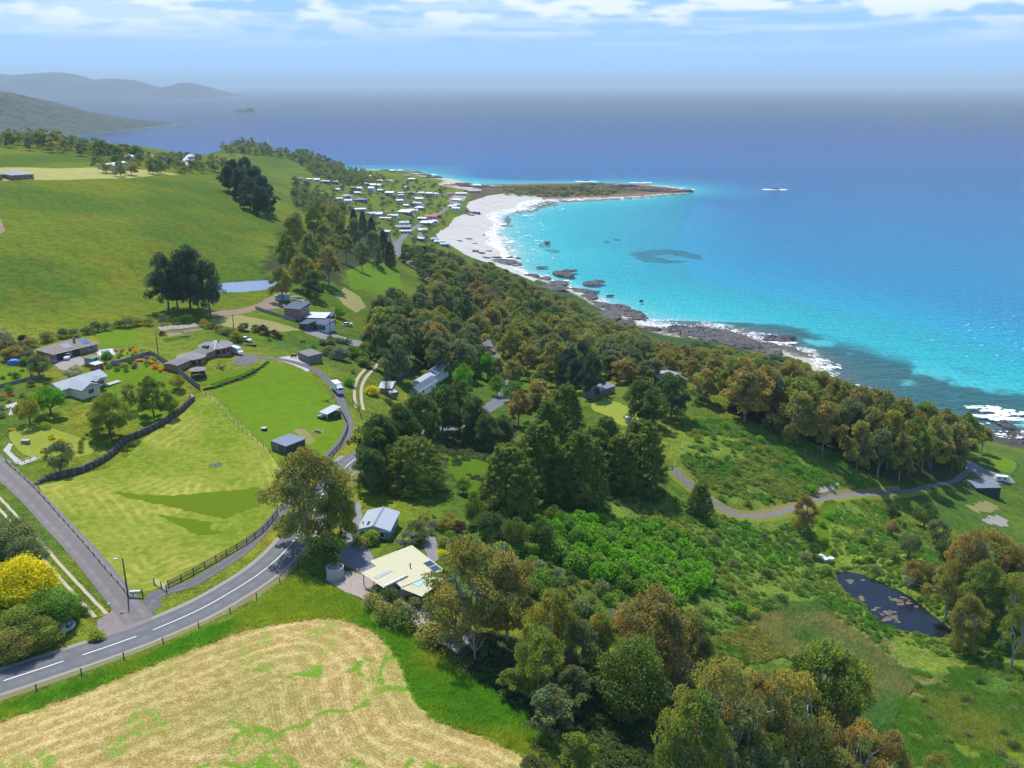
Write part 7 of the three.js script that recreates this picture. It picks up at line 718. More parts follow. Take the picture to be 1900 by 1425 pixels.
row([[-72.7, -340.5], [-70.6, -351.3], [-66.6, -352.3]], 4, 2.8, 4.5, 'leafy', 'large_shrub', ['green', 'greyGreen'], 'green shrub beside the drive of the navy roofed house', 'shrubs by the navy roofed house', 1);
for (const [x, z, h, w, kind, tint, label] of [[-74, -329.6, 3, 3.6, 'shrub', 'green', 'round, green, bush, in, front, of, the, navy, roofed, house'], [-67.6, -336.9, 1.8, 2, 'bare', 'olive', 'bare, twiggy, bush, by, the, grey, gravel, drive'], [-69.9, -366, 3.5, 5, 'bare', 'olive', 'bare, grey, tree, beside, the, navy, roofed, house'], [-55.7, -298, 3, 4.6, 'leafy', 'bright', 'bright, green, bush, between, the, truck, and, wheel, tracks'], [-56.4, -310.1, 1.8, 2.2, 'shrub', 'green', 'small, green, bush, uphill, of, the, bright, one, by, the, tracks'], [-47.8, -296, 3.4, 5.5, 'leafy', 'yellow', 'yellow, flowering, bush, beside, the, wheel, tracks'], [-92.1, -336, 1.6, 2.6, 'shrub', 'oliveGreen', 'small, round, bush, on, the, lawn, above, the, driveway'], [-40, -337.8, 3, 3, 'bare', 'olive', 'thin, grey, tree, on, the, lawn, above, the, white, house'], [-76.9, -219.5, 0.5, 4, 'shrubFar', 'silver', 'grey, lavender, clump, in, the, mown, paddock'], [-127.5, -234.1, 2.2, 3.4, 'shrub', 'lime', 'clipped, lime, yellow, bush, on, the, terrace, lawn'], [-123.1, -228.4, 1.5, 2.6, 'shrub', 'yellow', 'golden, yellow, bush, at, the, hedge, end, on, the, terrace'], [-120.1, -226.9, 1.5, 2.6, 'shrub', 'yellow', 'second, golden, yellow, bush, of, the, terrace, hedge'], [-117.6, -224.5, 1.6, 2.4, 'shrub', 'yellow', 'golden, yellow, bush, nearest, the, weeping, tree'], [-153.8, -296.2, 1.4, 2.6, 'shrub', 'mauve', 'mauve, flowering, bush, beside, the, brick, house, yard'], [-151.6, -290.8, 1.6, 2.6, 'shrub', 'mauve', 'mauve, flowering, bush, at, the, gravel, yard, edge'], [-160.2, -300, 1.8, 2.6, 'shrub', 'mauve', 'pink, mauve, bush, against, the, brick, house, wall'], [-129, -288.2, 1.2, 2.4, 'shrub', 'mauve', 'lilac, clump, below, the, pool, fence'], [-124.4, -293.1, 1, 3.2, 'shrub', 'orange', 'orange, flowering, clump, below, the, grey, fence'], [-119.9, -291.3, 1, 3.2, 'shrub', 'orange', 'orange, and, yellow, flower, clump, in, the, long, bed'], [-114.3, -285.4, 1, 3, 'shrub', 'orange', 'orange, flower, clump, by, the, lower, lawn, edge'], [-115.8, -287.6, 0.9, 2.4, 'shrub', 'yellow', 'yellow, flower, clump, among, the, orange, ones'], [-149.8, -258.2, 0.7, 4, 'shrubFar', 'red', 'low, red, flower, bed, at, the, garden, path'], [-135.1, -230.8, 0.8, 2, 'shrub', 'orange', 'small, orange, and, yellow, flower, clump, by, the, entrance'], [-77.6, -145.4, 1.8, 2.2, 'shrub', 'darkGreen', 'dark, clipped, ball, bush, beside, the, wheel, tracks'], [-80.2, -147.7, 2.4, 2.9, 'shrub', 'darkGreen', 'larger, dark, ball, bush, above, the, rock, garden'], [-72.5, -138.1, 1.8, 3.2, 'leafy', 'lime', 'lime, green, bush, at, the, road, junction'], [-135.6, -294.6, 3, 3.8, 'leafy', 'green', 'leafy, green, bush, beside, the, small, pool'], [-30.1, -176.1, 3.2, 4.6, 'leafy', 'lime', 'lime, green, big, leaved, plant, in, front, of, the, ridged, roof'], [-31.3, -174, 2.6, 3.6, 'shrub', 'olive', 'olive, bush, beside, the, gravel, yard'], [-33, -175.5, 2.4, 3, 'shrub', 'oliveGreen', 'green, bush, next, to, the, lime, big, leaved, plant'], [-22.6, -173.9, 3.6, 5, 'gumSparse', 'silver', 'silvery, open, tree, between, the, two, roofs, of, the, house'], [-14.5, -184.7, 3.4, 5, 'round', 'gold', 'golden, leaved, garden, tree, at, the, gravel, path'], [-12, -183.7, 3, 4.5, 'round', 'maroon', 'dark, maroon, garden, tree, beside, the, golden, one'], [-14.3, -178.1, 1.2, 1.6, 'shrub', 'bright', 'small, bright, green, ball, bush, at, the, path'], [-17.7, -184.2, 1.2, 2, 'shrub', 'mauve', 'pink, flowering, clump, by, the, garden, path'], [-14.7, -172.1, 1, 3, 'shrub', 'yellow', 'yellow, succulent, clump, beside, the, path'], [-2.1, -175.5, 3, 5, 'leafy', 'lime', 'yellow, green, spreading, shrub, on, the, garden, bank'], [-4.1, -177.6, 2.4, 3.4, 'shrub', 'gold', 'golden, shrub, on, the, garden, bank'], [95.7, -225.6, 2.6, 3.6, 'fern', 'lime', 'yellow, green, tree, fern, in, the, gully'], [98.7, -225.8, 3, 4, 'fern', 'green', 'tree, fern, beside, the, yellow, green, one'], [103.1, -223.2, 2.2, 3, 'fern', 'lime', 'small, tree, fern, on, the, gully, side'], [55.2, -183.6, 3.2, 4.2, 'fern', 'gold', 'golden, tree, fern, at, the, lower, end, of, the, gully'], [52.6, -174.1, 2, 2.6, 'fern', 'gold', 'small, golden, tree, fern, below, the, larger, one'], [51.4, -181.4, 3.6, 5, 'leafy', 'bright', 'bright, green, bush, beside, the, golden, tree, fern'], [84.1, -227.8, 4, 4, 'round', 'darkGreen', 'dark, bushy, tree, above, the, small, boat'], [77.5, -339.2, 1.6, 2.4, 'shrub', 'mauve', 'purple, bush, on, the, ridge, lawn'], [-130.8, -331.1, 2, 3, 'shrub', 'maroon', 'reddish, shrub, below, the, utility, pole'], [-102.1, -321.7, 2.5, 3, 'shrub', 'darkGreen', 'dark, shrub, behind, the, white, van']]) plant(kind, kind === 'fern' ? 'tree_fern' : kind === 'bare' ? 'bare_tree' : 'garden_shrub', x, z, h, w, tint, kind === 'bare' ? 'dead' : 'dark', label, kind === 'fern' ? 'tree fern' : 'bush');

// ---------- ground cover nobody could count ----------
function scatter(name, geo, material, poly, n, s0, s1, label, category, tall = 1, bare = 0.36) {
  const xs = poly.map((p) => p[0]), zs = poly.map((p) => p[1]), m = new THREE.InstancedMesh(geo, material, n), q = new THREE.Quaternion(), up = V(0, 1, 0), c = new THREE.Color(); let k = 0;
  for (let i = 0; i < n * 30 && k < n; i++) {
    const x = rnd(Math.min(...xs), Math.max(...xs)), z = rnd(Math.min(...zs), Math.max(...zs)); if (!inside(x, z, poly)) continue;
    if (PONDS.some(([p]) => inside(x, z, p)) || nearLine(x, z, MAIN_ROAD)[0] < 4.6 || nearLine(x, z, COAST_TRACK)[0] < 3.4 || nearLine(x, z, GRASS_TRACK)[0] < 2.4) continue;
    if (fbm(x * 0.11 + 70, z * 0.11, 3) < bare) continue;
    const s = rnd(s0, s1); m.setMatrixAt(k, new THREE.Matrix4().compose(V(x, height(x, z) - 0.05, z), q.setFromAxisAngle(up, rnd(0, 6.28)), V(s, s * tall * rnd(0.7, 1.2), s)));
    const w = smooth(0.3, 0.7, fbm(x * 0.09 + 3, z * 0.09, 3)), v = rnd(0.7, 1.3); m.setColorAt(k, c.setRGB(v * mix(0.7, 1.45, w), v * mix(0.95, 1.08, w), v * mix(0.8, 1.3, w))); k++;
  }
  m.count = k; return stuff(name, m, label, category);
}
function tuftGeo(s, n, len, spread, wid) { seed(s); const L = new Leaves(); for (let i = 0; i < n; i++) { const a = rnd(0, 6.28), r = spread * Math.sqrt(rnd()), lean = rnd(0.15, 0.8), d = V(Math.cos(a) * lean, 1, Math.sin(a) * lean).normalize(), b = rnd(0, 6.28), nn = V(Math.cos(b), 0, Math.sin(b)).cross(d).normalize(), l = len * rnd(0.6, 1.2), k = rnd(0.75, 1.25); L.add(Math.cos(a) * r + d.x * l / 2, d.y * l / 2, Math.sin(a) * r + d.z * l / 2, nn, d, l, wid, [k, k, k]); } return L.build(); }
const brackenGeo = (() => { seed(5); const L = new Leaves(); for (let i = 0; i < 5; i++) clump(L, rnd(-0.6, 0.6), rnd(0.15, 0.4), rnd(-0.6, 0.6), 0.5, 0.32, 26, 0.24, 0.12, 0.6, 0.6); return L.build(); })();
seed(611);
const fernGreen = leafMat(0.25, 0.385, 0.055);
for (const poly of SCRUB) scatter('bracken', brackenGeo, fernGreen, wobble(poly, 5, 6, 0.08), 6500, 0.55, 1.25, 'green bracken and scrub covering the gully sides', 'bracken');
scatter('reeds', tuftGeo(8, 34, 1.1, 0.5, 0.09), leafMat(0.33, 0.41, 0.11), wobble(REEDS, 8, 5, 0.07), 3800, 0.7, 1.4, 'tawny reeds and tussock grass beside the dark pond', 'reeds', 1, 0.2);
scatter('tall_grass', tuftGeo(9, 26, 0.7, 0.5, 0.07), leafMat(0.32, 0.50, 0.03), [[-82.3, -116], [-79, -118.9], [-71.6, -124.5], [-63.6, -130.4], [-57.1, -137.4], [-50.6, -144.1], [-47, -152.3], [-45.5, -158.8], [-42.3, -163.4], [-36.8, -157.8], [-26.9, -148], [-17.9, -138.7], [-9, -130], [0.8, -120.2], [10.3, -111.3], [8.1, -101.1], [3.9, -107.7], [-4, -112.3], [-12.2, -115.5], [-15.1, -120], [-18.2, -129.4], [-21.3, -135.7], [-24.8, -140.4], [-30.1, -143.8], [-35.2, -144.6], [-46.6, -140.3], [-58, -130], [-68.5, -121.6], [-76.8, -115]], 9000, 0.5, 1.1, 'lush green grass strip between the road and hay field', 'grass', 1, 0);
scatter('forest_litter', brackenGeo, TINT.darkGreen, FOREST_FLOOR[4], 2600, 0.6, 1.5, 'dark undergrowth beneath the gums below the hay field', 'undergrowth');
scatter('forest_litter', brackenGeo, TINT.darkGreen, FOREST_FLOOR[0], 2200, 0.6, 1.6, 'dark undergrowth beneath the roadside blackwoods and cypresses', 'undergrowth');
scatter('rough_grass', tuftGeo(10, 26, 0.6, 0.6, 0.08), leafMat(0.27, 0.40, 0.05), [[50, -146.8], [70.2, -167.1], [89.8, -173.9], [114.4, -174.9], [90.8, -133.3], [61.9, -125.1]], 7000, 0.6, 1.3, 'rough green grass on the slope below the dark pond', 'grass', 1, 0.34);
scatter('bracken', brackenGeo, TINT.oliveGreen, [[31.4, -166.1], [42.4, -163.7], [60.3, -186.3], [74.5, -178.9], [53.6, -162.7], [40.1, -149]], 1500, 0.6, 1.2, 'olive bracken at the foot of the gully', 'bracken');

// ---------- buildings ----------
const bx = (w, h, d, x = 0, y = 0, z = 0) => { const g = new THREE.BoxGeometry(w, h, d); g.translate(x, y + h / 2, z); return g; };
const ribTex = (n) => grey(256, 16, (u) => Math.pow(Math.abs(Math.sin(u * Math.PI * n)), 6));
const rib8 = ribTex(8);
const metal = (r, g, b, rough = 0.5) => new THREE.MeshStandardMaterial({ color: C3(r, g, b), roughness: rough, metalness: 0.15, bumpMap: rib8, bumpScale: 0.06 });
const brickTex = texture(256, 256, (u, v) => { const r = Math.floor(v * 16), a = u * 8 + (r % 2) * 0.5, f = a - Math.floor(a), m = Math.min(f, 1 - f) < 0.05 || Math.abs(v * 16 - r - 0.5) > 0.42, k = noise(Math.floor(a) * 3.1, r * 5.3); return m ? [0.30, 0.27, 0.24] : [mix(0.22, 0.34, k), mix(0.10, 0.16, k), mix(0.07, 0.10, k)]; });
const claddingTex = grey(16, 128, (u, v) => 1 - Math.pow(v * 8 - Math.floor(v * 8), 4));
const M = {
  brick: new THREE.MeshStandardMaterial({ map: brickTex, roughness: 0.9 }), cream: new THREE.MeshStandardMaterial({ color: C3(0.60, 0.54, 0.40), bumpMap: claddingTex, bumpScale: 0.03, roughness: 0.8 }), white: new THREE.MeshStandardMaterial({ color: C3(0.74, 0.75, 0.75), bumpMap: claddingTex, bumpScale: 0.03, roughness: 0.7 }), blueGrey: mat(0.22, 0.27, 0.31, 0.8), darkWall: metal(0.085, 0.083, 0.082, 0.7), taupe: metal(0.20, 0.175, 0.155, 0.7), navyWall: metal(0.03, 0.045, 0.075, 0.6), sand: mat(0.52, 0.46, 0.36, 0.85),
  roofGrey: metal(0.40, 0.43, 0.46), roofPale: metal(0.47, 0.52, 0.57, 0.5), roofTan: metal(0.31, 0.265, 0.21, 0.85), roofTaupe: metal(0.22, 0.205, 0.20, 0.85), roofNavy: metal(0.055, 0.085, 0.14, 0.45), roofBlue: metal(0.16, 0.21, 0.29, 0.45), roofSlate: metal(0.21, 0.235, 0.28, 0.5), roofWhite: metal(0.60, 0.62, 0.65, 0.5), roofGreen: metal(0.56, 0.53, 0.34, 0.6), roofRed: metal(0.42, 0.13, 0.08, 0.7), roofSilver: metal(0.46, 0.49, 0.52, 0.5),
  glass: new THREE.MeshPhysicalMaterial({ color: C3(0.025, 0.032, 0.04), roughness: 0.06 }), trim: mat(0.72, 0.72, 0.70, 0.6), timber: mat(0.28, 0.23, 0.18, 0.9), greyTimber: mat(0.22, 0.20, 0.18, 0.95), darkTimber: mat(0.055, 0.05, 0.045, 0.9), solar: new THREE.MeshPhysicalMaterial({ color: C3(0.02, 0.03, 0.06), roughness: 0.15, clearcoat: 1 }), solarBlue: new THREE.MeshPhysicalMaterial({ color: C3(0.10, 0.17, 0.32), roughness: 0.15, clearcoat: 1 }), black: mat(0.02, 0.02, 0.022, 0.6), dark: mat(0.035, 0.035, 0.04, 0.8), steel: mat(0.4, 0.41, 0.42, 0.5, { metalness: 0.5 }), concrete: mat(0.40, 0.39, 0.36, 0.95), aqua: mat(0.25, 0.50, 0.52, 0.7), teal: mat(0.30, 0.52, 0.55, 0.6), red: mat(0.55, 0.05, 0.03, 0.6), blue: mat(0.03, 0.18, 0.62, 0.5), carWhite: new THREE.MeshPhysicalMaterial({ color: C3(0.78, 0.79, 0.80), roughness: 0.3, clearcoat: 0.8 }), carDark: new THREE.MeshPhysicalMaterial({ color: C3(0.03, 0.03, 0.035), roughness: 0.3, clearcoat: 0.8 }), tyre: mat(0.02, 0.02, 0.02, 0.9), chrome: mat(0.5, 0.5, 0.5, 0.25, { metalness: 0.8 }), slab: mat(0.46, 0.40, 0.37, 0.95), lamp: mat(0.6, 0.6, 0.55, 0.3),
};
function uvBox(g, s = 1) { const p = g.attributes.position, n = g.attributes.normal, uv = g.attributes.uv; for (let i = 0; i < p.count; i++) { const a = Math.abs(n.getX(i)) > 0.5 ? p.getZ(i) : p.getX(i), b = Math.abs(n.getY(i)) > 0.7 ? p.getZ(i) : p.getY(i); uv.setXY(i, a / s, b / s); } return g; }
// frame from three corners at the eaves: left front, right front, left back; the group stands at the middle of the front, local z towards the viewer
function frameOf([a, b, c]) { const w = Math.hypot(b[0] - a[0], b[1] - a[1]), ex = [(b[0] - a[0]) / w, (b[1] - a[1]) / w], turn = Math.atan2(-ex[1], ex[0]), ez = [-ex[1], ex[0]], d = Math.max(2, -((c[0] - a[0]) * ez[0] + (c[1] - a[1]) * ez[1])); const ys = []; for (const s of [0, 0.5, 1]) for (const t of [0, 0.5, 1]) ys.push(height(mix(a[0], b[0], s) - ez[0] * d * t, mix(a[1], b[1], s) - ez[1] * d * t)); return { x: (a[0] + b[0]) / 2, z: (a[1] + b[1]) / 2, y: (Math.min(...ys) + Math.max(...ys)) / 2, lo: Math.min(...ys), w, d, turn }; }
function poly3(tris, mats) { const g = new THREE.BufferGeometry(), pos = [], uv = []; for (const t of tris) for (const p of t) { pos.push(p[0], p[1], p[2]); uv.push(p[3] ?? p[0], p[4] ?? p[2]); } g.setAttribute('position', new THREE.Float32BufferAttribute(pos, 3)); g.setAttribute('uv', new THREE.Float32BufferAttribute(uv, 2)); g.computeVertexNormals(); return g; }
const quad = (a, b, c, d) => [[a, b, c], [a, c, d]];
// roof solid between an eaves outline and a ridge: ridge along x ('x'), along z ('z'), hip, or a single slope
function roofGeo(x0, x1, z0, z1, y, rise, kind, th = 0.14) {
  const mx = (x0 + x1) / 2, mz = (z0 + z1) / 2, A = [x0, y, z1], B = [x1, y, z1], Cc = [x1, y, z0], D = [x0, y, z0], T = []; let R, S;
  const U = (p, u, v) => [...p.slice(0, 3), u, v];
  const face = (along, ...pts) => { const q = pts.map((p) => U(p, (along === 'x' ? p[0] : p[2]) * 0.9, p[1])); for (let i = 1; i + 1 < q.length; i++) T.push([q[0], q[i], q[i + 1]]); };
  if (kind === 'x') { R = [x0, y + rise, mz]; S = [x1, y + rise, mz]; face('x', A, B, S, R); face('x', Cc, D, R, S); face('z', D, A, R); face('z', B, Cc, S); }
  else if (kind === 'z') { R = [mx, y + rise, z1]; S = [mx, y + rise, z0]; face('z', B, Cc, S, R); face('z', D, A, R, S); face('x', A, B, R); face('x', Cc, D, S); }
  else if (kind === 'hip') { const w = x1 - x0, d = z1 - z0, i = Math.min(w, d) / 2; if (w >= d) { R = [x0 + i, y + rise, mz]; S = [x1 - i, y + rise, mz]; face('x', A, B, S, R); face('x', Cc, D, R, S); face('z', D, A, R); face('z', B, Cc, S); } else { R = [mx, y + rise, z1 - i]; S = [mx, y + rise, z0 + i]; face('z', B, Cc, S, R); face('z', D, A, R, S); face('x', A, B, R); face('x', Cc, D, S); } }
  else { const [f, b] = kind === 'back' ? [0, rise] : kind === 'front' ? [rise, 0] : [0, 0]; const l = kind === 'left' ? rise : 0, r = kind === 'right' ? rise : 0; const a = [x0, y + f + l, z1], q = [x1, y + f + r, z1], c = [x1, y + b + r, z0], d = [x0, y + b + l, z0]; face(kind === 'left' || kind === 'right' ? 'z' : 'x', a, q, c, d); const dn = (p) => [p[0], y, p[2]]; face('x', dn(a), dn(q), q, a); face('z', dn(q), dn(c), c, q); face('x', dn(c), dn(d), d, c); face('z', dn(d), dn(a), a, d); }
  const g0 = poly3(T), e = bx(x1 - x0, th, z1 - z0, mx, y - th, mz).toNonIndexed(); return mergeGeometries([g0, e]);
}
function windowPart(t, x, y, z, w, h, face = 'front', trim = M.trim) {        // a framed pane set 3 cm proud of a wall
  const g = new THREE.Group(); const turn = { front: 0, left: -Math.PI / 2, right: Math.PI / 2, back: Math.PI }[face];
  const f = part('window', mergeGeometries([bx(w + 0.16, 0.08, 0.06, 0, -0.08), bx(w + 0.16, 0.08, 0.06, 0, h), bx(0.08, h, 0.06, -w / 2 - 0.04), bx(0.08, h, 0.06, w / 2 + 0.04), bx(0.05, h, 0.05)]), trim, t);
  f.position.set(x, y, z); f.rotation.y = turn; part('pane', bx(w, h, 0.03, 0, 0, -0.012), M.glass, f); return f;
}
function building(name, label, category, corners, o) {
  const F = frameOf(corners), t = thing(name, label, category, F.x, F.y, F.z, F.turn, o.group), { w, d } = F, e = o.over ?? 0.45, h = o.h, down = F.y - F.lo + 0.4;
  const x0 = -w / 2 + e, x1 = w / 2 - e, z0 = -d + e, z1 = -e;
  if (o.wall) part('wall', uvBox(bx(x1 - x0, h - 0.14 + down, z1 - z0, 0, -down, (z0 + z1) / 2), 2), o.wall, t);
  const r = part('roof', roofGeo(-w / 2, w / 2, -d, 0, h, o.rise ?? 1.2, o.roof ?? 'x'), o.roofMat, t);
  if (o.gutter !== false) part('gutter', bx(w, 0.12, 0.12, 0, h - 0.16, 0.05), o.gutterMat ?? M.trim, r);
  if (o.chimney) part('chimney', bx(0.6, 1.5, 0.6, o.chimney[0], h + (o.rise ?? 1.2) - 0.5, o.chimney[1]), M.brick, r);
  for (const a of o.windows ?? []) { const [side, u, y, ww, hh] = a; if (side === 'front') windowPart(t, mix(x0, x1, u), y, z1 + 0.02, ww, hh); if (side === 'left') windowPart(t, x0 - 0.02, y, mix(z1, z0, u), ww, hh, 'left'); if (side === 'right') windowPart(t, x1 + 0.02, y, mix(z1, z0, u), ww, hh, 'right'); }
  if (o.door) { const [u, dw, dm] = o.door, p = part('door', bx(dw, 2.05, 0.06, mix(x0, x1, u), 0, z1 + 0.02), dm ?? M.darkTimber, t); part('handle', bx(0.05, 0.12, 0.08, mix(x0, x1, u) + dw * 0.38, 0.95, z1 + 0.08), M.steel, p); }
  for (const [side, u, rw] of o.bayPanels ?? []) { const g = side === 'front' ? bx(rw, 2.3, 0.06, mix(x0, x1, u), 0, z1 + 0.02) : bx(0.06, 2.3, rw, x0 - 0.02, 0, mix(z1, z0, u)); part('roller_door_or_dark_bay', g, o.bayPanelMat ?? M.roofSilver, t); }
  for (const [u, v] of o.posts ?? []) part('post', bx(0.14, h + down, 0.14, mix(-w / 2 + 0.2, w / 2 - 0.2, u), -down, mix(-0.2, -d + 0.2, v)), M.greyTimber, t);
  return { t, r, w, d, h, F };
}
function onRoof(B, name, u0, u1, v0, v1, material, kind, rise, lift = 0.06) {   // a panel on a roof slope, in shares of width and depth
  const { r, w, d, h } = B, y = (v) => h + lift + (kind === 'x' ? rise * (v < 0.5 ? v * 2 : 2 - v * 2) : kind === 'z' ? 0 : kind === 'back' ? rise * v : kind === 'front' ? rise * (1 - v) : 0);
  const P = (u, v) => [(u - 0.5) * w, y(v) + (kind === 'z' ? rise * (u < 0.5 ? u * 2 : 2 - u * 2) : 0), -v * d], a = P(u0, v0), b = P(u1, v0), c = P(u1, v1), e = P(u0, v1), dn = (p) => [p[0], p[1] - 0.05, p[2]];
  part(name, poly3([...quad(a, b, c, e), ...quad(dn(a), dn(b), b, a), ...quad(dn(b), dn(c), c, b), ...quad(dn(c), dn(e), e, c), ...quad(dn(e), dn(a), a, e)]), material, r);
}
const W1 = (n, y, w, h, side = 'front') => Array.from({ length: n }, (_, i) => [side, (i + 0.5) / n, y, w, h]);

// the house under the two roofs beside the main road
{ const B = building('house', 'house with ridged pale grey gable roof beside the main road', 'house', [[-33.6, -178.1], [-26.1, -177.3], [-34.2, -187.7]], { h: 2.6, rise: 1.1, roof: 'z', wall: M.blueGrey, roofMat: M.roofPale, windows: [['front', 0.72, 0.9, 1.4, 1.1], ['right', 0.4, 0.9, 1.6, 1.1]], door: [0.2, 1.0, M.roofGrey] });
  part('ridge_cap', bx(0.4, 0.1, B.d + 0.1, 0, 3.68, -B.d / 2), M.roofGrey, B.r); part('roof_vent', new THREE.CylinderGeometry(0.12, 0.12, 0.7, 8).translate(-B.w * 0.38, 3.1, -B.d * 0.25), M.black, B.r); part('skylight', bx(0.5, 0.05, 1.6, -B.w * 0.2, 3.34, -B.d * 0.2), M.glass, B.r); }
{ const A = building('house', 'house with broad pale green flat roof and solar panels', 'house', [[-28, -161.9], [-20.7, -151.9], [-22.9, -170.8]], { h: 3, rise: 0.5, roof: 'back', wall: M.sand, roofMat: M.roofGreen, windows: W1(3, 0.9, 1.5, 1.1) });
  onRoof(A, 'solar_panel', 0.80, 0.95, 0.80, 0.97, M.solar, 'back', 0.5); onRoof(A, 'solar_panel', 0.62, 0.77, 0.80, 0.97, M.solar, 'back', 0.5); part('flue', new THREE.CylinderGeometry(0.12, 0.12, 0.9, 8).translate(A.w * 0.1, 3.8, -A.d * 0.5), M.black, A.r);
  const Bq = building('carport', 'lower pale green carport roof joined to the flat roofed house', 'carport', [[-29, -157], [-24, -151.6], [-26.3, -162.3]], { h: 2.7, rise: 0.3, roof: 'back', roofMat: M.roofGreen, posts: [[0, 0], [0.5, 0], [1, 0], [0, 1]], gutterMat: M.trim });
  onRoof(Bq, 'skylight', 0.42, 0.55, 0.1, 0.8, M.roofGrey, 'back', 0.3); onRoof(Bq, 'skylight', 0.9, 0.99, 0.05, 0.95, M.roofWhite, 'back', 0.3);
  const Cq = building('patio_roof', 'patio roof with blue green skylight beside the flat roofed house', 'patio', [[-20.8, -151.8], [-16.6, -148.9], [-18.3, -158.2]], { h: 2.8, rise: 0.3, roof: 'back', roofMat: M.roofGreen, posts: [[0, 0], [1, 0], [1, 1]] }); onRoof(Cq, 'skylight', 0.15, 0.5, 0.3, 0.85, M.aqua, 'back', 0.3); }
{ const q = [-35, -160.8], t = thing('water_tank', 'round open concrete water tank beside the gravel yard', 'water tank', q[0], height(q[0], q[1]) - 0.1, q[1]);
  part('wall', new THREE.LatheGeometry([[1.72, 0], [1.72, 2.4], [1.55, 2.4], [1.55, 0.25], [0, 0.25]].map((p) => new THREE.Vector2(...p)), 32), M.concrete, t); part('rim', new THREE.TorusGeometry(1.66, 0.1, 8, 36).rotateX(Math.PI / 2).translate(0, 2.4, 0), mat(0.42, 0.47, 0.42, 0.9), t); part('lid', new THREE.CylinderGeometry(1.5, 1.5, 0.06, 28).translate(0, 2.1, 0), mulchMat, t); }
// three houses on the left
{ const B = building('brick_house', 'brick house with tan hipped roof, carport and solar panels', 'house', [[-152.2, -291.4], [-142.8, -305.6], [-158.9, -300.5]], { h: 2.6, rise: 2.0, roof: 'hip', wall: M.brick, roofMat: M.roofTan, windows: [['right', 0.5, 0.9, 1.6, 1.2], ['front', 0.85, 0.9, 1.8, 1.2]], bayPanels: [['front', 0.2, 4.2], ['front', 0.5, 2.6]], bayPanelMat: M.dark, posts: [[0.02, 0.02], [0.3, 0.02], [0.6, 0.02]], chimney: [2, -4] });  // dark panels across the open carport bays stand in for the shade inside
  onRoof(B, 'skylight_panel', 0.3, 0.48, 0.12, 0.38, M.roofSlate, 'x', 1.9, 0.12); for (const u of [0.72, 0.8]) onRoof(B, 'solar_panel', u, u + 0.07, 0.6, 0.92, M.solarBlue, 'x', 1.9, 0.2); for (const u of [0.74, 0.82]) onRoof(B, 'solar_panel', u - 0.02, u + 0.05, 0.12, 0.4, M.solarBlue, 'x', 1.9, 0.14); }
{ building('garden_room', 'small tan roofed garden room beside the brick house pool', 'shed', [[-137.3, -286.5], [-135.9, -290.2], [-140, -290.4]], { h: 2.5, rise: 0.7, roof: 'hip', wall: M.blueGrey, roofMat: M.roofTan, windows: [['front', 0.6, 0.8, 1.6, 1.2]] });
  building('pump_shed', 'tiny teal roofed shed with red wall by the pool', 'shed', [[-134.6, -282.8], [-133, -285.7], [-136.4, -285.4]], { h: 1.8, rise: 0.2, roof: 'back', wall: M.roofRed, roofMat: M.teal, over: 0.15 }); }
{ const B = building('cream_house', 'cream weatherboard house with long pale grey gable roof', 'house', [[-133.9, -257.7], [-126, -272.4], [-138.9, -263.2]], { h: 2.6, rise: 1.6, roof: 'x', wall: M.cream, roofMat: M.roofGrey, windows: [['front', 0.7, 0.6, 1.3, 1.6], ['front', 0.8, 0.6, 1.3, 1.6], ['front', 0.9, 0.4, 1.3, 1.9], ['front', 0.6, 0.9, 1.1, 1.1], ['right', 0.5, 0.9, 1.2, 1.2]], door: [0.66, 1.0, M.darkTimber] });
  const wing = part('front_wing', uvBox(bx(6.2, 2.5, 6.4, -2.2, -0.4, 2.2), 2), M.cream, B.t); wing.position.z = 0; part('wing_roof', roofGeo(-2.2 - 3.5, -2.2 + 3.5, -3.2, 5.9, 2.6, 1.5, 'z'), M.roofGrey, B.t); windowPart(B.t, -2.2, 0.75, 5.43, 1.9, 1.2); part('barge_board', bx(7.0, 0.16, 0.06, -2.2, 2.46, 5.95), M.trim, B.t);
  part('porch_roof', roofGeo(2.6, 6.0, -1.5, 2.0, 2.55, 0.9, 'z'), M.roofGrey, B.t); for (const x of [2.9, 5.7]) part('post', bx(0.14, 2.6, 0.14, x, -0.2, 1.8), M.trim, B.t); part('step', bx(5, 0.14, 2.2, 9.2, -0.05, 0.6), M.slab, B.t); }
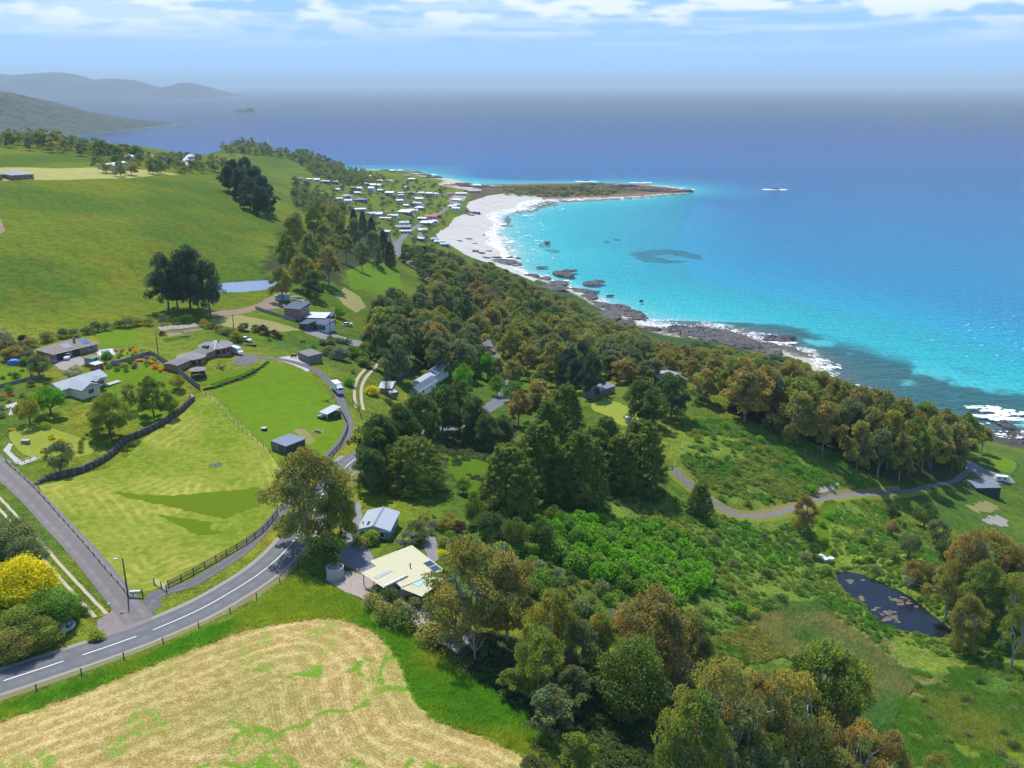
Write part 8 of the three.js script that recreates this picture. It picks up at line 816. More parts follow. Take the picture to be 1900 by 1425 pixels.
{ // curved brick house under fan shaped roofs
  const c = [-103.4, -308.3], c2 = [-107.8, -295.5], t = thing('curved_house', 'curved dark brick house with fan shaped grey roofs', 'house', c[0], height(c[0], c[1]), c[1]);
  const dx = c2[0] - c[0], dz = c2[1] - c[1], L = Math.hypot(dx, dz), ang = Math.atan2(-dz, dx), cone = (r, rise, n = 14) => new THREE.ConeGeometry(r, rise, n);
  part('wall', new THREE.CylinderGeometry(5.0, 5.0, 3.4, 28).translate(0, 1.1, 0), M.brick, t); part('roof', cone(5.9, 1.5).translate(0, 3.55, 0), M.roofTaupe, t);
  part('wall', new THREE.CylinderGeometry(4.2, 4.2, 3.2, 28).translate(dx, 0.9, dz), M.brick, t); part('roof', cone(5.0, 1.2).translate(dx, 3.1, dz), M.roofTaupe, t);
  const link = part('wall', uvBox(bx(L, 3.2, 5.4, 0, -0.6, 0), 2), M.brick, t); link.position.set(dx / 2, 0, dz / 2); link.rotation.y = ang; const lr = part('roof', roofGeo(-L / 2, L / 2, -3.4, 3.4, 2.65, 0.9, 'x'), M.roofTaupe, t); lr.position.copy(link.position); lr.rotation.y = ang;
  const end = part('roof', roofGeo(-3.6, 3.6, -3.0, 3.0, 2.55, 0.5, 'x'), M.roofTaupe, t); end.position.set(dx * 1.55, 0, dz * 1.55); end.rotation.y = ang; const ew = part('wall', uvBox(bx(6.4, 3.0, 5.2, 0, -0.6, 0), 2), M.brick, t); ew.position.copy(end.position); ew.rotation.y = ang;
  for (let i = 0; i < 7; i++) { const a = 0.35 + i * 0.4, f = windowPart(t, Math.cos(a) * 5.03, 0.8, Math.sin(a) * 5.03, 1.1, 1.3, 'front', M.dark); f.rotation.y = Math.PI / 2 - a; }
  for (let i = 0; i < 5; i++) { const a = 0.6 + i * 0.45, f = windowPart(t, dx + Math.cos(a) * 4.23, 0.7, dz + Math.sin(a) * 4.23, 1.0, 1.2, 'front', M.dark); f.rotation.y = Math.PI / 2 - a; }
  for (let i = 0; i < 14; i++) { const a = i / 14 * 6.2832, b = new THREE.BoxGeometry(5.9, 0.06, 0.1); const m = part('ridge_cap', b, M.roofPale, t); m.position.set(Math.cos(a) * 2.95, 3.6, Math.sin(a) * 2.95); m.rotation.set(0, -a, -Math.atan2(1.5, 5.9)); }
  part('flue', new THREE.CylinderGeometry(0.18, 0.18, 1.2, 10).translate(1.2, 4.3, 0.6), M.dark, t); part('clerestory', bx(2.0, 0.7, 1.6, dx * 0.42, 3.3, dz * 0.42), M.dark, t); part('terrace', bx(4.6, 0.12, 3, -2.2, 0.02, 5.6), mat(0.36, 0.17, 0.11, 0.9), t);
  const g = [-101.8, -283.4], z = thing('gazebo', 'round gazebo with grey fan roof beside the curved brick house', 'gazebo', g[0], height(g[0], g[1]), g[1]); part('roof', cone(2.7, 0.9, 12).translate(0, 2.75, 0), M.roofTaupe, z); for (let i = 0; i < 6; i++) part('post', bx(0.14, 2.4, 0.14, Math.cos(i * 1.047) * 2.2, -0.1, Math.sin(i * 1.047) * 2.2), M.greyTimber, z); part('deck', new THREE.CylinderGeometry(2.6, 2.6, 0.3, 20), M.dark, z); part('screen_wall', new THREE.CylinderGeometry(2.3, 2.3, 1.0, 20, 1, true, 0.4, 4.4).translate(0, 0.5, 0), mat(0.035, 0.035, 0.04, 0.8, { side: THREE.DoubleSide }), z);
}
// navy roofed house and its sheds
{ building('navy_house', 'tall brick block with navy skillion roof', 'house', [[-95.5, -371.9], [-87.6, -369.6], [-93.7, -380.6]], { h: 5, rise: 0.9, roof: 'back', wall: M.brick, roofMat: M.roofNavy, windows: [['front', 0.2, 3.2, 1.2, 0.8], ['right', 0.5, 3, 1.6, 1]], gutterMat: M.dark });
  building('living_wing', 'low wing with white roof joined to the navy roofed brick block', 'house', [[-86.4, -370.7], [-77.4, -369.7], [-86.2, -378.9]], { h: 3.4, rise: 0.5, roof: 'back', wall: M.navyWall, roofMat: M.roofWhite, gutter: false });
  building('verandah_wing', 'long dark navy roofed wing with white garage doors', 'house', [[-86.9, -364.7], [-75.4, -361.3], [-86.6, -373.4]], { h: 2.8, rise: 0.4, roof: 'back', wall: M.white, roofMat: M.roofNavy, windows: [['front', 0.62, 0.3, 2, 1.9], ['front', 0.75, 0.3, 2, 1.9], ['front', 0.88, 0.3, 2, 1.9]], gutterMat: M.dark });
  building('carport', 'navy roofed carport in front of the long navy wing', 'carport', [[-86.8, -359.6], [-82.3, -357.6], [-84.5, -365.7]], { h: 2.6, rise: 0.35, roof: 'right', wall: M.darkWall, roofMat: M.roofNavy, posts: [[1, 0]], gutterMat: M.dark });
  building('back_shed', 'small navy roofed shed behind the white roofed wing', 'shed', [[-80.7, -379.5], [-76.6, -379.5], [-80.7, -386.9]], { h: 2.8, rise: 0.4, roof: 'back', wall: M.navyWall, roofMat: M.roofNavy, gutterMat: M.dark });
  building('small_shed', 'small grey steel shed at the end of the concrete apron', 'shed', [[-71.7, -309.5], [-67.6, -313.9], [-74.6, -316.2]], { h: 2.8, rise: 0.4, roof: 'back', over: 0.12, wall: M.taupe, roofMat: M.roofTaupe, bayPanels: [['left', 0.5, 2.6]], bayPanelMat: M.taupe, gutterMat: M.taupe });
  const S = building('paddock_shed', 'square dark steel shed with blue grey roof in the green paddock', 'shed', [[-65.7, -232], [-60.5, -227.8], [-63.2, -238.4]], { h: 2.7, rise: 0.2, roof: 'back', over: 0.08, wall: M.darkWall, roofMat: M.roofBlue, bayPanels: [['front', 0.3, 2.8]], bayPanelMat: M.taupe, gutterMat: M.dark });
  building('field_shelter', 'open field shelter with pale skillion roof beside the driveway', 'shelter', [[-55.6, -259.2], [-52.6, -266.1], [-57.2, -263.1]], { h: 2.5, rise: 0.4, roof: 'back', roofMat: M.roofPale, posts: [[0, 0], [0.5, 0], [1, 0], [0, 1], [1, 1]], gutterMat: M.dark });
  building('wood_store', 'dark slatted box wall inside the field shelter', 'store', [[-53.9, -261.2], [-52.6, -264.7], [-55.3, -264.2]], { h: 1.7, rise: 0.05, roof: 'back', over: 0.02, wall: M.darkTimber, roofMat: M.darkTimber, gutter: false });
  building('feed_box', 'low grey feed box next to the field shelter', 'box', [[-57.3, -259.4], [-56.2, -261.1], [-57.9, -261.5]], { h: 1, rise: 0.12, roof: 'back', over: 0.05, wall: M.darkWall, roofMat: M.roofGrey, gutter: false }); }
// white house group and the ridge
{ const B = building('white_house', 'white gabled house with slate roof and solar panels', 'house', [[-28.8, -334.9], [-24.9, -351.3], [-34.1, -333.2]], { h: 4.2, rise: 1.6, roof: 'x', wall: M.white, roofMat: M.roofSlate, windows: [['front', 0.2, 2.2, 1.2, 1.4], ['front', 0.4, 2.2, 1.2, 1.4], ['front', 0.75, 2.2, 1.2, 1.4], ['left', 0.45, 2.4, 0.8, 1.2]] }); onRoof(B, 'solar_panel', 0.1, 0.75, 0.3, 0.46, M.solar, 'x', 1.6, 0.1);
  building('white_wing', 'white roofed middle wing between the two slate roofs', 'house', [[-33.2, -319.6], [-28.9, -329.7], [-36.3, -322.8]], { h: 3, rise: 0.9, roof: 'x', wall: M.white, roofMat: M.roofWhite, windows: W1(2, 0.9, 1.2, 1.1) });
  building('white_cottage', 'white weatherboard cottage with slate gable roof above the blackwoods', 'house', [[-33.3, -308.4], [-27.6, -322.5], [-36.3, -311.8]], { h: 2.8, rise: 1.6, roof: 'x', wall: M.white, roofMat: M.roofSlate, windows: [['left', 0.5, 0.8, 1.2, 1.2], ['front', 0.3, 0.8, 1.2, 1.2]] });
  building('garden_shed', 'glass roofed garden shed behind the thin spire conifer', 'shed', [[-46.1, -300.4], [-41.3, -300.1], [-44.9, -308.1]], { h: 2.4, rise: 0.8, roof: 'x', wall: M.greyTimber, roofMat: M.roofSilver, door: [0.7, 1.0, M.darkTimber] });
  building('low_shed', 'low grey lean to in front of the glass roofed shed', 'shed', [[-42.1, -297.5], [-39.4, -299.2], [-42.5, -300.7]], { h: 2, rise: 0.3, roof: 'back', wall: M.greyTimber, roofMat: M.roofGrey });
  building('long_shed', 'long taupe steel shed with grey roof on the ridge', 'shed', [[30.7, -325.5], [39.6, -333.2], [28.6, -331.8]], { h: 3.2, rise: 0.5, roof: 'x', over: 0.06, wall: M.taupe, roofMat: M.roofSlate, windows: [['front', 0.93, 0.8, 0.6, 0.9]], gutterMat: M.roofPale });
  building('ridge_house', 'house with stepped grey gables half hidden behind the macrocarpas', 'house', [[59.3, -340.4], [69.4, -343.3], [64.5, -353.1]], { h: 3, rise: 1.6, roof: 'z', wall: M.taupe, roofMat: M.roofGrey });
  building('coast_shed', 'long dark navy shed with worn pale blue roof beside the coast track', 'shed', [[188.1, -339.7], [198.6, -340.2], [194.6, -348.7]], { h: 2.8, rise: 0.7, roof: 'x', over: 0.1, wall: M.navyWall, roofMat: M.roofSlate, gutterMat: M.dark });
  building('farm_house', 'long slate roofed farmhouse among shrubs on the straw field', 'house', [[-323.2, -603.2], [-313.2, -613.8], [-333.1, -619.9]], { h: 3, rise: 2.2, roof: 'hip', wall: M.brick, roofMat: M.roofSlate, windows: W1(4, 0.9, 1.6, 1.2) });
  building('farm_house', 'second slate roofed farm building at the edge of the straw field', 'house', [[-333.4, -599.1], [-328.3, -603.8], [-344.5, -618.7]], { h: 3, rise: 2, roof: 'hip', wall: M.brick, roofMat: M.roofSlate }); 
  building('hill_house', 'brown gabled house in the hilltop shelter belt', 'house', [[-313.9, -839.7], [-312.7, -863.1], [-326, -867.6]], { h: 4, rise: 4, roof: 'z', wall: M.taupe, roofMat: M.roofTan });
  building('hill_house', 'long pale roofed barn below the hilltop shelter belt', 'barn', [[-297.6, -700.5], [-293.8, -726.1], [-308.3, -722.3]], { h: 4, rise: 1.6, roof: 'x', wall: M.sand, roofMat: M.roofPale });
  building('hill_house', 'small white roofed cottage at the hilltop track', 'house', [[-340.2, -837], [-338.1, -846.1], [-348.2, -856.9]], { h: 4, rise: 2, roof: 'hip', wall: M.white, roofMat: M.roofWhite });
  building('hill_house', 'white house near the macrocarpa windbreak on the hilltop', 'house', [[-306.9, -884.8], [-343.8, -1020.1], [-347.8, -1003.6]], { h: 4, rise: 2, roof: 'hip', wall: M.white, roofMat: M.roofGrey });
  building('hill_house', 'pale roofed buildings under the far wood', 'barn', [[-1957.3, -3637.4], [-1875.9, -3575.5], [-2024.5, -3764.3]], { h: 4, rise: 2, roof: 'x', wall: M.white, roofMat: M.roofPale }); }
for (const [x, z, r, h, m, label] of [[72.5, -331.1, 1.7, 2.2, 'darkWall', 'dark, round, water, tank, on, the, ridge, lawn'], [40.5, -298.7, 1.1, 2.4, 'steel', 'silver, round, water, tank, on, the, lawn, below, the, long, shed'], [-91.4, -374.5, 2.2, 2.3, 'teal', 'pale, green, round, water, tank, beside, the, navy, roofed, brick, block']]) { const t = thing('water_tank', label, 'water tank', x, height(x, z) - 0.1, z); part('wall', new THREE.CylinderGeometry(r, r, h, 26).translate(0, h / 2, 0), M[m], t); part('lid', new THREE.ConeGeometry(r + 0.06, 0.35, 26).translate(0, h + 0.16, 0), m === 'teal' ? M.aqua : M.roofGrey, t); part('hatch', new THREE.CylinderGeometry(0.3, 0.3, 0.15, 12).translate(r * 0.4, h + 0.25, 0), M.dark, t); }

// beach village: small houses along the lower road
const VILLAGE_ROOF = ['roofPale', 'roofGrey', 'roofSilver', 'roofSlate', 'roofGrey', 'roofSilver', 'roofNavy', 'roofTan', 'roofRed'];
const ROOF_WORD = { roofGrey: 'grey', roofPale: 'pale grey', roofSlate: 'slate', roofSilver: 'silver', roofNavy: 'navy', roofTan: 'tan', roofRed: 'red' };
seed(2024);
for (const [x, z, w, r, st] of [[-284.9, -1453.5, 16, 8, 2], [-286.8, -1499.2, 14, 8, 2], [-299.6, -1317.8, 14, 8, 1], [-290.9, -1340.8, 12, 0, 1], [-283.4, -1356.3, 12, 2, 1], [-271.6, -1363, 18, 3, 1], [-261.4, -1379.7, 14, 3, 1], [-257.5, -1477.5, 16, 7, 1], [-232.7, -1469.6, 20, 6, 1], [-219.8, -1473.6, 14, 0, 1], [-214.2, -1494, 12, 1, 1], [-274.6, -1831.3, 12, 0, 2], [-230.9, -1625.6, 14, 1, 1], [-232.3, -1365.4, 12, 7, 1], [-226.1, -1375.6, 16, 1, 1], [-219.8, -1316.4, 18, 2, 1], [-244.3, -1297.9, 16, 1, 1], [-223.5, -1258.4, 20, 3, 1], [-224.9, -1202.6, 16, 0, 1], [-213.5, -1208.1, 14, 2, 1], [-205.2, -1252.1, 26, 6, 1], [-210, -1394.9, 14, 1, 2], [-201, -1422.4, 12, 0, 1], [-182.4, -1391.8, 18, 0, 2], [-172.5, -1444.3, 14, 0, 1], [-179.1, -1579.4, 14, 1, 1], [-158.7, -1471.6, 18, 7, 1], [-147, -1491.7, 18, 2, 1], [-131.3, -1478.9, 18, 0, 2], [-122.1, -1481.7, 14, 1, 2], [-165.8, -1386.7, 14, 1, 2], [-148.1, -1416.9, 14, 8, 1], [-138.5, -1385.6, 16, 1, 2], [-134.3, -1325.6, 20, 3, 2], [-129.6, -1293.4, 18, 2, 1], [-158.3, -1308.1, 14, 1, 2], [-147.3, -1290.7, 12, 0, 1], [-190.1, -1148.2, 24, 0, 1], [-173.7, -1135.5, 16, 0, 1], [-168, -1150.8, 18, 2, 1], [-154.8, -1131.6, 20, 1, 1], [-150.7, -1172.8, 18, 0, 1], [-141.3, -1222.9, 24, 2, 1], [-134, -1248.7, 20, 1, 1], [-126.8, -1070.6, 24, 3, 1], [-120, -1032.3, 18, 0, 1], [-131.5, -1122.5, 16, 1, 1], [-116.7, -1202.7, 16, 5, 1], [-107.4, -1225, 22, 8, 1], [-100.1, -1241.9, 16, 8, 1], [-108.7, -1174.6, 22, 0, 1], [-100.8, -1195.7, 14, 0, 1], [-105.9, -1087, 14, 1, 1], [-99.6, -995.5, 14, 0, 1], [-81.1, -1019.4, 16, 1, 1], [-73.5, -1004.9, 14, 2, 1], [-87.2, -1027.7, 12, 1, 1], [-125.7, -921.3, 10, 0, 2], [-88.6, -1383.4, 18, 2, 1], [-83.7, -1410.5, 14, 1, 1], [-84.6, -1552, 26, 3, 1], [-86.5, -1459.6, 20, 0, 1], [-65, -1603.2, 30, 3, 1], [-76.5, -1611.1, 20, 8, 1], [-101.8, -1539.6, 16, 8, 1], [-82.5, -1360.9, 16, 1, 1], [-251.7, -1970.9, 18, 0, 1], [-238.2, -1990.1, 16, 1, 1], [-210.3, -1881, 20, 7, 1], [-189.7, -1777.2, 18, 2, 1], [-266.3, -1848, 12, 7, 1]]) {
  const rm = VILLAGE_ROOF[r], h = st * 2.8 + 0.4, W = w * 0.76, D = W * rnd(0.55, 0.75), turn = rnd(-0.45, 0.35);
  const t = thing('village_house', `${st > 1 ? 'two storey' : 'low'} ${ROOF_WORD[rm]} roofed house in the beach village`, 'house', x, height(x, z), z, turn, `${ROOF_WORD[rm]} roofed ${st > 1 ? 'two storey' : 'low'} village houses`), wallM = pick([M.white, M.white, M.cream, M.taupe, M.blueGrey, M.sand]);
  part('wall', uvBox(bx(W - 0.8, h + 2, D - 0.8, 0, -2, 0), 2), wallM, t); part('roof', roofGeo(-W / 2, W / 2, -D / 2, D / 2, h, rnd(0.8, 2.2), pick(['x', 'hip', 'x', 'back'])), M[rm], t);
  for (let s = 0; s < st; s++) for (let k = 0; k < Math.round(W / 5); k++) part('window', bx(2.4, 1.5, 0.12, (k + 0.5) / Math.round(W / 5) * (W - 2) - W / 2 + 1, 0.8 + s * 2.8, D / 2 - 0.4), M.glass, t);
}

// ---------- fences, walls, poles ----------
const onGround = (p) => [p[0], height(p[0], p[1]), p[1]];
function beam(a, b, w, h) { const l = Math.hypot(b[0] - a[0], b[1] - a[1], b[2] - a[2]), g = new THREE.BoxGeometry(w, h, l), m = new THREE.Matrix4().lookAt(V(...a), V(...b), V(0, 1, 0)); g.applyMatrix4(m); g.translate((a[0] + b[0]) / 2, (a[1] + b[1]) / 2, (a[2] + b[2]) / 2); return g; }
function fence(name, label, line, gap, h, rails, post, rail, material, railMat) {
  const L = lengthOf(line), n = Math.max(1, Math.round(L / gap)), pts = Array.from({ length: n + 1 }, (_, i) => onGround(along(line, Math.min(L - 0.01, i / n * L), L)[0] ?? line[line.length - 1])), o = pts[0];
  const t = thing(name, label, 'fence', ...o), rel = (p, y = 0) => [p[0] - o[0], p[1] - o[1] + y, p[2] - o[2]];
  pts.forEach((p) => { const q = rel(p); part('post', bx(post, h + 0.3, post, q[0], q[1] - 0.3, q[2]), material, t); });
  for (const y of rails) for (let i = 0; i < n; i++) part(rail[1] > 0.03 ? 'rail' : 'wire', beam(rel(pts[i], y), rel(pts[i + 1], y), rail[0], rail[1]), railMat ?? material, t);
  return t;
}
fence('rail_fence', 'dark post and rail fence along the mown paddock above the main road', [[-66.7, -156.8], [-64.5, -160.4], [-61.9, -165.5], [-59.5, -170.4], [-57, -175.5], [-54.8, -182.4], [-54, -191.2]], 3.2, 1.35, [0.35, 0.65, 0.95, 1.25], 0.16, [0.06, 0.13], M.darkTimber);
fence('paddock_gate', 'short rail gate section at the bend of the paddock fence', [[-69.7, -157.6], [-67.8, -156.3], [-66.3, -154.8]], 2.6, 1.3, [0.35, 0.75, 1.15], 0.18, [0.05, 0.09], M.darkTimber, M.steel);
fence('rail_fence', 'dark post and rail fence between the green paddock and the driveway', [[-50.4, -219.4], [-49.1, -228.4], [-47.9, -237.9], [-48.1, -248.5], [-49, -256.5], [-51.1, -262.9], [-53.2, -269.3]], 3, 1.3, [0.35, 0.65, 0.95, 1.2], 0.15, [0.06, 0.12], M.darkTimber);
fence('rail_fence', 'short dark rail fence between the driveway and wheel tracks', [[-51.8, -281.8], [-50, -278.4], [-48.2, -273.5], [-46.3, -265.5]], 3, 1.3, [0.4, 0.8, 1.15], 0.15, [0.06, 0.12], M.darkTimber);
fence('low_rail', 'low weathered timber rail along the side road', [[-72, -151.7], [-75.7, -156.1], [-80.8, -161.7], [-88.4, -170.4], [-97, -180.5], [-104.5, -188.9], [-111.7, -196.5], [-118.4, -203.4], [-126.3, -211.4]], 3.4, 0.75, [0.6], 0.16, [0.14, 0.16], M.greyTimber, M.timber);
fence('wire_fence', 'dark wire fence on posts between the main road and hay field', sides(along(MAIN_ROAD, 6, lengthAt(MAIN_ROAD, -49.1, -166.8)), 5.9), 7, 1.25, [0.4, 0.75, 1.1], 0.15, [0.02, 0.02], M.darkTimber, M.steel);
fence('wire_fence', 'wire fence on thin posts between the two left paddocks', [[-94.9, -269.4], [-87.6, -259.7], [-81.8, -250.8], [-76.7, -243.7], [-69.6, -234.3], [-65.5, -229.7]], 3.6, 1.1, [0.4, 0.9], 0.11, [0.02, 0.02], M.darkTimber, M.steel);
fence('wire_fence', 'thin fence with posts across the lawn above the small grey shed', [[-84.4, -342.4], [-81.1, -341.1], [-77.8, -338], [-74.1, -329.5]], 4, 1.1, [0.9], 0.12, [0.02, 0.02], M.darkTimber, M.steel);
fence('wire_fence', 'wire fence along the lawn beyond the white caravan', [[210.4, -359.7], [217.5, -367.7], [225.8, -378.6], [230.6, -385.8]], 3, 1.2, [0.5, 1.0], 0.14, [0.02, 0.02], M.greyTimber, M.steel);
function palings(label, line, h, material) {                // a paling fence: every board a piece
  const L = lengthOf(line), n = Math.round(L / 1.2), o = onGround(line[0]), t = thing('paling_fence', label, 'fence', ...o);
  for (let i = 0; i < n; i++) { const p = along(line, i / n * L, L)[0], q = along(line, Math.min(L - 0.01, (i + 0.97) / n * L), L)[0]; if (!p || !q) continue; const a = onGround(p), b = onGround(q); part('panel', beam([a[0] - o[0], a[1] - o[1] + h / 2 - 0.1 + (i % 2) * 0.02, a[2] - o[2]], [b[0] - o[0], b[1] - o[1] + h / 2 - 0.1 + (i % 2) * 0.02, b[2] - o[2]], 0.06, h + 0.2), material, t); }
}
palings('grey paling fence below the curved brick house', [[-122.5, -299.3], [-117.3, -293.8], [-110.1, -285.8], [-104.9, -280.6], [-100.4, -275.6], [-98.1, -273.5]], 1.7, M.greyTimber);
palings('grey paling fence below the pool of the brick house', [[-131.5, -286.8], [-128.5, -290.5], [-125.2, -296.6], [-123, -300.6]], 1.5, M.greyTimber);
palings('dark paling fence on the slope above the white house', [[-42.8, -317.6], [-40.3, -329.5], [-37.5, -341.8], [-34.3, -359.8], [-31.1, -374.9], [-28, -387.2]], 1.6, M.darkTimber);
palings('grey paling fence uphill of the navy roofed house', [[-109.2, -380.6], [-101.9, -375.2], [-95.3, -370.7], [-89.5, -367.8]], 1.4, M.blueGrey);
palings('grey sleeper wall behind the long shed on the ridge', [[41.3, -347.5], [44.4, -350.3], [47.8, -354.6]], 1.3, M.greyTimber);
palings('dark brown fence along the gravel track behind the cream house', [[-156.3, -262.7], [-152.7, -268.3], [-150.3, -272.8], [-147.2, -275.3]], 1.1, M.greyTimber);
{ // dark dry stone wall that holds up the terrace garden
  const line = curve([[-113, -198.6], [-112.1, -201.8], [-110.5, -204.2], [-108.5, -206.8], [-106.7, -209.4], [-105.3, -213.9], [-104.4, -220.5], [-104.7, -230.1], [-102.4, -236.2], [-100.1, -243.3], [-98.3, -251.3], [-97.5, -259.7], [-97.7, -265.2], [-99.4, -267.5]], 0.8), o = onGround(line[0]), t = thing('stone_wall', 'dark curving dry stone wall holding up the terrace lawn', 'wall', ...o); seed(3);
  const dark = [mat(0.085, 0.07, 0.06, 1), mat(0.12, 0.10, 0.085, 1), mat(0.065, 0.055, 0.05, 1)], geo = [0, 1, 2].map((k) => { const g = new THREE.DodecahedronGeometry(0.5, 1), p = g.attributes.position; for (let i = 0; i < p.count; i++) { const q = 0.8 + 0.4 * noise(p.getX(i) * 3 + k * 9, p.getY(i) * 3 + p.getZ(i) * 2); p.setXYZ(i, p.getX(i) * q, p.getY(i) * q, p.getZ(i) * q); } g.computeVertexNormals(); return g; });
  for (let i = 0; i + 1 < line.length; i++) { const q = onGround(line[i]), e = Math.min(1, Math.min(i, line.length - i) / 8), s = part('stone', geo[i % 3], dark[i % 3], t); s.position.set(q[0] - o[0], q[1] - o[1] + 0.55 * e, q[2] - o[2]); s.scale.set(1.35, mix(0.8, 2.3, e), 1.25); s.rotation.y = rnd(0, 6); }
  const cap = mat(0.36, 0.32, 0.27, 1); for (let i = 0; i + 2 < line.length; i += 2) { const a = onGround(line[i]), b = onGround(line[i + 2]), e = 0.15 + 1.15 * Math.min(1, Math.min(i, line.length - i) / 8); part('coping', beam([a[0] - o[0], a[1] - o[1] + e + 0.12, a[2] - o[2] - 0.35], [b[0] - o[0], b[1] - o[1] + e + 0.12, b[2] - o[2] - 0.35], 0.4, 0.16), cap, t); } }
{ const line = curve([[-96.9, -273], [-94.1, -275.9], [-90.7, -282], [-87.7, -288.9], [-85.6, -295.7], [-84.9, -302.8]], 1), o = onGround(line[0]), t = thing('garden_wall', 'low curved timber edging wall around the front lawn', 'wall', ...o); for (let i = 0; i + 1 < line.length; i++) { const a = onGround(line[i]), b = onGround(line[i + 1]); part('sleeper', beam([a[0] - o[0], a[1] - o[1] + 0.3, a[2] - o[2]], [b[0] - o[0], b[1] - o[1] + 0.3, b[2] - o[2]], 0.22, 0.8), M.darkTimber, t); } }
function pole(x, z, h, label, lamp, arm) { const t = thing('utility_pole', label, 'pole', x, height(x, z) - 0.2, z); part('mast', new THREE.CylinderGeometry(0.11, 0.17, h, 10).translate(0, h / 2, 0), M.darkTimber, t); if (arm) { part('crossarm', bx(2.2, 0.14, 0.14, 0, h - 0.5, 0), M.greyTimber, t); for (const s of [-0.9, 0, 0.9]) part('insulator', new THREE.CylinderGeometry(0.05, 0.07, 0.25, 8).translate(s, h - 0.24, 0), M.trim, t); } if (lamp) { part('bracket', beam([0, h - 0.3, 0], [-0.9, h + 0.15, 0.3], 0.07, 0.07), M.steel, t); part('lamp_head', bx(0.7, 0.16, 0.3, -1.1, h + 0.06, 0.35), M.lamp, t); } return t; }
pole(-72.6, -152.2, 8.4, 'dark street light pole at the road junction', true, false);
pole(-120.9, -300.8, 8, 'pole with transformer above the paling fence', false, true);
pole(-108.1, -345.1, 6, 'thin pole beside the orchard track', false, true);
pole(-73.8, -360.3, 6.5, 'pole beside the navy roofed garage', false, false);
pole(-151.3, -274.8, 6, 'grey pole at the track behind the cream house', false, false);
pole(29.1, -337.4, 5, 'short flue pole at the corner of the long shed', false, false);
pole(196.4, -366.5, 6, 'leaning pole among the gums by the coast track', false, false);
{ const q = [-759.4, -2936.1], t = thing('radio_mast', 'thin white radio mast on the headland pasture', 'mast', q[0], height(q[0], q[1]) - 1, q[1]); part('mast', new THREE.CylinderGeometry(0.5, 0.8, 34, 8).translate(0, 17, 0), M.trim, t); part('antenna', bx(2.4, 3, 2.4, 0, 30, 0), M.trim, t); }

// ---------- vehicles ----------
function wheelPart(t, x, z, r = 0.36, w = 0.24) { const k = part('wheel', new THREE.CylinderGeometry(r, r, w, 18).rotateX(Math.PI / 2), M.tyre, t); k.position.set(x, r, z); part('rim', new THREE.CylinderGeometry(r * 0.55, r * 0.55, w + 0.02, 12).rotateX(Math.PI / 2), M.chrome, k); }
function bodyGeo(profile, width, bevel = 0.08) { const s = new THREE.Shape(profile.map((p) => new THREE.Vector2(...p))), g = new THREE.ExtrudeGeometry(s, { depth: width - bevel * 2, bevelEnabled: true, bevelSize: bevel, bevelThickness: bevel, bevelSegments: 2, steps: 1 }); g.translate(0, 0, -(width - bevel * 2) / 2); return g; }
function vehicle(name, label, category, x, z, turn) { return thing(name, label, category, x, height(x, z) + 0.05, z, turn); }   // front along +x
{ const t = vehicle('box_truck', 'white box truck parked on the driveway', 'truck', -57.8, -288.5, -1.05);
  part('box', bodyGeo([[-3.4, 0.95], [0.9, 0.95], [0.9, 3.3], [-3.4, 3.3]], 2.3, 0.06), M.carWhite, t); part('cab', bodyGeo([[1.1, 0.5], [2.9, 0.5], [2.95, 1.3], [2.6, 2.25], [1.1, 2.3]], 2.1), M.carWhite, t); part('chassis', bx(6, 0.3, 0.9, -0.3, 0.55, 0), M.dark, t); part('windscreen', poly3(quad([2.99, 1.42, 0.9], [2.99, 1.42, -0.9], [2.74, 2.12, -0.85], [2.74, 2.12, 0.85])), M.glass, t); part('wind_deflector', bodyGeo([[1.2, 2.35], [2.3, 2.35], [1.3, 3.0]], 1.6), M.carWhite, t);
  for (const s of [-1, 1]) { part('headlight', bx(0.08, 0.2, 0.36, 3.0, 0.75, s * 0.72), M.lamp, t); part('door_window', bx(0.9, 0.55, 0.03, 1.85, 1.5, s * 1.06), M.glass, t); part('mirror', bx(0.12, 0.4, 0.16, 2.6, 1.5, s * 1.2), M.dark, t); for (const x of [2.1, -2.0]) wheelPart(t, x, s * 0.95, 0.42, 0.28); } part('bumper', bx(0.14, 0.3, 2.1, 3.02, 0.35, 0), M.trim, t); }
{ const t = vehicle('van', 'white delivery van beside the curved brick house', 'van', -97, -310.5, -0.7);
  part('body', bodyGeo([[-2.7, 0.35], [2.6, 0.35], [2.65, 0.95], [2.0, 1.25], [1.35, 2.2], [1.0, 2.35], [-2.65, 2.35]], 1.95), M.carWhite, t); part('windscreen', poly3(quad([2.03, 1.3, 0.82], [2.03, 1.3, -0.82], [1.44, 2.14, -0.76], [1.44, 2.14, 0.76])), M.glass, t); for (const s of [-1, 1]) { part('door_window', bx(0.9, 0.55, 0.03, 0.95, 1.4, s * 0.98), M.glass, t); part('headlight', bx(0.1, 0.2, 0.34, 2.66, 0.85, s * 0.66), M.lamp, t); for (const x of [1.75, -1.7]) wheelPart(t, x, s * 0.88, 0.34); } }
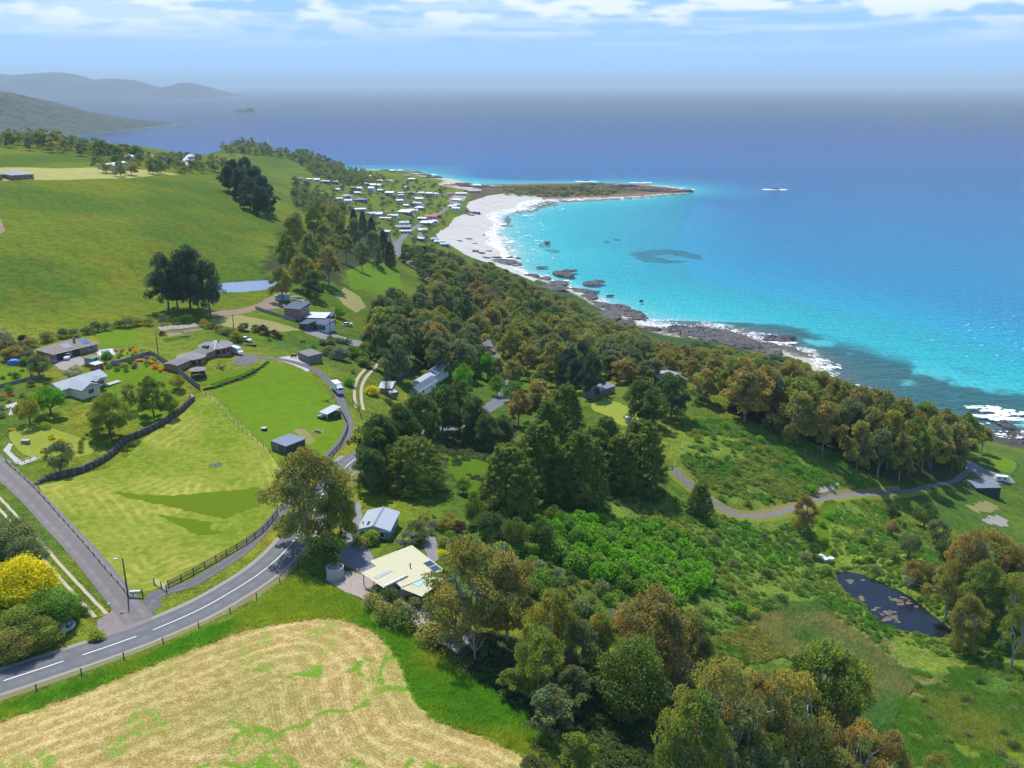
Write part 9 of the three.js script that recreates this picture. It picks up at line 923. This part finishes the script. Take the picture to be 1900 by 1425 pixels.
function car(name, label, x, z, turn, paint, ute) { const t = vehicle(name, label, 'car', x, z, turn);
  part('body', bodyGeo(ute ? [[-2.4, 0.4], [2.3, 0.4], [2.3, 0.9], [1.2, 1.02], [-2.4, 1.0]] : [[-2.2, 0.35], [2.2, 0.35], [2.2, 0.8], [1.1, 0.95], [-2.2, 1.0]], 1.75), paint, t); part('cabin', bodyGeo(ute ? [[-0.5, 0.98], [1.1, 0.98], [0.55, 1.62], [-0.4, 1.66]] : [[-2.0, 0.98], [1.0, 0.94], [0.3, 1.5], [-1.6, 1.52]], 1.5), M.glass, t); part('roof', bodyGeo(ute ? [[-0.4, 1.64], [0.52, 1.6], [0.48, 1.7], [-0.38, 1.72]] : [[-1.6, 1.5], [0.28, 1.48], [0.2, 1.56], [-1.5, 1.58]], 1.4, 0.03), paint, t); if (ute) part('tray_cover', bx(1.7, 0.1, 1.5, -1.45, 1.02, 0), paint, t);
  for (const s of [-1, 1]) { part('headlight', bx(0.08, 0.16, 0.3, 2.24, 0.7, s * 0.6), M.lamp, t); for (const wx of [1.4, -1.4]) wheelPart(t, wx, s * 0.8, 0.33, 0.2); } return t; }
car('utility_car', 'white ute in front of the brick house carport', -149.3, -295.4, -1.3, M.carWhite, true);
car('parked_car', 'white wagon behind the golden round bush', -99.3, -330.4, -0.5, M.carWhite, false);
car('parked_car', 'dark car under the trees at the end of the drive', -66.6, -355.8, -0.15, M.carDark, false);
car('parked_car', 'white car parked beyond the bare grey tree', -71, -383.9, 0.6, M.carWhite, false);
{ const t = vehicle('covered_car', 'car under a bright blue cover on the lawn', 'car', -163.2, -288.2, 0.25), g = bodyGeo([[-2.2, 0.02], [2.2, 0.02], [2.15, 0.8], [1.2, 1.0], [0.5, 1.45], [-1.2, 1.5], [-2.1, 0.95]], 1.9, 0.14), p = g.attributes.position; for (let i = 0; i < p.count; i++) p.setZ(i, p.getZ(i) * (1 + 0.06 * noise(p.getX(i) * 4, p.getY(i) * 5))); g.computeVertexNormals(); part('cover', g, M.blue, t); part('hem', bx(4.6, 0.08, 2.1, 0, 0, 0), mat(0.02, 0.12, 0.45, 0.6), t); }
{ const t = vehicle('caravan', 'white caravan parked at the end of the coast track yard', 'caravan', 210.2, -361.1, -0.25); part('body', bodyGeo([[-2.6, 0.5], [2.3, 0.5], [2.7, 1.2], [2.3, 2.5], [-2.4, 2.55], [-2.65, 1.4]], 2.2), M.carWhite, t); for (const x of [-1.2, 0.9]) part('window', bx(1.1, 0.6, 0.04, x, 1.4, 1.1), M.glass, t); part('door', bx(0.7, 1.7, 0.04, -0.1, 0.6, 1.1), M.trim, t); for (const s of [-1, 1]) wheelPart(t, -0.2, s * 0.9, 0.34); part('drawbar', bx(1.3, 0.1, 0.4, 3.2, 0.4, 0), M.dark, t); }
{ const t = vehicle('small_boat', 'small white dinghy with red and blue side near the pond', 'boat', 86.4, -226.6, 1.9), hull = (w, y0, y1) => { const s = new THREE.Shape(); s.moveTo(-1.6, -w); s.lineTo(0.8, -w); s.quadraticCurveTo(1.7, -w * 0.6, 1.9, 0); s.quadraticCurveTo(1.7, w * 0.6, 0.8, w); s.lineTo(-1.6, w); const g = new THREE.ExtrudeGeometry(s, { depth: y1 - y0, bevelEnabled: false }); g.rotateX(-Math.PI / 2); g.translate(0, y0, 0); return g; }; part('hull', hull(0.72, 0.1, 0.75), M.carWhite, t); part('stripe', hull(0.74, 0.42, 0.56), M.red, t); part('keel', hull(0.55, 0, 0.12), M.blue, t); part('thwart', bx(0.3, 0.06, 1.3, 0, 0.76, 0), M.trim, t); }
{ const t = vehicle('white_tub', 'round white lidded tub beside the small boat', 'tub', 88.2, -225.8, 0); part('body', new THREE.CylinderGeometry(0.75, 0.65, 0.9, 18).translate(0, 0.45, 0), M.blueGrey, t); part('lid', new THREE.CylinderGeometry(0.82, 0.82, 0.1, 18).translate(0, 0.95, 0), M.trim, t); }
{ const t = vehicle('container', 'pale teal shipping container on the dirt yard', 'container', -102.7, -401.2, 0.28); part('body', uvBox(bx(6.2, 2.5, 2.5, 0, 0.15, 0), 1), metal(0.34, 0.52, 0.56, 0.6), t); part('door', bx(0.06, 2.3, 2.3, 3.13, 0.25, 0), mat(0.30, 0.48, 0.52, 0.6), t); part('lock_bar', bx(0.05, 2.2, 0.06, 3.2, 0.3, 0.4), M.steel, t); part('lock_bar', bx(0.05, 2.2, 0.06, 3.2, 0.3, -0.4), M.steel, t); }
// felled logs
seed(15); { const c = [-96.4, -405]; for (let i = 0; i < 16; i++) { const x = c[0] + rnd(-5, 6), z = c[1] + rnd(-4, 3), l = rnd(3, 7), t = thing('log', 'felled pale log in the heap beside the teal container', 'log', x, height(x, z) + 0.25, z, rnd(-0.9, -0.1), 'felled logs beside the container'); part('trunk', new THREE.CylinderGeometry(0.2, 0.28, l, 9).rotateZ(Math.PI / 2), pick([M.timber, M.slab, BARK.pale]), t); part('cut_end', new THREE.CylinderGeometry(0.24, 0.24, 0.04, 9).rotateZ(Math.PI / 2).translate(-l / 2 - 0.02, 0, 0), mat(0.55, 0.40, 0.24, 0.9), t); } }
{ const a = [107.7, -210.8]; const x = a[0], z = a[1], t = thing('fallen_trunk', 'long bleached fallen trunk on the bank above the pond', 'log', x, height(x, z) + 0.7, z, -0.55); const w = []; limb(w, V(-5.5, 0.4, 0), V(4.5, -0.2, 0.4), 0.1, 0.3, 8, 0.05); part('trunk', w[0], BARK.dead, t); const w2 = []; limb(w2, V(-2, 0.3, 0), V(-3.4, 1.1, 0.8), 0.07, 0.02, 5); part('branch', w2[0], BARK.dead, t); }
// small things about the gardens
{ const t = vehicle('fire_pit', 'ring of scorched stones on a bare patch in the paddock', 'fire pit', -56.2, -246.4, 0); for (let i = 0; i < 11; i++) { const s = part('stone', new THREE.DodecahedronGeometry(0.22, 0), i % 3 ? M.dark : M.concrete, t); s.position.set(Math.cos(i * 0.571) * 1.1, 0.1, Math.sin(i * 0.571) * 0.9); } for (let i = 0; i < 5; i++) { const s = part('charred_log', new THREE.CylinderGeometry(0.1, 0.12, 1.3, 7).rotateZ(1.4), M.black, t); s.position.set(rnd(-0.3, 0.3), 0.22, rnd(-0.3, 0.3)); s.rotation.y = i * 1.2; } }
structure('bare_patch', field(rounded([[-57.7, -246.4], [-56.7, -249.1], [-55, -249.7], [-54.4, -246.9], [-55.7, -244.2]]), 0.05, 4), dryVerge);
structure('bare_patch', field(wobble(rounded([[-62.8, -247], [-61, -248.9], [-57.8, -244.5], [-55.2, -239.9], [-55.5, -237.3], [-57.3, -236], [-60, -241.3]]), 0.5), 0.045, 5), dryVerge);
{ const t = vehicle('water_trough', 'round pale trough standing in the green paddock', 'trough', -70.9, -245, 0); part('wall', new THREE.CylinderGeometry(0.9, 0.9, 0.6, 20).translate(0, 0.3, 0), M.dark, t); part('lid', new THREE.CylinderGeometry(0.85, 0.92, 0.12, 20).translate(0, 0.66, 0), M.concrete, t); }
{ const t = vehicle('seesaw', 'dark timber seesaw standing on the green paddock', 'seesaw', -59.2, -278, 0.45); part('plank', beam([-1.9, 0.35, 0], [1.9, 0.85, 0], 0.3, 0.1), M.darkTimber, t); part('stand', new THREE.CylinderGeometry(0.28, 0.34, 0.6, 10).rotateX(Math.PI / 2).translate(0, 0.3, 0), M.greyTimber, t); for (const s of [-1, 1]) part('seat', bx(0.5, 0.12, 0.45, s * 1.7, 0.6 + s * 0.25, 0), M.dark, t); part('handle', bx(0.08, 0.5, 0.4, 1.4, 0.8, 0), M.darkTimber, t); }
{ const t = vehicle('picnic_set', 'dark picnic table and chairs on the front lawn', 'table', -97, -291.9, 0.3); part('table_top', new THREE.CylinderGeometry(0.75, 0.75, 0.06, 18).translate(0, 0.72, 0), M.dark, t); part('pedestal', new THREE.CylinderGeometry(0.08, 0.3, 0.7, 10).translate(0, 0.36, 0), M.dark, t); for (let i = 0; i < 4; i++) { const a = i * 1.57 + 0.4, c = part('chair', mergeGeometries([bx(0.5, 0.06, 0.5, 0, 0.42, 0), bx(0.5, 0.5, 0.06, 0, 0.45, -0.24), bx(0.05, 0.42, 0.05, -0.2, 0, 0.2), bx(0.05, 0.42, 0.05, 0.2, 0, 0.2), bx(0.05, 0.42, 0.05, -0.2, 0, -0.2), bx(0.05, 0.42, 0.05, 0.2, 0, -0.2)]), M.dark, t); c.position.set(Math.sin(a) * 1.3, 0, Math.cos(a) * 1.3); c.rotation.y = a + Math.PI; } }
{ const t = vehicle('letterbox', 'silver milk churn letterbox on a post at the junction', 'letterbox', -71.2, -152.4, 0.1); part('drum', new THREE.CylinderGeometry(0.32, 0.32, 1.9, 16).rotateZ(Math.PI / 2).translate(0, 1.0, 0), M.steel, t); part('post', bx(0.2, 1.7, 0.2, 1.25, -0.2, 0), M.darkTimber, t); part('post', bx(0.14, 0.9, 0.14, -0.5, -0.2, 0), M.darkTimber, t); part('end_cap', new THREE.CylinderGeometry(0.34, 0.34, 0.08, 16).rotateZ(Math.PI / 2).translate(-0.95, 1.0, 0), M.trim, t); }
{ const t = vehicle('reflector_post', 'small white topped marker post at the road junction', 'post', -74.3, -147.8, 0); part('post', bx(0.12, 1.0, 0.06), M.dark, t); part('reflector', new THREE.SphereGeometry(0.22, 12, 8).translate(0, 1.1, 0), M.trim, t); }
{ // rock garden by the roadside hedge
  const t = vehicle('rock_garden', 'curved stone edged rock garden below the green bush', 'garden bed', -80.1, -140.8, 0); const line = [...Array(15)].map((_, i) => { const a = -1.6 + i * 0.19; return [Math.cos(a) * 2.4, Math.sin(a) * 1.9]; }); seed(9); line.forEach(([x, z], i) => { const s = part('edge_stone', new THREE.DodecahedronGeometry(0.32, 1), M.concrete, t); s.position.set(x, 0.15, z); s.rotation.set(i, i * 2, 0); }); for (let i = 0; i < 9; i++) { const s = part('stone', new THREE.DodecahedronGeometry(rnd(0.3, 0.6), 1), M.slab, t); s.position.set(rnd(-1.5, 1.6), 0.15, rnd(-1.2, 1.2)); s.rotation.set(i, i, 0); } const r = part('standing_stone', new THREE.DodecahedronGeometry(0.7, 1), M.concrete, t); r.scale.set(0.6, 1.6, 0.5); r.position.set(-2.4, 0.6, 1.6); }
{ // white path and raised bed at the cream house entrance
  structure('concrete_path', field([[-130.6, -218.3], [-131.7, -223.1], [-130.4, -222.7], [-128.8, -218], [-123, -212.3], [-123.5, -210.7]], 0.05, 3), concreteMat); structure('concrete_path', field([[-123.5, -210.7], [-121.4, -216.1], [-120.1, -215], [-121.7, -209.6]], 0.05, 3), concreteMat); structure('concrete_path', field([[-146.6, -247.3], [-145, -253.1], [-143.6, -251], [-145.1, -244.4]], 0.05, 3), concreteMat); structure('concrete_path', field([[-144.6, -249.9], [-144.5, -251.8], [-140.5, -242.4], [-141.2, -241.4]], 0.055, 3), concreteMat);
  fence('garden_rail', 'low white rail around the raised entrance bed', [[-125.7, -210.8], [-122.8, -209.3], [-121.9, -212.2], [-120.9, -215.6]], 2, 0.9, [0.45, 0.85], 0.1, [0.05, 0.08], M.greyTimber, M.trim);
  const t = vehicle('timber_bin', 'small brown timber bin on the terrace path', 'bin', -127.7, -223.9, 0); part('body', bx(2.0, 0.8, 1.0), M.timber, t); part('lid', bx(2.1, 0.08, 1.1, 0, 0.8, 0), M.slab, t); }
{ // vegetable garden: beds, netting frame, cloche
  const beds = [[[-130.2, -334.8], [-126.5, -338.3], [-124, -333.3], [-127.4, -328.1]], [[-126.4, -340.2], [-121, -345.1], [-119.1, -341.8], [-123.8, -335.1]], [[-128.4, -324.4], [-122.1, -331.9], [-119.7, -328.8], [-125.2, -319.8]]]; beds.forEach((b, i) => structure('garden_bed', field(wobble(b, 0.15), 0.05, 3), i === 2 ? verge : dirtMat)); structure('garden_bed', field(wobble([[-136.9, -343.2], [-126.1, -352.9], [-123, -347.5], [-133.4, -338]], 0.2), 0.045, 4), mulchMat);
  const q = [-128, -338.9], t = thing('netting_frame', 'grey hooped netting frame over the vegetable beds', 'frame', q[0], height(q[0], q[1]), q[1], 0.05); for (let i = 0; i < 9; i++) part('hoop', new THREE.TorusGeometry(2.2, 0.05, 6, 14, Math.PI).rotateY(Math.PI / 2).translate(-8 + i * 2, 0, 0), M.steel, t); part('ridge_pole', bx(16.2, 0.06, 0.06, 0, 2.2, 0), M.steel, t); for (const z of [-2.2, 2.2]) part('base_rail', bx(16.2, 0.12, 0.1, 0, 0.05, z), M.greyTimber, t);
  const c = [-121.2, -329.4], k = thing('cloche', 'white plastic tunnel cloche over a garden row', 'cloche', c[0], height(c[0], c[1]), c[1], 0.5); part('cover', new THREE.CylinderGeometry(0.6, 0.6, 3.6, 14, 1, true, 0, Math.PI).rotateZ(Math.PI / 2).rotateX(-Math.PI / 2), mat(0.7, 0.74, 0.72, 0.6, { side: THREE.DoubleSide }), k); part('hoop', new THREE.TorusGeometry(0.62, 0.03, 6, 12, Math.PI).rotateY(Math.PI / 2), M.steel, k); }
{ const q = [-139.4, -302.1], t = thing('swimming_pool', 'small teal swimming pool with pale paving beside the brick house', 'pool', q[0], height(q[0], q[1]) + 0.05, q[1], 0.5); part('paving', bx(5.4, 0.14, 9, 0, -0.1, 0), M.slab, t); part('coping', mergeGeometries([bx(3.4, 0.1, 0.3, 0, 0.04, -3), bx(3.4, 0.1, 0.3, 0, 0.04, 3), bx(0.3, 0.1, 6, -1.7, 0.04, 0), bx(0.3, 0.1, 6, 1.7, 0.04, 0)]), M.trim, t); part('water', bx(3.1, 0.03, 5.7, 0, 0.05, 0), new THREE.MeshPhysicalMaterial({ color: C3(0.06, 0.26, 0.30), roughness: 0.05 }), t); }
for (const [x, z] of [[-79.9, -338.3], [-78.1, -314.4]]) { const t = thing('garden_bench', 'dark low bench on the lawn between the two driveways', 'bench', x, height(x, z), z, 0.1, 'benches on the driveway lawn'); part('seat', bx(2.2, 0.1, 0.6, 0, 0.42, 0), M.darkTimber, t); part('backrest', bx(2.2, 0.5, 0.08, 0, 0.5, -0.28), M.darkTimber, t); for (const s of [-0.9, 0.9]) part('leg', bx(0.1, 0.45, 0.5, s, 0, 0), M.dark, t); }
{ const q = [-95.7, -323.3], t = thing('garden_log', 'long dark log seat on the lawn behind the van', 'bench', q[0], height(q[0], q[1]) + 0.3, q[1], -0.15); part('trunk', new THREE.CylinderGeometry(0.35, 0.42, 4.2, 10).rotateZ(Math.PI / 2), M.darkTimber, t); for (const s of [-1.2, 1.2]) part('rest', bx(0.4, 0.4, 0.7, s, -0.5, 0), M.dark, t); }
for (const [x, z, k] of [[-78.1, -365.8, 0], [-76.2, -364.9, 1]]) { const t = thing('fuel_bin', 'red bin standing in front of the white garage doors', 'bin', x, height(x, z), z, 0.4, 'red bins at the garage'); part('body', bx(0.7, 1.0, 0.7), M.red, t); part('lid', bx(0.76, 0.1, 0.76, 0, 1.0, 0), M.red, t); }

renderer.render(scene, camera);
